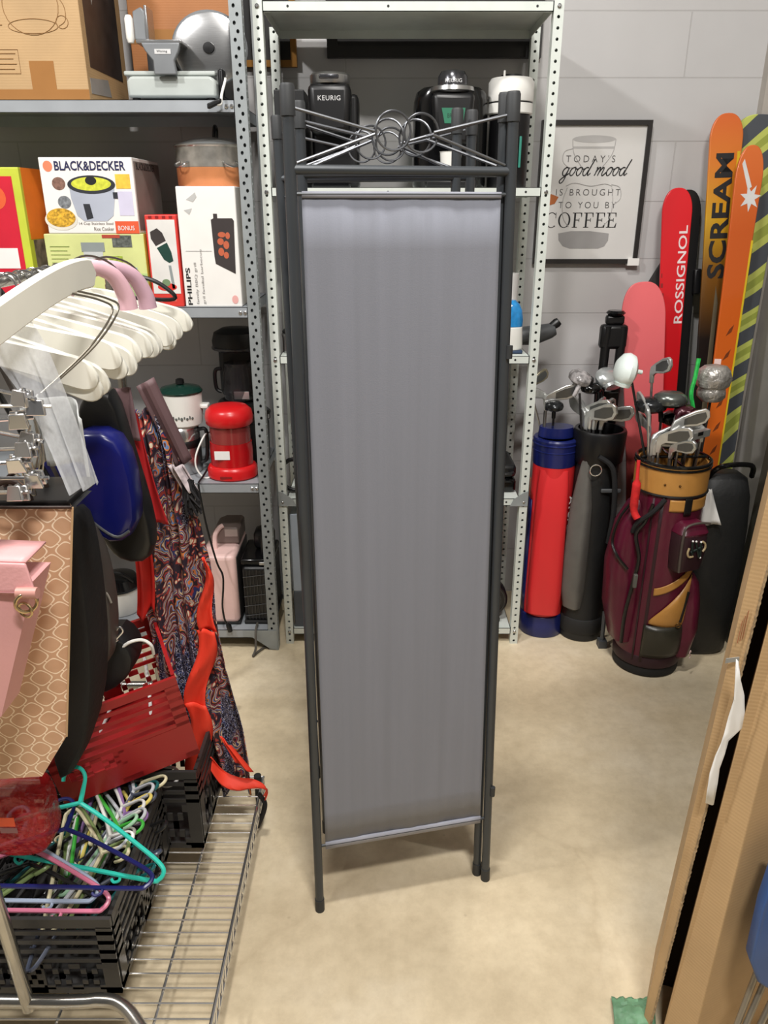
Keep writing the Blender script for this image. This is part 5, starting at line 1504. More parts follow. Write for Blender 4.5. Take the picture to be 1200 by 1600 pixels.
# black stand bag with grey pocket
kbg = thing('golf_bag', 'black golf bag with long grey side pocket behind the maroon one', 'golf bag', (0.764, 2.625, 0.0))
MB().lathe([(0.074, 0.0), (0.08, 0.006), (0.082, 0.05), (0.08, 0.08), (0.078, 0.4), (0.076, 0.70), (0.064, 0.70), (0.064, 0.10)], 32).build('body', mat('black_nylon', (22, 23, 24), 0.55, bump=0.3, bscale=18), kbg)
MB().lathe([(0.077, 0.7005), (0.086, 0.712), (0.092, 0.815), (0.088, 0.824), (0.078, 0.824), (0.066, 0.7005)], 32).build('collar', black, kbg)
MB().lathe([(0.082, 0.0305), (0.085, 0.036), (0.085, 0.09), (0.081, 0.095)], 32).build('base_band', rubber, kbg)
gp = pocket([(0.13, 0.014, 0.01), (0.145, 0.034, 0.03), (0.22, 0.042, 0.046), (0.40, 0.042, 0.045), (0.55, 0.038, 0.035), (0.66, 0.024, 0.022), (0.74, 0.012, 0.012)], -135, 0.072).build('grey_pocket', mat('warm_grey_nylon', (94, 92, 88), 0.5, var=0.12, bump=0.3, bscale=16), kbg)
MB().ring((-0.03, -0.099, 0.70), 0.020, 0.0022, 24, 6).build('towel_ring', chrome, kbg)
MB().tube(smooth_path([(-0.02, -0.085, 0.745), (0.03, -0.1, 0.7), (0.05, -0.095, 0.55), (0.045, -0.09, 0.42)], 8), 0.009, 8).build('carry_strap', black_matte, kbg)
MB().box((0.0, -0.089, 0.612), (0.07, -0.079, 0.626)).build('strap_clip', mat('dark_grey_plastic', (70, 72, 74), 0.5), kbg, bevel=0.003)
MB().box((0.045, -0.125, 0.0), (0.075, -0.09, 0.03)).tube([(0.06, -0.107, 0.028), (0.062, -0.092, 0.14)], 0.008, 8).build('stand_foot', mat('dark_grey_plastic', (70, 72, 74), 0.5), kbg)
gt = thing('golf_trolley', 'black twin-bar golf trolley handle rising behind the black golf bag', 'golf trolley', (0.805, 2.765, 0.0))
for x in (-0.022, 0.032):
    MB().tube([(x - 0.01, 0, 0.10), (x, -0.01, 0.65), (x + 0.002, -0.02, 1.16)], [0.013, 0.015, 0.017], 12).build('bar', black, gt)
MB().box((-0.042, -0.034, 1.08), (0.052, 0.01, 1.165)).build('grip_bridge', black, gt, bevel=0.012)
MB().lathe([(0.026, 0), (0.034, 0.008), (0.026, 0.016)], 24, Matrix.Translation((0.005, -0.016, 1.197)) ).build('grip_cap', black_gloss, gt)
MB().box((-0.028, -0.03, 1.165), (0.036, 0.0, 1.197)).build('grip_neck', black, gt, bevel=0.008)
MB().box((-0.03, -0.036, 0.84), (0.044, -0.022, 0.93)).build('bag_cradle', black_gloss, gt, bevel=0.006)
MB().tube([(-0.08, 0.01, 0.10), (0.08, 0.01, 0.10)], 0.01, 8).build('axle', black, gt)
for x in (-0.085, 0.085):
    MB().lathe([(0.085, -0.014), (0.1, -0.008), (0.1, 0.008), (0.085, 0.014)], 28, Matrix.Translation((x, 0.01, 0.1005)) @ Matrix.Rotation(PI / 2, 4, 'Y')).build('wheel', rubber, gt)


# ------------------------------------------------------------------ golf clubs
def iron(parent, m=iron_metal, s=1.0):
    poly = [(-0.0055, -0.028), (0.0055, -0.028), (0.008, -0.006), (0.020, 0.002), (0.058, 0.006), (0.078, 0.014), (0.087, 0.030), (0.084, 0.046), (0.074, 0.052), (0.050, 0.046), (0.018, 0.030), (-0.001, 0.018), (-0.006, 0.004)]
    poly = [(x * s, z * s) for x, z in poly]
    hd_ = MB().prism(poly, -0.006, 0.004).build('head', m, parent, bevel=0.002)
    cav = [(0.024, 0.009), (0.056, 0.012), (0.074, 0.02), (0.079, 0.032), (0.074, 0.044), (0.05, 0.039), (0.024, 0.026)]
    MB().prism([(x * s, z * s) for x, z in cav], -0.0072, -0.0055).build('cavity', mat('dull_cavity_steel', (120, 122, 122), 0.35, 0.9), hd_, bevel=0.0006)
    return hd_


def wood(parent, m, face, s=1.0):
    hd_ = MB().loft([[V((0.042 + a * math.cos(q) * s, b * math.sin(q) * s, z * s)) for q in [2 * PI * i / 26 for i in range(26)]] for z, a, b in ((-0.004, 0.026, 0.022), (0.004, 0.042, 0.036), (0.016, 0.047, 0.040), (0.028, 0.043, 0.036), (0.038, 0.028, 0.022), (0.041, 0.008, 0.006))]).tube([(0, 0, -0.04), (0.004, 0, 0.0), (0.012, 0, 0.01)], [0.007, 0.008, 0.010], 12).build('head', m, parent)
    MB().loft([[V((0.042 + a * math.cos(q) * s, -0.0335 * s - d, (0.016 + b * math.sin(q)) * s)) for q in [2 * PI * i / 22 for i in range(22)]] for d, a, b in ((-0.006, 0.034, 0.020), (0.004, 0.031, 0.017), (0.0055, 0.02, 0.010))]).build('face', face, hd_)
    return hd_


def putter(parent, m):
    hd_ = MB().box((-0.01, -0.012, 0.0), (0.095, 0.014, 0.024)).tube([(0.0, 0, -0.03), (0.0, 0, 0.005)], 0.006, 10).build('head', m, parent, bevel=0.004)
    MB().box((0.03, -0.0135, 0.012), (0.055, -0.011, 0.0235)).build('face_insert', black, hd_)
    return hd_


dark_head = mat('dark_club_crown', (44, 46, 48), 0.22, 0.5)
plum_head = mat('plum_club_crown', (66, 24, 34), 0.25, 0.3)
silver_head = mat('silver_club_crown', (196, 200, 200), 0.25, 0.6)
white_head = mat('bright_white_crown', (226, 236, 232), 0.25)
graph = mat('dark_graphite_shaft', (40, 38, 38), 0.3)
CLUB_AXIS = {'m': (0.955, 2.42), 'r': (0.618, 2.665), 'b': (0.764, 2.625)}


def club(kind, bag, px, py, Y, spin, label, dark_shaft=False, crown=None, face=None, s=1.0, ox=0.0, oy=0.0, L=0.66, tip=0.0):
    s = s * (1.34 if bag == 'b' and kind == 'iron' else 1.16)
    h = PY(px, py, Y)
    bx_, by_ = CLUB_AXIS[bag]
    R_ = {'m': 0.088, 'b': 0.066, 'r': 0.048}[bag]
    rim_z = {'m': 0.79, 'b': 0.825, 'r': 0.80}[bag]
    off = V((h.x - bx_, h.y - by_, 0))
    if h.z < rim_z + 0.13 and off.length > R_:
        off = off.normalized() * R_
        h = V((bx_ + off.x, by_ + off.y, h.z))
    if h.z < rim_z + 0.04:
        h.z = rim_z + 0.04
    if off.length > R_:
        off = off.normalized() * R_
        pass_ = V((bx_ + off.x, by_ + off.y, rim_z - 0.02))
    else:
        pass_ = V((bx_ + off.x * 0.55 + ox, by_ + off.y * 0.55 + oy, 0.32))
    z = (h - pass_).normalized()
    while L > 0.3:
        e_ = h - z * L
        if e_.z > 0.115 and math.hypot(e_.x - bx_, e_.y - by_) < R_ - 0.004:
            break
        L -= 0.03
    q = z.to_track_quat('Z', 'Y').to_matrix().to_4x4() @ Matrix.Rotation(math.radians(spin), 4, 'Z')
    t = thing('golf_club', label, 'golf club', h, rot=q.to_euler())
    hd_ = None
    if kind == 'iron': hd_ = iron(t, crown or iron_metal, s)
    elif kind == 'wood': hd_ = wood(t, crown or dark_head, face or steel, s)
    else: putter(t, crown or iron_metal)
    if tip:
        hd_.rotation_euler = (math.radians(tip), 0, 0)
    MB().tube([(0, 0, -0.026), (0, 0, -L + 0.16)], 0.0042, 8).build('shaft', graph if dark_shaft else steel, t)
    MB().tube([(0, 0, -L + 0.16), (0, 0, -L)], [0.0095, 0.011], 10).build('grip', rubber, t)
    return t


# maroon bag
club('wood', 'm', 984, 578, 2.47, 14, 'white crowned driver standing highest of the clubs in the maroon golf bag', True, white_head, white_head, 1.2, tip=64)
club('iron', 'm', 1019, 583, 2.50, 62, 'thin steel wedge seen edge-on just beside the white crowned driver', False)
club('iron', 'm', 1013, 650, 2.40, 172, 'bright iron with toe pointing to the black bag, below white driver', False)
club('iron', 'm', 1010, 672, 2.44, 205, 'small worn iron tucked under the bright iron below the driver', False, s=0.85)
club('wood', 'm', 1034, 640, 2.47, -20, 'dark grey fairway wood in the middle of the maroon golf bag', True, dark_head, silver_head)
club('wood', 'm', 1067, 634, 2.44, 25, 'gunmetal fairway wood with sloping crown in front of the green cord', True, mat('gunmetal_crown', (104, 108, 104), 0.25, 0.7), steel)
club('wood', 'm', 1058, 652, 2.40, 80, 'plum coloured hybrid club between the two dark fairway woods', True, plum_head, plum_head, 0.7)
club('iron', 'm', 1052, 668, 2.36, 25, 'silver cavity iron lying over the plum hybrid club', False, s=1.05)
club('iron', 'm', 1062, 684, 2.34, 65, 'narrow silver iron just behind the blade at the front rim', False)
club('iron', 'm', 1016, 694, 2.345, 8, 'big polished cavity iron facing out at the front of maroon golf bag', False, s=1.12)
club('iron', 'm', 1010, 700, 2.385, 30, 'curved iron nested directly behind the big polished cavity iron', False, s=1.08)
club('iron', 'm', 1003, 700, 2.36, 165, 'wide dull iron overhanging the rim above the red towel', False, s=0.95)
club('iron', 'm', 1006, 688, 2.39, 182, 'slim iron resting on the wide dull iron at the rim', False, s=0.8)
club('iron', 'm', 1046, 716, 2.325, -30, 'round backed wedge leaning out lowest at the front rim', False, mat('bright_wedge_steel', (214, 216, 214), 0.2, 0.9), s=0.9)
club('putter', 'm', 1075, 688, 2.36, 20, 'small steel putter head beside the round backed wedge', False)
club('iron', 'm', 1098, 676, 2.42, 85, 'tall steel iron seen on edge next to the black shaft', False)
club('iron', 'm', 1100, 700, 2.45, -12, 'flat dark steel iron pointing at the orange ski', True, mat('dim_steel', (128, 130, 128), 0.3, 0.9), s=1.0)
club('wood', 'm', 1084, 660, 2.52, 40, 'black club head half hidden behind the gunmetal fairway wood', True, black_gloss, black)
hc = thing('head_cover', 'crinkled silver headcover over a club beside the green cord', 'headcover', PY(1112, 612, 2.50))
MB().loft([[V((a * math.cos(q) * (1 + 0.06 * math.sin(5 * q + z * 90)), b * math.sin(q), z)) for q in [2 * PI * i / 30 for i in range(30)]] for z, a, b in ((-0.03, 0.03, 0.03), (-0.015, 0.044, 0.04), (0.0, 0.046, 0.042), (0.012, 0.042, 0.038), (0.02, 0.052, 0.045), (0.045, 0.056, 0.048), (0.07, 0.052, 0.045), (0.085, 0.035, 0.03), (0.09, 0.01, 0.01))]).build('cover', mat('silver_foil_cloth', (176, 172, 166), 0.35, 0.6, 0.2, 40, bump=0.8, bscale=40), hc)
MB().tube([(0, 0, -0.03), (-0.02, -0.03, -0.40)], 0.005, 8).build('shaft', graph, hc)
gcord = cord('cord', [PY(1092, 560, 2.48), PY(1086, 590, 2.47), PY(1080, 615, 2.46), PY(1083, 640, 2.455), PY(1079, 660, 2.45), PY(1078, 690, 2.44)], 0.007, mat('bright_green_cord', (36, 176, 74), 0.5, var=0.3, scale=90), 'bright green braided cord rising between clubs in the maroon golf bag', 'cord')
twl = MB().tube(smooth_path([(0.815, 2.345, 0.795), (0.815, 2.335, 0.72), (0.818, 2.34, 0.63), (0.83, 2.33, 0.60)], 6), [0.006] * 6 + [0.014] * 6 + [0.012] * 7, 10).build('towel', mat('red_towel', (206, 32, 34), 0.8, var=0.2, scale=60))
tag(twl, 'bright red rolled towel hanging from the rim of maroon golf bag', 'towel')
# black bag
club('wood', 'b', 905, 603, 2.62, 168, 'black driver with white speckled crown above the red golf bag', True, mat('speckled_crown', (150, 146, 146), 0.25, var=0.7, scale=60), black_gloss, 0.95, tip=30)
club('wood', 'b', 932, 598, 2.66, 176, 'pale silver driver behind the speckled black driver', True, silver_head, silver_head, 0.95, tip=40)
club('wood', 'b', 941, 612, 2.65, 8, 'black hybrid head beside the trolley bars', True, black_gloss, black, 0.7)
club('iron', 'b', 890, 662, 2.60, 185, 'chunky silver iron overhanging the navy collar of red golf bag', False, s=0.9)
club('iron', 'b', 908, 660, 2.585, 12, 'large silver cavity iron on top of the black golf bag cluster', False, s=1.05)
club('iron', 'b', 902, 648, 2.63, 42, 'silver iron standing behind the large cavity iron of black bag', False)
club('iron', 'b', 905, 682, 2.575, 160, 'lowest silver iron drooping toward the red golf bag', False, s=0.8)
club('iron', 'b', 914, 684, 2.57, 100, 'narrow iron edge in the middle of the lower black bag row', False, s=0.9)
club('iron', 'b', 926, 684, 2.575, 75, 'second narrow iron edge in the lower black bag row', False, s=0.9)
club('iron', 'b', 938, 676, 2.58, -20, 'bright iron drooping over the rim toward the trolley handle', False, s=0.95)
# red bag
club('iron', 'r', 836, 628, 2.64, 178, 'silver cavity iron whose head sits behind the perforated pale post', False, s=1.05)
club('iron', 'r', 852, 622, 2.66, 30, 'slim steel iron at centre of the red golf bag', True, s=0.8)
club('wood', 'r', 866, 636, 2.67, 8, 'dark iron head low behind the navy hood', True, dark_head, dark_head, 0.7)
club('iron', 'r', 828, 606, 2.69, 120, 'pale gold iron standing tallest in the red golf bag', False, mat('pale_gold_steel', (196, 188, 164), 0.25, 0.9), s=0.8)


# ------------------------------------------------------------------ the garment rack and what hangs on it
RX = -0.72
rack = thing('garment_rack', 'chrome garment rack with rail, uprights and curved foot tubes, hung with hangers', 'clothes rack', (RX, 1.4, 0))
tube_metal = mat('satin_tube_steel', (176, 174, 168), 0.25, 0.95, 0.08, 20)
MB().tube(smooth_path([(RX, 1.0, 1.36), (RX, 1.005, 1.405), (RX, 1.05, 1.418), (RX, 1.9, 1.418), (RX, 2.06, 1.418), (RX, 2.09, 1.40), (RX, 2.095, 1.36)], 6), 0.011, 12).build('rail', tube_metal, rack, world=True)
MB().tube([(-0.669, 1.0, 0.145), (RX, 1.0, 1.36)], 0.0125, 14).build('upright', tube_metal, rack, world=True)
MB().tube([(RX, 2.095, 0.12), (RX, 2.095, 1.36)], 0.0125, 14).build('upright', tube_metal, rack, world=True)
MB().tube(smooth_path([(-0.98, 0.80, 0.10), (-0.98, 0.84, 0.14), (-0.98, 0.95, 0.158), (-0.94, 1.0, 0.160), (-0.60, 1.0, 0.162), (-0.535, 1.002, 0.164), (-0.495, 0.995, 0.163), (-0.455, 0.965, 0.158), (-0.40, 0.90, 0.152), (-0.36, 0.82, 0.12), (-0.345, 0.80, 0.10)], 8), 0.0125, 14).build('foot_tube', tube_metal, rack, world=True)
MB().tube(smooth_path([(-0.95, 2.095, 0.115), (-0.60, 2.095, 0.115), (-0.52, 2.095, 0.10)], 8), 0.0125, 14).build('foot_tube', tube_metal, rack, world=True)
for x, y, zz in ((-0.345, 0.80, 0.10), (-0.52, 2.095, 0.10), (-0.98, 0.80, 0.10), (-0.95, 2.095, 0.115)):
    m_ = MB().tube([(x, y, zz), (x, y, 0.05)], 0.008, 8)
    m_.lathe([(0.02, -0.01), (0.026, -0.006), (0.026, 0.006), (0.02, 0.01)], 20, Matrix.Translation((x, y, 0.0265)) @ Matrix.Rotation(PI / 2, 4, 'Y'))
    m_.build('caster', rubber, rack, world=True)


def wood_hanger(label, mat_, group=None):
    t = thing('coat_hanger', label, 'hanger', (0, 0, 0), group=group)
    secs = []
    n = 34
    for i in range(n + 1):
        x = -0.225 * math.cos(PI * i / n)
        u = abs(x) / 0.225
        zc_ = -0.012 - 0.078 * u ** 1.25
        hh = 0.019 + 0.009 * min(u, 0.85) / 0.85
        if u > 0.87:
            hh *= math.sqrt(max(0.02, 1 - ((u - 0.87) / 0.13) ** 2))
        th = 0.0065 * (1.0 if u < 0.97 else 0.7)
        y = 0.035 * u * u
        r_ = min(0.35 * th, hh * 0.5)
        secs.append([V((x, y + a, zc_ + b)) for a, b in ((-th, -hh + r_), (-th + r_, -hh), (th - r_, -hh), (th, -hh + r_), (th, hh - r_), (th - r_, hh), (-th + r_, hh), (-th, hh - r_))])
    MB().loft(secs).build('arms', mat_, t)
    MB().tube([(0, 0, 0.0), (0, 0, 0.018)] + [(0.021 * math.cos(a) - 0.0, 0, 0.051 + 0.021 * math.sin(a)) for a in [math.radians(d) for d in range(-90, 181, 18)]], 0.0019, 7).build('hook', steel, t)
    return t


h0 = wood_hanger('ivory wooden hanger, nearest one of the row with tip lowest above the tulle', ivory)
spots = [(1.245, 4, 0.0, -2), (1.285, -5, -0.012, 3), (1.32, 2, 0.0, 5), (1.37, 6, 0.0, -4), (1.42, -2, 0.0, 2), (1.475, 4, -0.006, 4), (1.52, -3, 0.0, -1), (1.575, 5, 0.0, 0), (1.635, 0, 0.0, 2),
         (1.69, 6, 0.0, 4), (1.745, 3, 0.0, 1), (1.80, -2, -0.0, 5), (1.86, 3, 0.0, 2), (1.92, -3, 0.0, -2)]
hl = ['ivory wooden hanger, nearest one of the row with tip lowest above the tulle', 'ivory wooden hanger second from the near end of the row', 'ivory wooden hanger third from the near end of the row',
      'ivory wooden hanger fourth from the near end of the row', 'ivory wooden hanger fifth from the near end of the row', 'ivory wooden hanger sixth from the near end of the row',
      'ivory wooden hanger seventh from the near end of the row', 'ivory wooden hanger eighth from the near end of the row', 'ivory wooden hanger sixth from the far end of the row',
      'ivory wooden hanger fifth from the far end of the row', 'ivory wooden hanger fourth from the far end of the row', 'ivory wooden hanger third from the far end of the row',
      'ivory wooden hanger second from the far end of the row', 'ivory wooden hanger at the far end of row nearest the shelving']
for (y, rz, dz, tl), lb in zip(spots, hl):
    o = h0 if lb == hl[0] else dup(h0)
    o['label'] = lb; o['group'] = 'ivory wooden hangers on the rack rail'
    o.location = (RX + 0.012 + 0.004 * math.sin(y * 40), y, 1.418 + 0.0125 - 0.0692 + dz * 0.3)
    o.rotation_euler = (0, math.radians(tl), math.radians(rz))

# one hanger lies along the others on top, with trouser bars of wire
ht_ = thing('coat_hanger', 'ivory wooden trouser hanger lying lengthwise on top of the row, wire bars dangling', 'hanger', tuple((PY(130, 452, 1.33) + PY(-30, 512, 0.97)) / 2), rot=(0, 0, 0))
secs = []
for i in range(23):
    x = -0.20 + 0.42 * i / 22
    u = (x + 0.20) / 0.42
    hh = 0.024 if 0.06 < u < 0.93 else 0.024 * math.sqrt(max(0.03, 1 - ((u - 0.93) / 0.07) ** 2 if u >= 0.93 else 1 - ((0.06 - u) / 0.06) ** 2))
    zc_ = -0.018 + 0.05 * math.sin(u * PI * 0.62)
    yc = -0.0
    secs.append([V((0.012 * math.sin(3 * u) + a, x, zc_ + b)) for a, b in ((-0.008, -hh + 0.003), (-0.005, -hh), (0.005, -hh), (0.008, -hh + 0.003), (0.008, hh - 0.003), (0.005, hh), (-0.005, hh), (-0.008, hh - 0.003))])
MB().loft(secs).build('arms', ivory, ht_)
wirem = mat('trouser_wire', (126, 120, 108), 0.35, 0.8)
for dy in (0.0, 0.03):
    MB().tube(smooth_path([(0.008, 0.075 + dy, 0.012), (0.055, 0.10 + dy, -0.004), (0.070, 0.10 + dy, -0.022), (0.045, 0.045 + dy, -0.070), (-0.01, -0.02 + dy * 0.7, -0.125)], 6), 0.0018, 6).build('wire_bar', wirem, ht_)
pinkh = mat('pink_velvet', (226, 182, 192), 0.7, var=0.06)
for lb, y, z, rz in (('pale pink flocked hanger standing up above the row beside lime juicer box', 1.62, 1.418, 55), ('mauve pink hanger arm nearest the slim red framed box', 1.70, 1.422, 48)):
    t = thing('coat_hanger', lb, 'hanger', tuple(PY(120 if 'pale' in lb else 150, 437, y - 0.1)), rz=math.radians(rz), group='pink hangers on the rack rail')
    pts = smooth_path([(-0.06, 0, -0.02), (-0.02, 0, 0.012), (0.03, 0, 0.022), (0.08, 0, 0.004), (0.105, 0, -0.035), (0.11, 0, -0.065)], 6)
    MB().tube(pts, [0.011 + 0.008 * (i / len(pts)) for i in range(len(pts))], 12).build('arms', pinkh if 'pale' in lb else mat('mauve_velvet', (206, 168, 182), 0.7), t)
    MB().tube(smooth_path([(-0.02, 0, 0.028), (0.03, 0.004, 0.042), (0.085, 0.006, 0.024), (0.12, 0.006, -0.02)], 5), 0.0022, 6).build('edge_bar', wirem, t)
bkh = MB().tube(smooth_path([(-0.62, 1.86, 1.40), (-0.56, 1.87, 1.395), (-0.52, 1.88, 1.375), (-0.50, 1.885, 1.345), (-0.60, 1.87, 1.35)], 6), 0.005, 8).build('coat_hanger', black)
tag(bkh, 'black plastic hanger arm peeping over the ivory hangers below juicer box', 'hanger')

# wire hooks bunched on the near rail
hkm = mat('hook_wire', (186, 184, 178), 0.22, 0.95)
hooks = None
for i in range(12):
    y = 1.06 + i * 0.066
    if hooks is None:
        hooks = thing('hanger_hook', 'thin wire hanger hooked on the rail under the crimson box', 'hanger', (0, 0, 0), group='bare wire hangers crowded on the rail')
        MB().tube([(0.022 * math.cos(a), 0, 0.022 * math.sin(a)) for a in [math.radians(d) for d in range(-70, 200, 15)]] , 0.0022, 7).build('hook', hkm, hooks)
        MB().tube([(0.008, 0, -0.021), (0.004, 0, -0.04), (-0.16, 0.0, -0.10), (-0.16, 0, -0.104), (0.02, 0, -0.104)], 0.002, 7).build('frame', hkm, hooks)
        o = hooks
    else:
        o = dup(hooks)
    o.location = (RX - 0.004, y, 1.410)
    o.rotation_euler = (0, 0, math.radians(random.uniform(-22, 22)))

# tulle draped over the near hangers
tulle = mat('white_tulle', (222, 225, 230), 0.9, var=0.1, scale=120, alpha=0.5)


def tul(u, v):
    l = [(-40, 505), (-12, 560), (30, 620), (62, 680), (88, 728), (110, 770)]
    r = [(40, 488), (70, 540), (92, 598), (116, 660), (136, 712), (153, 757)]
    f = v * 5
    i = min(int(f), 4)
    q = [l[i][k] + (l[i + 1][k] - l[i][k]) * (f - i) for k in (0, 1)]
    w = [r[i][k] + (r[i + 1][k] - r[i][k]) * (f - i) for k in (0, 1)]
    p = PY(q[0] + (w[0] - q[0]) * u, q[1] + (w[1] - q[1]) * u, 1.03 + 0.07 * u + 0.03 * v)
    p.y += 0.013 * math.sin(u * 13 + v * 3) * (0.3 + v)
    return p


tl = MB().sheet(tul, 28, 34).build('tulle_cloth', tulle)
tag(tl, 'sheer white tulle hanging from the near hangers to a point', 'cloth')
gcl = MB().sheet(lambda u, v: V((-0.60 + 0.11 * u, 1.24 + 0.03 * math.sin(u * 11), 1.245 - 0.115 * v + 0.02 * math.sin(4 * u))), 16, 10).build('cloth', mat('pale_grey_cloth', (186, 188, 186), 0.8, alpha=1), solid=0.002)
tag(gcl, 'pale grey cloth flap under the near ivory hangers, above the blue bag', 'cloth')

# chrome clip hangers bunched in front
clip_l = ['topmost chrome clip hanger of the bunch under the tulle', 'second chrome clip hanger down the bunch', 'third chrome clip hanger down the bunch', 'fourth chrome clip hanger down the bunch, showing red glint',
          'fourth chrome clip hanger up from the tote bag', 'third chrome clip hanger up from the tote bag', 'second chrome clip hanger up from the tote bag', 'lowest chrome clip hanger just above the tote bag']
clip0 = None
for i, lb in enumerate(clip_l):
    if clip0 is None:
        clip0 = thing('clip_hanger', lb, 'hanger', (0, 0, 0))
        MB().tube([(-0.2, 0, 0), (0.05, 0, 0)], 0.0028, 8).build('bar', chrome, clip0)
        for x in (0.03, -0.14):
            c_ = MB().prism([(-0.010, 0.009), (0.010, 0.009), (0.013, -0.013), (-0.013, -0.013)], -0.010, -0.004).prism([(-0.010, 0.009), (0.010, 0.009), (0.013, -0.013), (-0.013, -0.013)], 0.004, 0.010).build('clip', chrome, clip0, bevel=0.0015)
            MB().ring((0, 0, 0.0), 0.006, 0.0022, 12, 6, Matrix.Translation((x * 0, 0, 0.004)), ax='x').build('spring', steel, c_)
            c_.location = (x, 0, 0)
        MB().tube([(-0.05, 0, 0.0), (-0.05, 0, 0.015)] + [(-0.05 + 0.016 * math.cos(a), 0, 0.03 + 0.016 * math.sin(a)) for a in [math.radians(d) for d in range(-90, 150, 20)]], 0.002, 6).build('hook', chrome, clip0)
        o = clip0
    else:
        o = dup(clip0, label=lb)
    p = PY(6 + 16 * math.sin(i * 2.3), 612 + i * 22.5, 1.04 - 0.012 * (i % 3))
    o.location = p
    o.rotation_euler = (random.uniform(-0.35, 0.35), random.uniform(-0.12, 0.2), random.uniform(-0.35, 0.35))
o0 = None
for i in range(9):
    a = PY(38 + (i * 37 % 22), 640 + (i * 53 % 40), 1.07); b = PY(40 + (i * 29 % 24), 745 + (i * 41 % 30), 1.09)
    m_ = (a + b) / 2 + V((0.012 * math.sin(i * 2.1), 0, 0))
    w = MB().tube(smooth_path([a, m_, b, b + V((-0.02, 0, 0.012))], 6), 0.0013, 5).build('wire_loop', hkm)
    tag(w, 'thin looped wire dangling under the tulle beside the chrome clip hangers', 'wire', 'thin wires dangling by the clip hangers')
MB().box((-0.80, 1.085, 1.122), (-0.478, 1.20, 1.136)).box((-0.715, 0.99, 1.124), (-0.69, 1.09, 1.134)).build('side_tray', mat('dark_steel_bar', (52, 50, 50), 0.35, 0.6), rack, world=True, smooth=False, bevel=0.003)


def strap_to(parent, p0, p1, r, m, sag=0.02):
    p0, p1 = V(p0), V(p1)
    mid = (p0 + p1) / 2 + V((0, 0.012, -sag))
    MB().tube(smooth_path([p0, mid, p1], 8), r, 8).build('strap', m, parent, world=True)


# ------------------------------------------------------------------ bags
tote = thing('tote_bag', 'tan tote bag with pale lattice pattern hanging beside the pink handbag', 'bag', PY(40, 1000, 1.075))
tl_, tr_, br_, bl_ = PY(-70, 792, 1.08), PY(113, 792, 1.075), PY(104, 1150, 1.06), PY(-70, 1222, 1.05)
brc = PY(66, 1213, 1.055)


def tote_front(u, v):
    top = tl_.lerp(tr_, u)
    # lower edge turns up to a rounded corner on its outer side
    e = bl_.lerp(brc, min(1, u / 0.8)) if u < 0.8 else brc.lerp(br_, ((u - 0.8) / 0.2))
    p = top.lerp(e, v)
    if u > 0.8:
        p = top.lerp(e, v)
    p.y -= 0.012 * math.sin(PI * u) * math.sin(PI * min(1, v * 1.05))
    return p


canvas = monogram()
tb = MB()
nu, nv = 20, 22
front = [[tote_front(i / nu, j / nv) for i in range(nu + 1)] for j in range(nv + 1)]
tb.sheet(lambda u, v: tote_front(u, v), nu, nv)
tb.sheet(lambda u, v: tote_front(u, v) + V((-0.05, 0.085, 0.0)), nu, nv)
tb.sheet(lambda u, v: tote_front(1, v) + V((-0.05 * u, 0.085 * u, 0)), 4, nv)
tb.sheet(lambda u, v: tote_front(0, v) + V((-0.05 * u, 0.085 * u, 0)), 4, nv)
tb.sheet(lambda u, v: tote_front(u, 1) + V((-0.05 * v, 0.085 * v, 0)), nu, 4)
tb.build('body', canvas, tote, world=True)
MB().tube([tote_front(i / 12, 0) + V((0, -0.002, 0)) for i in range(13)], 0.0025, 6).build('top_binding', mat('dark_brown_binding', (58, 40, 32), 0.5), tote, world=True)
MB().tube([tote_front(1, j / 12) + V((0.0005, -0.001, 0)) for j in range(13)], 0.0018, 6).build('side_seam', mat('tan_seam', (206, 170, 130), 0.5), tote, world=True)
MB().sheet(lambda u, v: tote_front(u, 0) + V((0, 0.004 + 0.078 * v, -0.004)), 12, 3).build('lining', black_matte, tote, world=True)

for dy in (0.012, 0.07):
    a_, b_ = tote_front(0.35, 0) + V((-0.02, dy, -0.01)), tote_front(0.75, 0) + V((-0.02, dy, -0.01))
    MB().tube(smooth_path([a_, a_ + V((0.008, 0.004, 0.03)), (a_ + b_) / 2 + V((0, 0.006, 0.044)), b_ + V((-0.008, 0.004, 0.03)), b_], 6), 0.004, 8).build('handle', mat('dark_brown_binding', (58, 40, 32), 0.5), tote, world=True)
pk = thing('handbag', 'pink leather handbag with gold ring hanging in front of the tote', 'bag', PY(20, 1000, 0.93))
pinkl = mat('pink_leather', (222, 164, 164), 0.42, var=0.05, scale=10, bump=0.06, bscale=160)
# outline of its visible side: tapering down and inward
ptop, pr = [], []
def pk_front(u, v):
    tl2, tr2, br2, bl2 = PY(-90, 905, 0.93), PY(52, 908, 0.945), PY(2, 1120, 0.93), PY(-100, 1160, 0.92)
    p = tl2.lerp(tr2, u).lerp(bl2.lerp(br2, u), v)
    p.y -= 0.012 * math.sin(PI * u) * math.sin(PI * v)
    return p
pb = MB()
pb.sheet(pk_front, 10, 12)
pb.sheet(lambda u, v: pk_front(u, v) + V((0, 0.06, 0)), 10, 12)
for uu in (0, 1):
    pb.sheet(lambda u, v: pk_front(uu, v) + V((0, 0.06 * u, 0)), 3, 12)
for vv in (0, 1):
    pb.sheet(lambda u, v: pk_front(u, vv) + V((0, 0.06 * v, 0)), 10, 3)
pb.build('body', pinkl, pk, world=True)
def flap(u, v):
    a, b, c, d = PY(-90, 876, 0.925), PY(40, 880, 0.94), PY(57, 928, 0.935), PY(-90, 925, 0.92)
    p = a.lerp(b, u).lerp(d.lerp(c, u), v)
    return p
MB().sheet(flap, 10, 6).build('flap', pinkl, pk, world=True, solid=0.006, bevel=0.002)
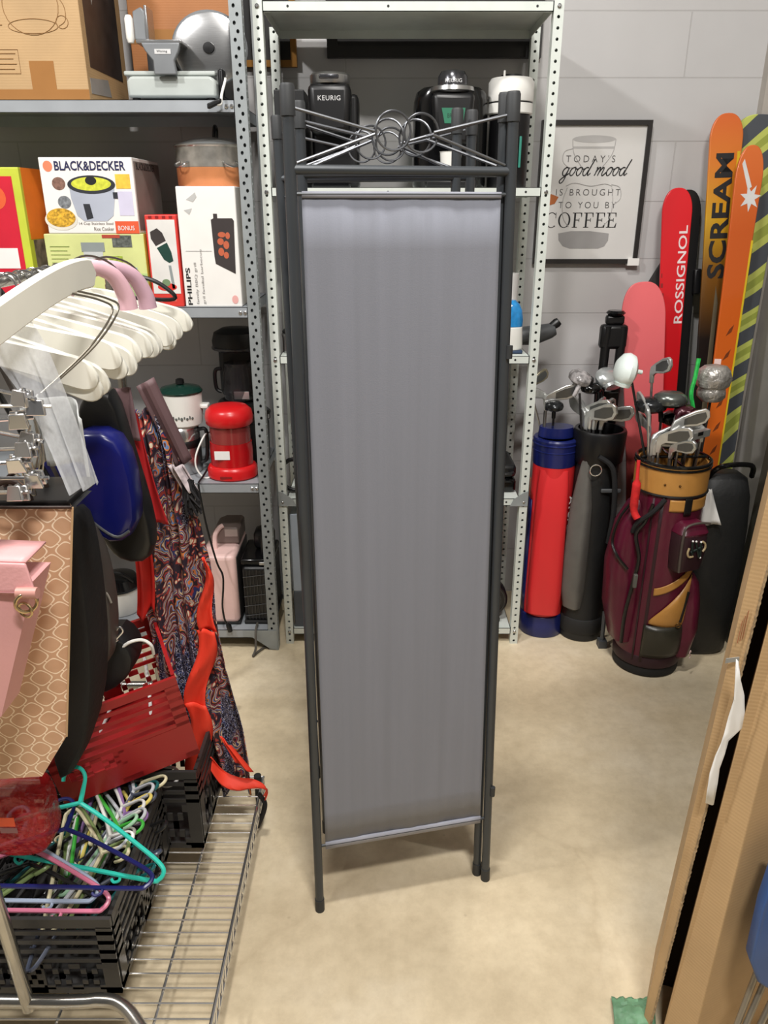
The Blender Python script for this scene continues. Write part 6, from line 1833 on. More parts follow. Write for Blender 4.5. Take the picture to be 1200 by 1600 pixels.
MB().sheet(lambda u, v: flap(u, 0) + V((0, 0.068 * v, 0.001)), 10, 3).build('top_panel', pinkl, pk, world=True, solid=0.003)
MB().tube([flap(i / 10, 0.93) + V((0, -0.004, 0)) for i in range(11)], 0.0008, 4).build('stitching', mat('dark_pink_thread', (150, 96, 98), 0.6), pk, world=True)
gm = mat('pale_gold', (196, 170, 128), 0.2, 0.9)
rc = PY(41, 942, 0.925)
MB().ring((0, 0, 0), 0.0135, 0.0026, 24, 8, Matrix.Translation(rc) @ Matrix.Rotation(0.5, 4, 'Z')).build('ring', gm, pk, world=True)
MB().ring((0, 0, 0), 0.0105, 0.002, 24, 8, Matrix.Translation(rc + V((-0.004, 0.002, -0.012))) @ Matrix.Rotation(-0.3, 4, 'Z')).build('ring', gm, pk, world=True)
MB().tube([rc + V((-0.012, 0.004, 0.013)), rc + V((0.016, 0.004, 0.013))], 0.008, 12).build('strap_loop', mat('dusty_pink_leather', (196, 142, 132), 0.45), pk, world=True)

MB().tube(smooth_path([PY(-85, 885, 0.945), PY(-100, 800, 0.96), PY(-112, 700, 0.985), (RX, 1.03, 1.40)], 8), 0.006, 8).build('strap', mat('dusty_pink_leather', (196, 142, 132), 0.45), pk, world=True)


def soft_bag(name, label, outline, Y, depth, material, n=10, bulge=0.5, cat='bag', lean_y=0.0):
    """a soft bag from the outline of its face, given thickness and puffed"""
    c = V((0, 0, 0))
    pts = [PY(px, py, Y + lean_y * (py - outline[0][1]) / 400) for px, py in outline]
    for p in pts: c += p
    c /= len(pts)
    pts = [c + (p - c) * 1.10 for p in pts]
    t = thing(name, label, cat, c)
    k = len(pts)
    rows = []
    for i in range(n + 1):
        a = PI * i / n
        s = 0.80 + 0.20 * math.sin(a) ** bulge
        yy = -math.cos(a) * depth / 2
        rows.append([c + (p - c) * s + V((0, yy, 0)) for p in pts])
    mb = MB().loft([[p - c for p in r] for r in rows])
    return t, mb


bb, mb = soft_bag('handbag', 'royal blue satin bag hanging behind the white tulle', [(66, 744), (70, 722), (86, 700), (110, 686), (140, 676), (164, 676), (184, 686), (198, 708), (207, 738), (213, 775), (214, 802), (204, 824), (192, 832), (178, 833), (160, 822), (132, 802), (100, 772), (76, 752)], 1.42, 0.07, None)
mb.build('body', mat('royal_blue_satin', (14, 20, 92), 0.28, var=0.12), bb, subd=0)
MB().tube(smooth_path([PY(78, 752, 1.385), PY(130, 803, 1.385), PY(178, 838, 1.385), PY(202, 830, 1.385)], 5), 0.003, 7).build('lower_piping', mat('dark_grey_plastic', (70, 72, 74), 0.5), bb, world=True)
strap_to(bb, PY(120, 686, 1.42), (RX, 1.42, 1.405), 0.004, mat('black_leather', (20, 20, 20), 0.4))
kb2, mb = soft_bag('handbag', 'black shoulder bag hanging between the blue satin bag and the red cloth', [(132, 632), (150, 618), (178, 612), (192, 660), (210, 720), (232, 790), (243, 845), (225, 868), (190, 862), (176, 845), (160, 820), (140, 760), (126, 690)], 1.47, 0.06, None)
mb.build('body', mat('black_leather', (20, 20, 20), 0.4, bump=0.2, bscale=60), kb2, subd=1)
MB().tube(smooth_path([PY(172, 625, 1.5), PY(150, 660, 1.5), PY(140, 700, 1.5)], 5), 0.006, 8).build('strap', mat('black_leather', (20, 20, 20), 0.4), kb2, world=True)
strap_to(kb2, PY(150, 625, 1.47), (RX, 1.49, 1.405), 0.005, mat('black_leather', (20, 20, 20), 0.4))
mvc = MB().sheet(lambda u, v: PY(165 + 38 * u + 4 * v + 14 * v * u, 606 + 82 * v, 1.545) + V((0, 0.006 * math.sin(9 * u + 2 * v), 0)), 8, 14).build('cloth', mat('mauve_cloth', (118, 92, 96), 0.8), solid=0.002)
tag(mvc, 'mauve pink cloth strip hanging under the ivory hangers beside red cloth', 'cloth')
rcl = MB().sheet(lambda u, v: PY(196 - 4 * math.sin(v * 3) + (16 + 34 * v) * u + 20 * v, 628 + 190 * v + 20 * u * (1 - v), 1.56) + V((0, 0.008 * math.sin(8 * u + 3 * v), 0)), 14, 30).build('garment', mat('deep_red_cloth', (168, 16, 22), 0.7, var=0.08), solid=0.002)
tag(rcl, 'deep red cloth hanging between the black bag and the paisley scarf', 'garment')
rc2 = MB().sheet(lambda u, v: PY(205 + 28 * u + 10 * math.sin(v * 2), 830 + 130 * v + 12 * math.sin(6 * u), 1.58) + V((0, 0.006 * math.sin(11 * u), 0)), 10, 20).build('garment', mat('scarlet_cloth', (196, 30, 20), 0.7, var=0.25, scale=12), solid=0.002)
tag(rc2, 'scarlet cloth tail showing below the black bag beside chrome upright', 'garment')
# dark bags massed behind the tote
dk1, mb = soft_bag('handbag', 'big black slouchy bag hanging right behind the patterned tote', [(112, 800), (128, 815), (140, 860), (152, 950), (158, 1040), (150, 1120), (120, 1190), (96, 1190), (100, 1000)], 1.27, 0.11, None)
mb.build('body', mat('matt_black_leather', (11, 11, 12), 0.75, bump=0.3, bscale=30), dk1, subd=1)
strap_to(dk1, PY(112, 810, 1.27), (RX, 1.30, 1.405), 0.005, mat('black_leather', (20, 20, 20), 0.4))
dk2, mb = soft_bag('handbag', 'taupe grey shoulder bag with thin strap behind the big black bag', [(118, 815), (150, 832), (166, 880), (178, 940), (180, 1000), (170, 1030), (150, 1020), (135, 960), (120, 880)], 1.36, 0.06, None)
mb.build('body', mat('taupe_leather', (72, 66, 62), 0.5), dk2, subd=1)
MB().tube(smooth_path([PY(116, 884, 1.335), PY(140, 905, 1.335), PY(165, 925, 1.335), PY(174, 942, 1.335)], 5), 0.0022, 6).build('strap', mat('pale_grey_piping', (136, 130, 122), 0.5), dk2, world=True)
strap_to(dk2, PY(130, 822, 1.36), (RX, 1.36, 1.405), 0.004, mat('taupe_leather', (72, 66, 62), 0.5))
dk3, mb = soft_bag('handbag', 'dark slouchy pouch between taupe bag and red crate', [(165, 985), (190, 978), (212, 1000), (218, 1030), (190, 1060), (160, 1070), (150, 1030)], 1.44, 0.09, None)
mb.build('body', mat('black_nylon', (22, 23, 24), 0.55), dk3, subd=1)
cord('wire_loop', [PY(178, 990, 1.37), PY(186, 980, 1.37), PY(192, 986, 1.37), PY(184, 996, 1.37), PY(176, 1006, 1.37), PY(184, 1000, 1.37)], 0.0022, chrome, 'small shiny wire curl lying on the dark pouch above red crate', 'wire')

# ------------------------------------------------------------------ the paisley scarf
path = [(232, 640, 1.62, 22), (248, 700, 1.60, 26), (258, 760, 1.60, 32), (268, 830, 1.60, 46), (274, 900, 1.60, 52), (284, 970, 1.60, 52), (300, 1050, 1.60, 56), (324, 1120, 1.60, 52), (344, 1180, 1.60, 46), (352, 1228, 1.60, 46)]


def spath(v):
    f = v * (len(path) - 1)
    i = min(int(f), len(path) - 2)
    t = f - i
    a, b = path[i], path[i + 1]
    t2 = t * t * (3 - 2 * t)
    return [a[j] + (b[j] - a[j]) * (t if j < 2 else t2) for j in range(4)]


def scarf(u, v):
    cx, cy, Y, hw = spath(v)
    x = cx + hw * (u * 2 - 1) + 5 * math.sin(v * 17) * (u - 0.5)
    fold = 0.020 * math.sin(u * 14 + 3.5 * v) * (0.5 + 0.5 * v) + 0.010 * math.sin(u * 29 + 8 * v)
    p = PY(x, cy + 8 * math.sin(u * 9 + v * 4), Y)
    p.y += fold
    return p


sf = thing('scarf', 'long paisley scarf with red border trailing from the rack to the floor shelf', 'scarf', PY(300, 1000, 1.60))
print_cloth = paisley()
MB().sheet(scarf, 44, 90).build('cloth', print_cloth, sf, world=True, solid=0.0015)
red_b = mat('vermilion_border', (244, 66, 42), 0.65, var=0.1, scale=10)


def bord(px0, hw0, px1, hw1, y0, y1, Y, off=0.0):
    return lambda u, v: PY(px0 + (px1 - px0) * v + (hw0 + (hw1 - hw0) * v) * (u * 2 - 1) + 6 * math.sin(v * 6), y0 + (y1 - y0) * v, Y) + V((0, 0.008 * math.sin(u * 5 + 6 * v), 0))


MB().sheet(bord(318, 3, 328, 14, 872, 985, 1.57), 6, 18).build('border', red_b, sf, world=True, solid=0.002)
MB().sheet(bord(322, 14, 308, 17, 985, 1105, 1.565), 6, 18).build('border', red_b, sf, world=True, solid=0.002)
MB().sheet(bord(306, 17, 316, 18, 1100, 1225, 1.56), 6, 18).build('border', red_b, sf, world=True, solid=0.002)
tail = smooth_path([PY(328, 1190, 1.545), PY(345, 1215, 1.55), PY(372, 1226, 1.55), PY(400, 1226, 1.555), PY(414, 1232, 1.56), PY(412, 1246, 1.56)], 5)
MB().sheet(lambda u, v: tail[min(int(v * (len(tail) - 1)), len(tail) - 1)] + V((0.004 * math.sin(v * 9), 0.012 * math.sin(u * 4 + v * 5), 0.030 * (0.5 - u))), 6, len(tail) - 1).build('border', red_b, sf, world=True, solid=0.002)
MB().sheet(lambda u, v: PY(352 + 30 * v + (9 + 5 * v) * (2 * u - 1), 1150 + 42 * v + 16 * u, 1.548) + V((0, 0.006 * math.sin(7 * u), 0)), 6, 10).build('border', red_b, sf, world=True, solid=0.002)
strap_cl = mat('dusky_strap_cloth', (96, 72, 74), 0.6)
MB().sheet(lambda u, v: PY(226 + 62 * v + (13 - 2 * v) * (2 * u - 1), 604 + 128 * v - 14 * u, 1.60) + V((0, 0.006 * math.sin(8 * u), 0)), 6, 14).build('shoulder_strap', strap_cl, sf, world=True, solid=0.003)
MB().sheet(lambda u, v: PY(274 + 24 * v + 11 * (2 * u - 1), 728 + 40 * v, 1.575) + V((0, 0.012 * math.sin(9 * u), 0)), 8, 8).build('knot', mat('silver_pink_cloth', (190, 176, 178), 0.6, var=0.4, scale=60), sf, world=True, solid=0.004)
ts = MB()
for i in range(26):
    a = PY(286 + (i * 7 % 17), 748 + (i * 5 % 11), 1.575); b = PY(286 + (i * 11 % 32), 776 + (i * 13 % 34), 1.57 + 0.012 * math.sin(i))
    ts.tube([a, (a + b) / 2 + V((0.006 * math.sin(i), 0, 0)), b], 0.0028, 5)
ts.build('tassel', mat('black_fringe', (26, 24, 26), 0.8), sf, world=True)
tb_ = MB().tube(smooth_path([PY(404, 1240, 1.575), PY(414, 1255, 1.57), PY(411, 1272, 1.57), PY(402, 1292, 1.57)], 6), 0.006, 8).build('tassel', mat('black_fringe', (26, 24, 26), 0.8), sf, world=True)

# ------------------------------------------------------------------ wire floor shelf, crates and plastic hangers
cart = thing('wire_shelf', 'chrome wire floor shelf carrying the black crates', 'wire shelf', (-0.6, 1.3, 0))
WX0, WX1, WY0, WY1, WZ = -1.15, -0.326, 0.86, 1.66, 0.118
mb = MB()
for zz in (WZ, WZ - 0.040):
    mb.tube([(WX0, WY0, zz), (WX1, WY0, zz), (WX1, WY1, zz), (WX0, WY1, zz)], 0.0058, 8, True)
mb.build('rim', chrome, cart, world=True)
mb = MB()
k = 54
zig = []
for i in range(k):
    zig.append((WX1, WY0 + (WY1 - WY0) * i / (k - 1), WZ if i % 2 else WZ - 0.040))
mb.tube(zig, 0.0032, 6)
mb.build('truss_wire', chrome, cart, world=True)
deck = MB()
ny = 26
for i in range(ny):
    y = WY0 + 0.012 + (WY1 - WY0 - 0.024) * i / (ny - 1)
    deck.tube([(WX0, y, WZ + 0.002), (WX1, y, WZ + 0.002)], 0.0019, 6)
deck.build('deck_grid', chrome, cart, world=True)
for x in (-0.435, -0.62, -0.80, -0.98):
    MB().tube([(x, WY0, WZ - 0.004), (x, WY1, WZ - 0.004)], 0.003, 6).build('cross_wire', chrome, cart, world=True)
for x, y in ((WX1 - 0.012, WY1 - 0.014), (WX0, WY1 - 0.014), (WX0, WY0), (WX1 - 0.012, WY0)):
    MB().tube([(x, y, 0.05), (x, y, WZ + 0.02)], 0.010, 12).lathe([(0.019, -0.010), (0.025, -0.006), (0.025, 0.006), (0.019, 0.010)], 20, Matrix.Translation((x, y, 0.0255)) @ Matrix.Rotation(PI / 2, 4, 'Y')).build('caster', rubber, cart, world=True)


def crate(name, label, w, d, h, m, loc, rot=(0, 0, 0), slats=3, solid=None):
    """an open plastic crate with barred walls; origin at the middle of its floor"""
    t = thing(name, label, 'crate', loc, rot=rot)
    for nm, ax, s in (('front_wall', 'y', -1), ('back_wall', 'y', 1), ('end_wall', 'x', -1), ('end_wall', 'x', 1)):
        L_ = w if ax == 'y' else d
        mb = MB()
        th = 0.004

        def bx(a0, z0, a1, z1, g=0.0):
            if ax == 'y':
                y = s * d / 2
                mb.box((a0, min(y, y - s * (th + g)), z0), (a1, max(y, y - s * (th + g)), z1))
            else:
                x = s * w / 2
                mb.box((min(x, x - s * (th + g)), a0, z0), (max(x, x - s * (th + g)), a1, z1))
        half = L_ / 2
        c_ = 0.012 if ax == 'x' else 0.0
        half -= c_
        bx(-half, h - 0.022, half, h, 0.004)
        bx(-half, 0, half, 0.016, 0.002)
        for i in range(slats):
            z0 = h - 0.040 - i * 0.024
            bx(-half, z0, half, z0 + 0.010)
        zlow = h - 0.040 - (slats - 1) * 0.024
        bx(-half, 0, -half + 0.03, h - 0.02); bx(half - 0.03, 0, half, h - 0.02)
        bx(-0.022, 0, 0.022, zlow)
        # lattice below the slats
        nn = max(2, int((L_ - 0.1) / 0.045))
        for i in range(nn):
            if solid and ax == 'y' and s < 0 and -half + 0.03 + (2 * half - 0.06) * (i + 0.6) / nn > solid[0]:
                continue
            a = -half + 0.03 + (2 * half - 0.06) * i / nn
            b = -half + 0.03 + (2 * half - 0.06) * (i + 1) / nn
            for z0, z1 in ((0.012 if not (solid and ax == 'y' and s < 0) else solid[1], zlow), (zlow, 0.012 if not (solid and ax == 'y' and s < 0) else solid[1])):
                k_ = 5
                for q in range(k_):
                    a_ = a + (b - a) * q / k_; b_ = a + (b - a) * (q + 1) / k_
                    za = z0 + (z1 - z0) * (q + 0.5) / k_
                    bx(a_, za - abs(z1 - z0) / k_ * 0.62, b_, za + abs(z1 - z0) / k_ * 0.62 * 0.3)
        mb.build(nm, m, t, smooth=False)
    mb = MB()
    for i in range(7):
        x = -w / 2 + 0.02 + (w - 0.04) * i / 6
        mb.box((x - 0.004, -d / 2 + 0.004, 0.0), (x + 0.004, d / 2 - 0.004, 0.004))
    for i in range(7):
        y = -d / 2 + 0.02 + (d - 0.04) * i / 6
        mb.box((-w / 2 + 0.004, y - 0.004, 0.0), (w / 2 - 0.004, y + 0.004, 0.004))
    mb.box((-w / 2 + 0.004, -d / 2 + 0.004, 0.0041), (w / 2 - 0.004, d / 2 - 0.004, 0.006))
    mb.build('crate_floor', m, t, smooth=False)
    return t


blackc = mat('black_crate_plastic', (48, 47, 46), 0.45, var=0.1)
z_deck = WZ + 0.0060
crate('crate', 'black barred crate full of coloured plastic hangers, behind the chrome foot tube', 0.33, 0.36, 0.195, blackc, (-0.675, 1.225, z_deck), slats=4)
crate('crate', 'black crate standing beneath the red crate at the far end of the wire shelf', 0.36, 0.25, 0.225, blackc, (-0.61, 1.535, z_deck))
crate('crate', 'black crate at the lower corner cut by the chrome upright', 0.30, 0.36, 0.16, blackc, (-1.0, 1.225, z_deck), slats=3)
redc = mat('red_crate_plastic', (160, 26, 28), 0.38, var=0.08)
RCr = crate('crate', 'dark red plastic crate tilted on top of the black crates', 0.30, 0.26, 0.235, redc, (-0.615, 1.50, 0.365), rot=(0.10, -0.16, 0.42), slats=5, solid=(0.0, 0.055))
MB().box((0.0, -0.1299, 0.016), (0.125, -0.1255, 0.098)).build('solid_panel', redc, RCr, smooth=False)
MB().box((-0.125, -0.1299, 0.016), (-0.0005, -0.1255, 0.056)).build('solid_panel', redc, RCr, smooth=False)
cord('cord', [PY(190, 1012, 1.40), PY(204, 1003, 1.40), PY(222, 1000, 1.41), PY(236, 1008, 1.41), PY(240, 1022, 1.42)], 0.0035, white_pl, 'white cord looped over the rim of red crate', 'cord')


def plastic_hanger(label, m, group=None):
    t = thing('plastic_hanger', label, 'hanger', (0, 0, 0), group=group)
    r_ = 0.0045
    body = smooth_path([(0.0, 0, 0.0), (0.06, 0, -0.022), (0.15, 0, -0.062), (0.190, 0, -0.082), (0.203, 0, -0.096), (0.195, 0, -0.112), (0.17, 0, -0.116), (0.0, 0, -0.116), (-0.17, 0, -0.116), (-0.195, 0, -0.112), (-0.203, 0, -0.096), (-0.190, 0, -0.082), (-0.15, 0, -0.062), (-0.06, 0, -0.022), (0, 0, 0)], 3)[:-1]
    MB().tube(body, r_, 8, True).build('body', m, t)
    MB().tube([(0, 0, -0.002), (0, 0, 0.02)] + [(-0.024 + 0.024 * math.cos(a), 0, 0.042 + 0.024 * math.sin(a)) for a in [math.radians(d) for d in range(0, 201, 18)]], [0.005] * 2 + [0.004] * 12, 8).build('hook', m, t)
    for s in (-1, 1):
        MB().tube(smooth_path([(s * 0.115, 0, -0.116), (s * 0.115, 0, -0.126), (s * 0.105, 0, -0.131), (s * 0.098, 0, -0.126)], 4), 0.003, 6).build('strap_hook', m, t)
    return t


cols = {'turquoise': (52, 206, 186), 'navy': (24, 30, 96), 'pink': (222, 128, 158), 'pale blue': (176, 192, 216), 'white': (228, 228, 224), 'lime green': (66, 176, 64), 'teal': (22, 92, 94), 'butter yellow': (226, 208, 112),
        'violet': (146, 112, 168), 'olive green': (120, 140, 88), 'grey': (150, 148, 140), 'mint': (170, 214, 180), 'black': (30, 30, 32), 'cream': (222, 214, 178), 'slate': (70, 76, 92), 'ice grey': (196, 200, 206)}
HM = {k: mat(k.replace(' ', '_') + '_hanger_plastic', v, 0.3, var=0.04) for k, v in cols.items()}


def place(t, px, py, Y, xa, za):
    """xa: direction of the hanger's far shoulder; za: direction of its hook"""
    xa, za = V(xa).normalized(), V(za)
    za = (za - xa * xa.dot(za)).normalized()
    ya = za.cross(xa)
    t.rotation_euler = Matrix((xa, ya, za)).transposed().to_euler()
    t.location = PY(px, py, Y)


def hanger_dir(label, col, tip, Yt, xa, w):
    """a hanger given the tip of one shoulder, the run of its bar and the rough side of its hook"""
    t = plastic_hanger(label, HM[col])
    xa = V(xa).normalized(); w = V(w); za = (w - xa * xa.dot(w)).normalized()
    t.rotation_euler = Matrix((xa, za.cross(xa), za)).transposed().to_euler()
    t.location = PY(tip[0], tip[1], Yt) - xa * 0.203 + za * 0.096
    return t


hanger_dir('bright turquoise hanger lying on top of the crate, hook standing up', 'turquoise', (256, 1362), 1.12, (1, -0.22, 0.0), (0, 0.6, 0.8))
hanger_dir('navy blue hanger lying low over the pink one at the crate edge', 'navy', (238, 1372), 1.085, (1, -0.05, 0.03), (0, 0.9, 0.25))
hanger_dir('pink hanger nearest the front rim of the crate', 'pink', (170, 1406), 1.075, (1, -0.10, 0.10), (0, 0.85, 0.4))
hanger_dir('pale blue hanger just behind the pink one', 'pale blue', (154, 1391), 1.10, (1, -0.12, 0.12), (0, 0.85, 0.4))
hanger_dir('black hanger stuck low among the pink and blue ones', 'black', (176, 1426), 1.085, (1, -0.05, 0.06), (0, 0.9, 0.3))
bunch = [('grey', 'grey hanger with an open hook just under the turquoise arm', 1.20, 0.36, 1), ('ice grey', 'ice grey hanger slanting beside the red plastic bag', 1.25, 0.36, 2), ('pink', 'pink hanger nearest the front rim of the crate', 1.085, 0.335, 0), ('pale blue', 'pale blue hanger just behind the pink one', 1.105, 0.340, 0), ('olive green', 'olive green hanger with its hook beside two cream hooks', 1.15, 0.352, 1), ('cream', 'cream hanger whose hook sits under the olive green hook', 1.135, 0.348, 1),
         ('ice grey', 'ice grey hanger with round hook under the turquoise shoulder', 1.175, 0.358, 1), ('white', 'white hanger whose hook rises behind the navy hanger', 1.19, 0.362, 1), ('lime green', 'lime green hanger with hook at the crate edge', 1.215, 0.366, 2), ('mint', 'mint hanger tucked inside the lime green hook', 1.235, 0.366, 1),
         ('violet', 'violet hanger below the butter yellow hook', 1.265, 0.370, 2), ('white', 'white hanger squeezed between violet and yellow hooks', 1.285, 0.372, 1), ('butter yellow', 'butter yellow hanger above the violet hook', 1.305, 0.374, 2), ('slate', 'slate hanger lying past the butter yellow hook', 1.33, 0.374, 2),
         ('ice grey', 'ice grey hanger beside the teal hook', 1.345, 0.376, 2), ('teal', 'teal hanger at the far end of the crate', 1.36, 0.376, 2), ('cream', 'cream hanger farthest back, under the red crate corner', 1.38, 0.380, 3), ('black', 'black hanger stuck low among the pink and blue ones', 1.12, 0.318, 0)]
for i, (c, lb, y, z, sh) in enumerate(bunch):
    if sh == 0:
        continue
    t = plastic_hanger(lb, HM[c])
    za = V((0.86, 0.10 * math.sin(i * 1.7), 0.42 + 0.14 * math.sin(i * 2.3))).normalized()
    xa = V((0.30, 0.85, 0.34 + 0.12 * math.sin(i * 1.9)))
    xa = (xa - za * xa.dot(za)).normalized()
    R_ = Matrix((xa, za.cross(xa), za)).transposed()
    t.rotation_euler = R_.to_euler()
    t.scale = (0.66, 1, 0.9)
    t.location = V((-0.582 + 0.010 * sh, 1.150 + (y - 1.085) * 0.86, 0.322 + (i % 3) * 0.004))
for lb, px, py, Y in (('white hanger hook jutting from the crate beside the red crate corner', 278, 1200, 1.50), ('upper white hanger hook by the red crate side', 272, 1140, 1.54)):
    t = plastic_hanger(lb, HM['white'])
    za = V((0.95, -0.1, -0.05)).normalized(); xa = V((0, 0.9, 0.4)); xa = (xa - za * xa.dot(za)).normalized()
    t.rotation_euler = Matrix((xa, za.cross(xa), za)).transposed().to_euler()
    t.location = PY(px, py, Y) - za * 0.058
dk = None
for i in range(14):
    c = ('black', 'slate', 'black', 'olive green', 'black', 'teal', 'black')[i % 7]
    t = plastic_hanger('dark plastic hanger heaped deep inside the black crate of coloured hangers', HM[c], 'dark hangers deep in the black crate')
    za = V((0.75, 0.15 * math.sin(i * 2.1), 0.5)).normalized(); xa = V((0.35, 0.85, 0.3 * math.sin(i * 1.3)))
    xa = (xa - za * xa.dot(za)).normalized()
    t.rotation_euler = Matrix((xa, za.cross(xa), za)).transposed().to_euler()
    t.scale = (0.6, 1, 0.8)
    t.location = V((-0.69 + 0.10 * (i % 3) - 0.02, 1.13 + 0.016 * i, 0.255 + 0.012 * (i % 4)))
rp_, mb = soft_bag('plastic_bag', 'crumpled translucent red plastic bag under the tote beside red crate', [(-30, 1230), (40, 1220), (70, 1228), (78, 1270), (90, 1306), (60, 1316), (-30, 1312)], 1.16, 0.08, None)
mb.build('film', mat('translucent_red_film', (176, 30, 34), 0.16, alpha=0.7, bump=1.0, bscale=45), rp_, subd=2)
plate('label', rect(-0.018, 0.0, 0.012, 0.02), mat('orange_label', (226, 86, 44), 0.5), rp_, Matrix.Translation((-0.005, -0.052, 0.016)), 0.001)
plate('label', rect(-0.018, -0.012, 0.014, 0.0), mat('grey_pink_label', (136, 92, 92), 0.5), rp_, Matrix.Translation((-0.005, -0.052, 0.012)), 0.001)


# ------------------------------------------------------------------ cartons and odds and ends along the right edge
kraft = cardboard('kraft_carton', (186, 154, 112))
kraft_gap_shade = mat('painted_gap_shade', (40, 29, 21), 0.9)  # near-black brown, the shade of the gap put into its colour
corr = mat('corrugated_edge', (150, 128, 98), 0.8, var=0.4, scale=120, stretch=(1, 1, 1))


def quadpost(pts0, pts1):
    """a straight-sided solid from a floor outline to a top outline"""
    return MB().loft([[V(p) for p in pts0], [V(p) for p in pts1]])


H_ = 1.5
def up(px0, py0, px1, py1, Y0, Y1):
    a, b = PY(px0, py0, Y0), PY(px1, py1, Y1)
    d = (b - a) / (b.z - a.z)
    return a + d * (0 - a.z), a + d * (H_ - a.z)


eA0, eA1 = up(1008, 1580, 1196, 790, 1.075, 1.09)     # outer edge of the loose flap
eB0, eB1 = up(1031, 1545, 1207, 860, 1.06, 1.075)     # its cut edge
eC0, eC1 = up(1048, 1560, 1200, 975, 1.05, 1.065)     # near edge of the carton body
eD0, eD1 = up(1094, 1585, 1200, 1165, 1.0, 1.03)      # its fold
tc_ = thing('tall_carton', 'tall kraft carton with split corner standing beside the aisle', 'cardboard box', (eC0.x, eC0.y, 0))
dY = V((0.012, 0.19, 0))
quadpost([eA0, eB0, eB0 + V((0.003, 0.006, 0)), eA0 + V((0.003, 0.006, 0))], [eA1, eB1, eB1 + V((0.003, 0.006, 0)), eA1 + V((0.003, 0.006, 0))]).build('flap', kraft, tc_, world=True, smooth=False)
quadpost([eA0 + V((0.0032, 0.0062, 0)), eA0 + V((0.008, 0.0062, 0)), eA0 + V((0.088, 0.17, 0)), eA0 + V((0.083, 0.17, 0))], [eA1 + V((0.0032, 0.0062, 0)), eA1 + V((0.008, 0.0062, 0)), eA1 + V((0.088, 0.17, 0)), eA1 + V((0.083, 0.17, 0))]).build('side_panel', kraft, tc_, world=True, smooth=False)
eg = MB()
rn = random.Random(3)
pts = []
for i in range(300):
    z = H_ * i / 299
    p = eB0.lerp(eB1, z / H_)
    pts.append(p + V((0.0005 * (1 if i % 2 else -1) + rn.uniform(-.0006, .0006), -0.0012, 0)))
eg.tube(pts, 0.0021, 5)
eg.build('corrugated_edge', corr, tc_, world=True)
quadpost([eB0 + V((0.05, 0.10, 0)), eC0 + V((0.06, 0.10, 0)), eC0 + V((0.06, 0.104, 0)), eB0 + V((0.05, 0.104, 0))], [eB1 + V((0.05, 0.10, 0)), eC1 + V((0.06, 0.10, 0)), eC1 + V((0.06, 0.104, 0)), eB1 + V((0.05, 0.104, 0))]).build('gap_shade_panel', kraft_gap_shade, tc_, world=True, smooth=False)  # dark sheet standing in for the shade inside the split
far_ = V((0.30, 0.13, 0))
quadpost([eC0, eD0, eD0 + far_, eC0 + V((0.075, 0.13, 0))], [eC1, eD1, eD1 + far_, eC1 + V((0.075, 0.13, 0))]).build('carton_body', kraft, tc_, world=True, smooth=False, bevel=0.002)
# torn white tape in the split
def tp(px, py, o=-0.004): return PY(px, py, 1.055 + o)
tw = MB()
prs = [((1150, 1030), (1153, 1032)), ((1149, 1065), (1158, 1064)), ((1146, 1092), (1163, 1086)), ((1138, 1122), (1163, 1112)), ((1132, 1146), (1160, 1139)), ((1126, 1160), (1138, 1157)), ((1118, 1182), (1132, 1178)), ((1109, 1208), (1125, 1202)), ((1104, 1236), (1121, 1222)), ((1103, 1256), (1115, 1257))]
tw.sheet(lambda u, v: tp(*[prs[min(int(v * 9 + 1e-6), 9)][0][k] + (prs[min(int(v * 9 + 1e-6), 9)][1][k] - prs[min(int(v * 9 + 1e-6), 9)][0][k]) * u for k in (0, 1)]) + V((0, 0.002 * math.sin(5 * u + 20 * v), 0)), 4, 9)
tw.build('torn_tape', paper, tc_, world=True, solid=0.0008)
plate('tape_strip', [(0, 0), (0.022, 0.004), (0.021, 0.012), (0.0, 0.009)], mat('painted_tape_sheen', (150, 150, 146), 0.18), tc_, Matrix.Translation(PY(1133, 1036, 1.075) - V(tc_.location)), 0.001)  # sheen of clear tape painted as a grey patch
mb = MB()
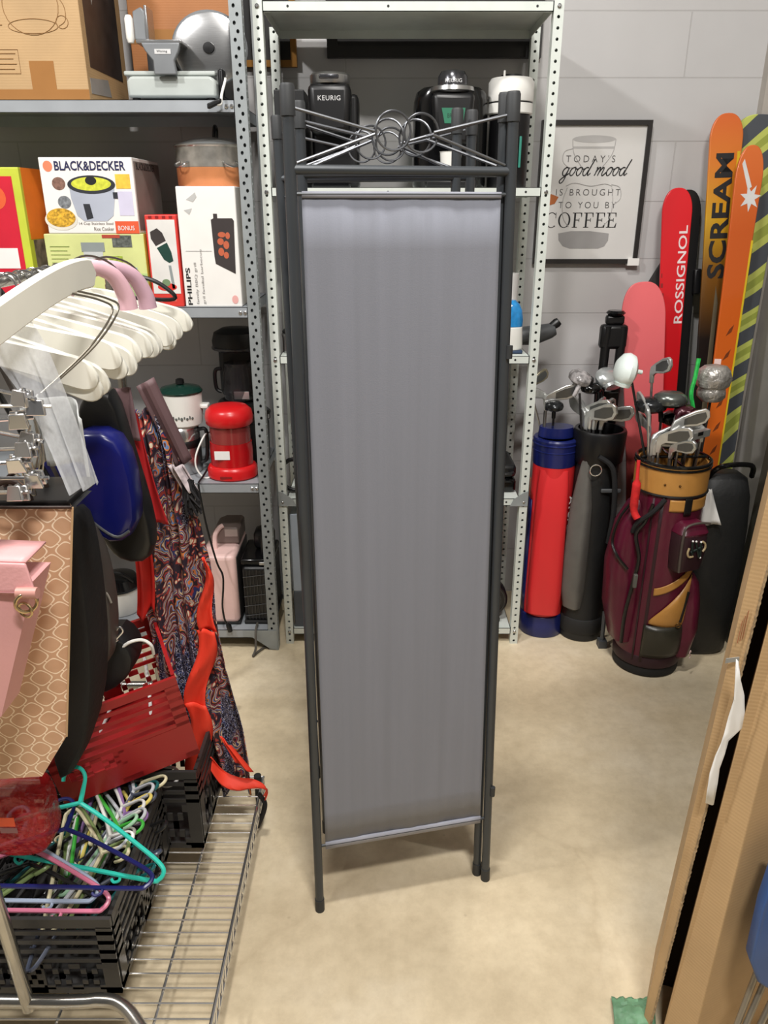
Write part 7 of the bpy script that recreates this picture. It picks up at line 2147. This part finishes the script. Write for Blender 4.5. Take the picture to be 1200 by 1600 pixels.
for i in range(3):
    mb.tube([PY(1152 + 4 * i, 1005 - 3 * i, 1.0795), PY(1160 + 5 * i, 970 - 8 * i, 1.0795)], 0.0007, 4)
mb.build('scuff_mark', mat('rust_scuff', (150, 92, 60), 0.8), tc_, world=True)

bc = thing('folding_chair', 'blue padded folding chair leaning by the cartons', 'chair', (0.76, 0.93, 0))
bl_m = mat('blue_vinyl', (44, 78, 132), 0.4, var=0.08)
q = [PY(1171, 1505, 0.95), PY(1184, 1540, 0.95), PY(1215, 1560, 0.95), PY(1330, 1560, 0.98), PY(1350, 1380, 1.0), PY(1215, 1345, 0.98), PY(1190, 1420, 0.96)]
cc = sum(q, V((0, 0, 0))) / len(q)
MB().loft([[p + V((0, 0, 0)) + (cc - p) * 0.06 for p in q], [p + V((0.003, 0.008, 0)) for p in q], [p + V((0.006, 0.03, 0)) for p in q], [p + V((0.008, 0.036, 0)) + (cc - p) * 0.06 for p in q]]).build('seat', bl_m, bc, world=True, bevel=0.006)
for a, b in (((1152, 1600, 0.96), (1182, 1520, 0.99)), ((1166, 1600, 0.955), (1196, 1530, 0.985)), ((1186, 1605, 0.95), (1212, 1550, 0.975))):
    p0, p1 = PY(*a), PY(*b)
    d = (p1 - p0).normalized()
    f = p0 - d * ((p0.z - 0.0) / d.z) if abs(d.z) > 0.05 else p0
    MB().tube([f + d * 0.006, p1 + d * 0.03], 0.0055, 10).build('leg', mat('dull_leg_steel', (150, 142, 128), 0.35, 0.7), bc, world=True)
gp_ = thing('paper_scrap', 'crumpled green paper scrap on the floor at the foot of the carton', 'paper', PZ(985, 1585, 0.0))
gpm = mat('green_scrap_paper', (108, 150, 116), 0.6, var=0.25, scale=30)
MB().sheet(lambda u, v: V(((u - 0.5) * 0.085 + 0.01 * v, (v - 0.5) * 0.06, 0.004 + 0.016 * abs(noise.noise(V((u * 5, v * 5, 1.3)))) + 0.012 * (1 - abs(2 * v - 1)))), 14, 12).build('sheet', gpm, gp_, solid=0.0008)
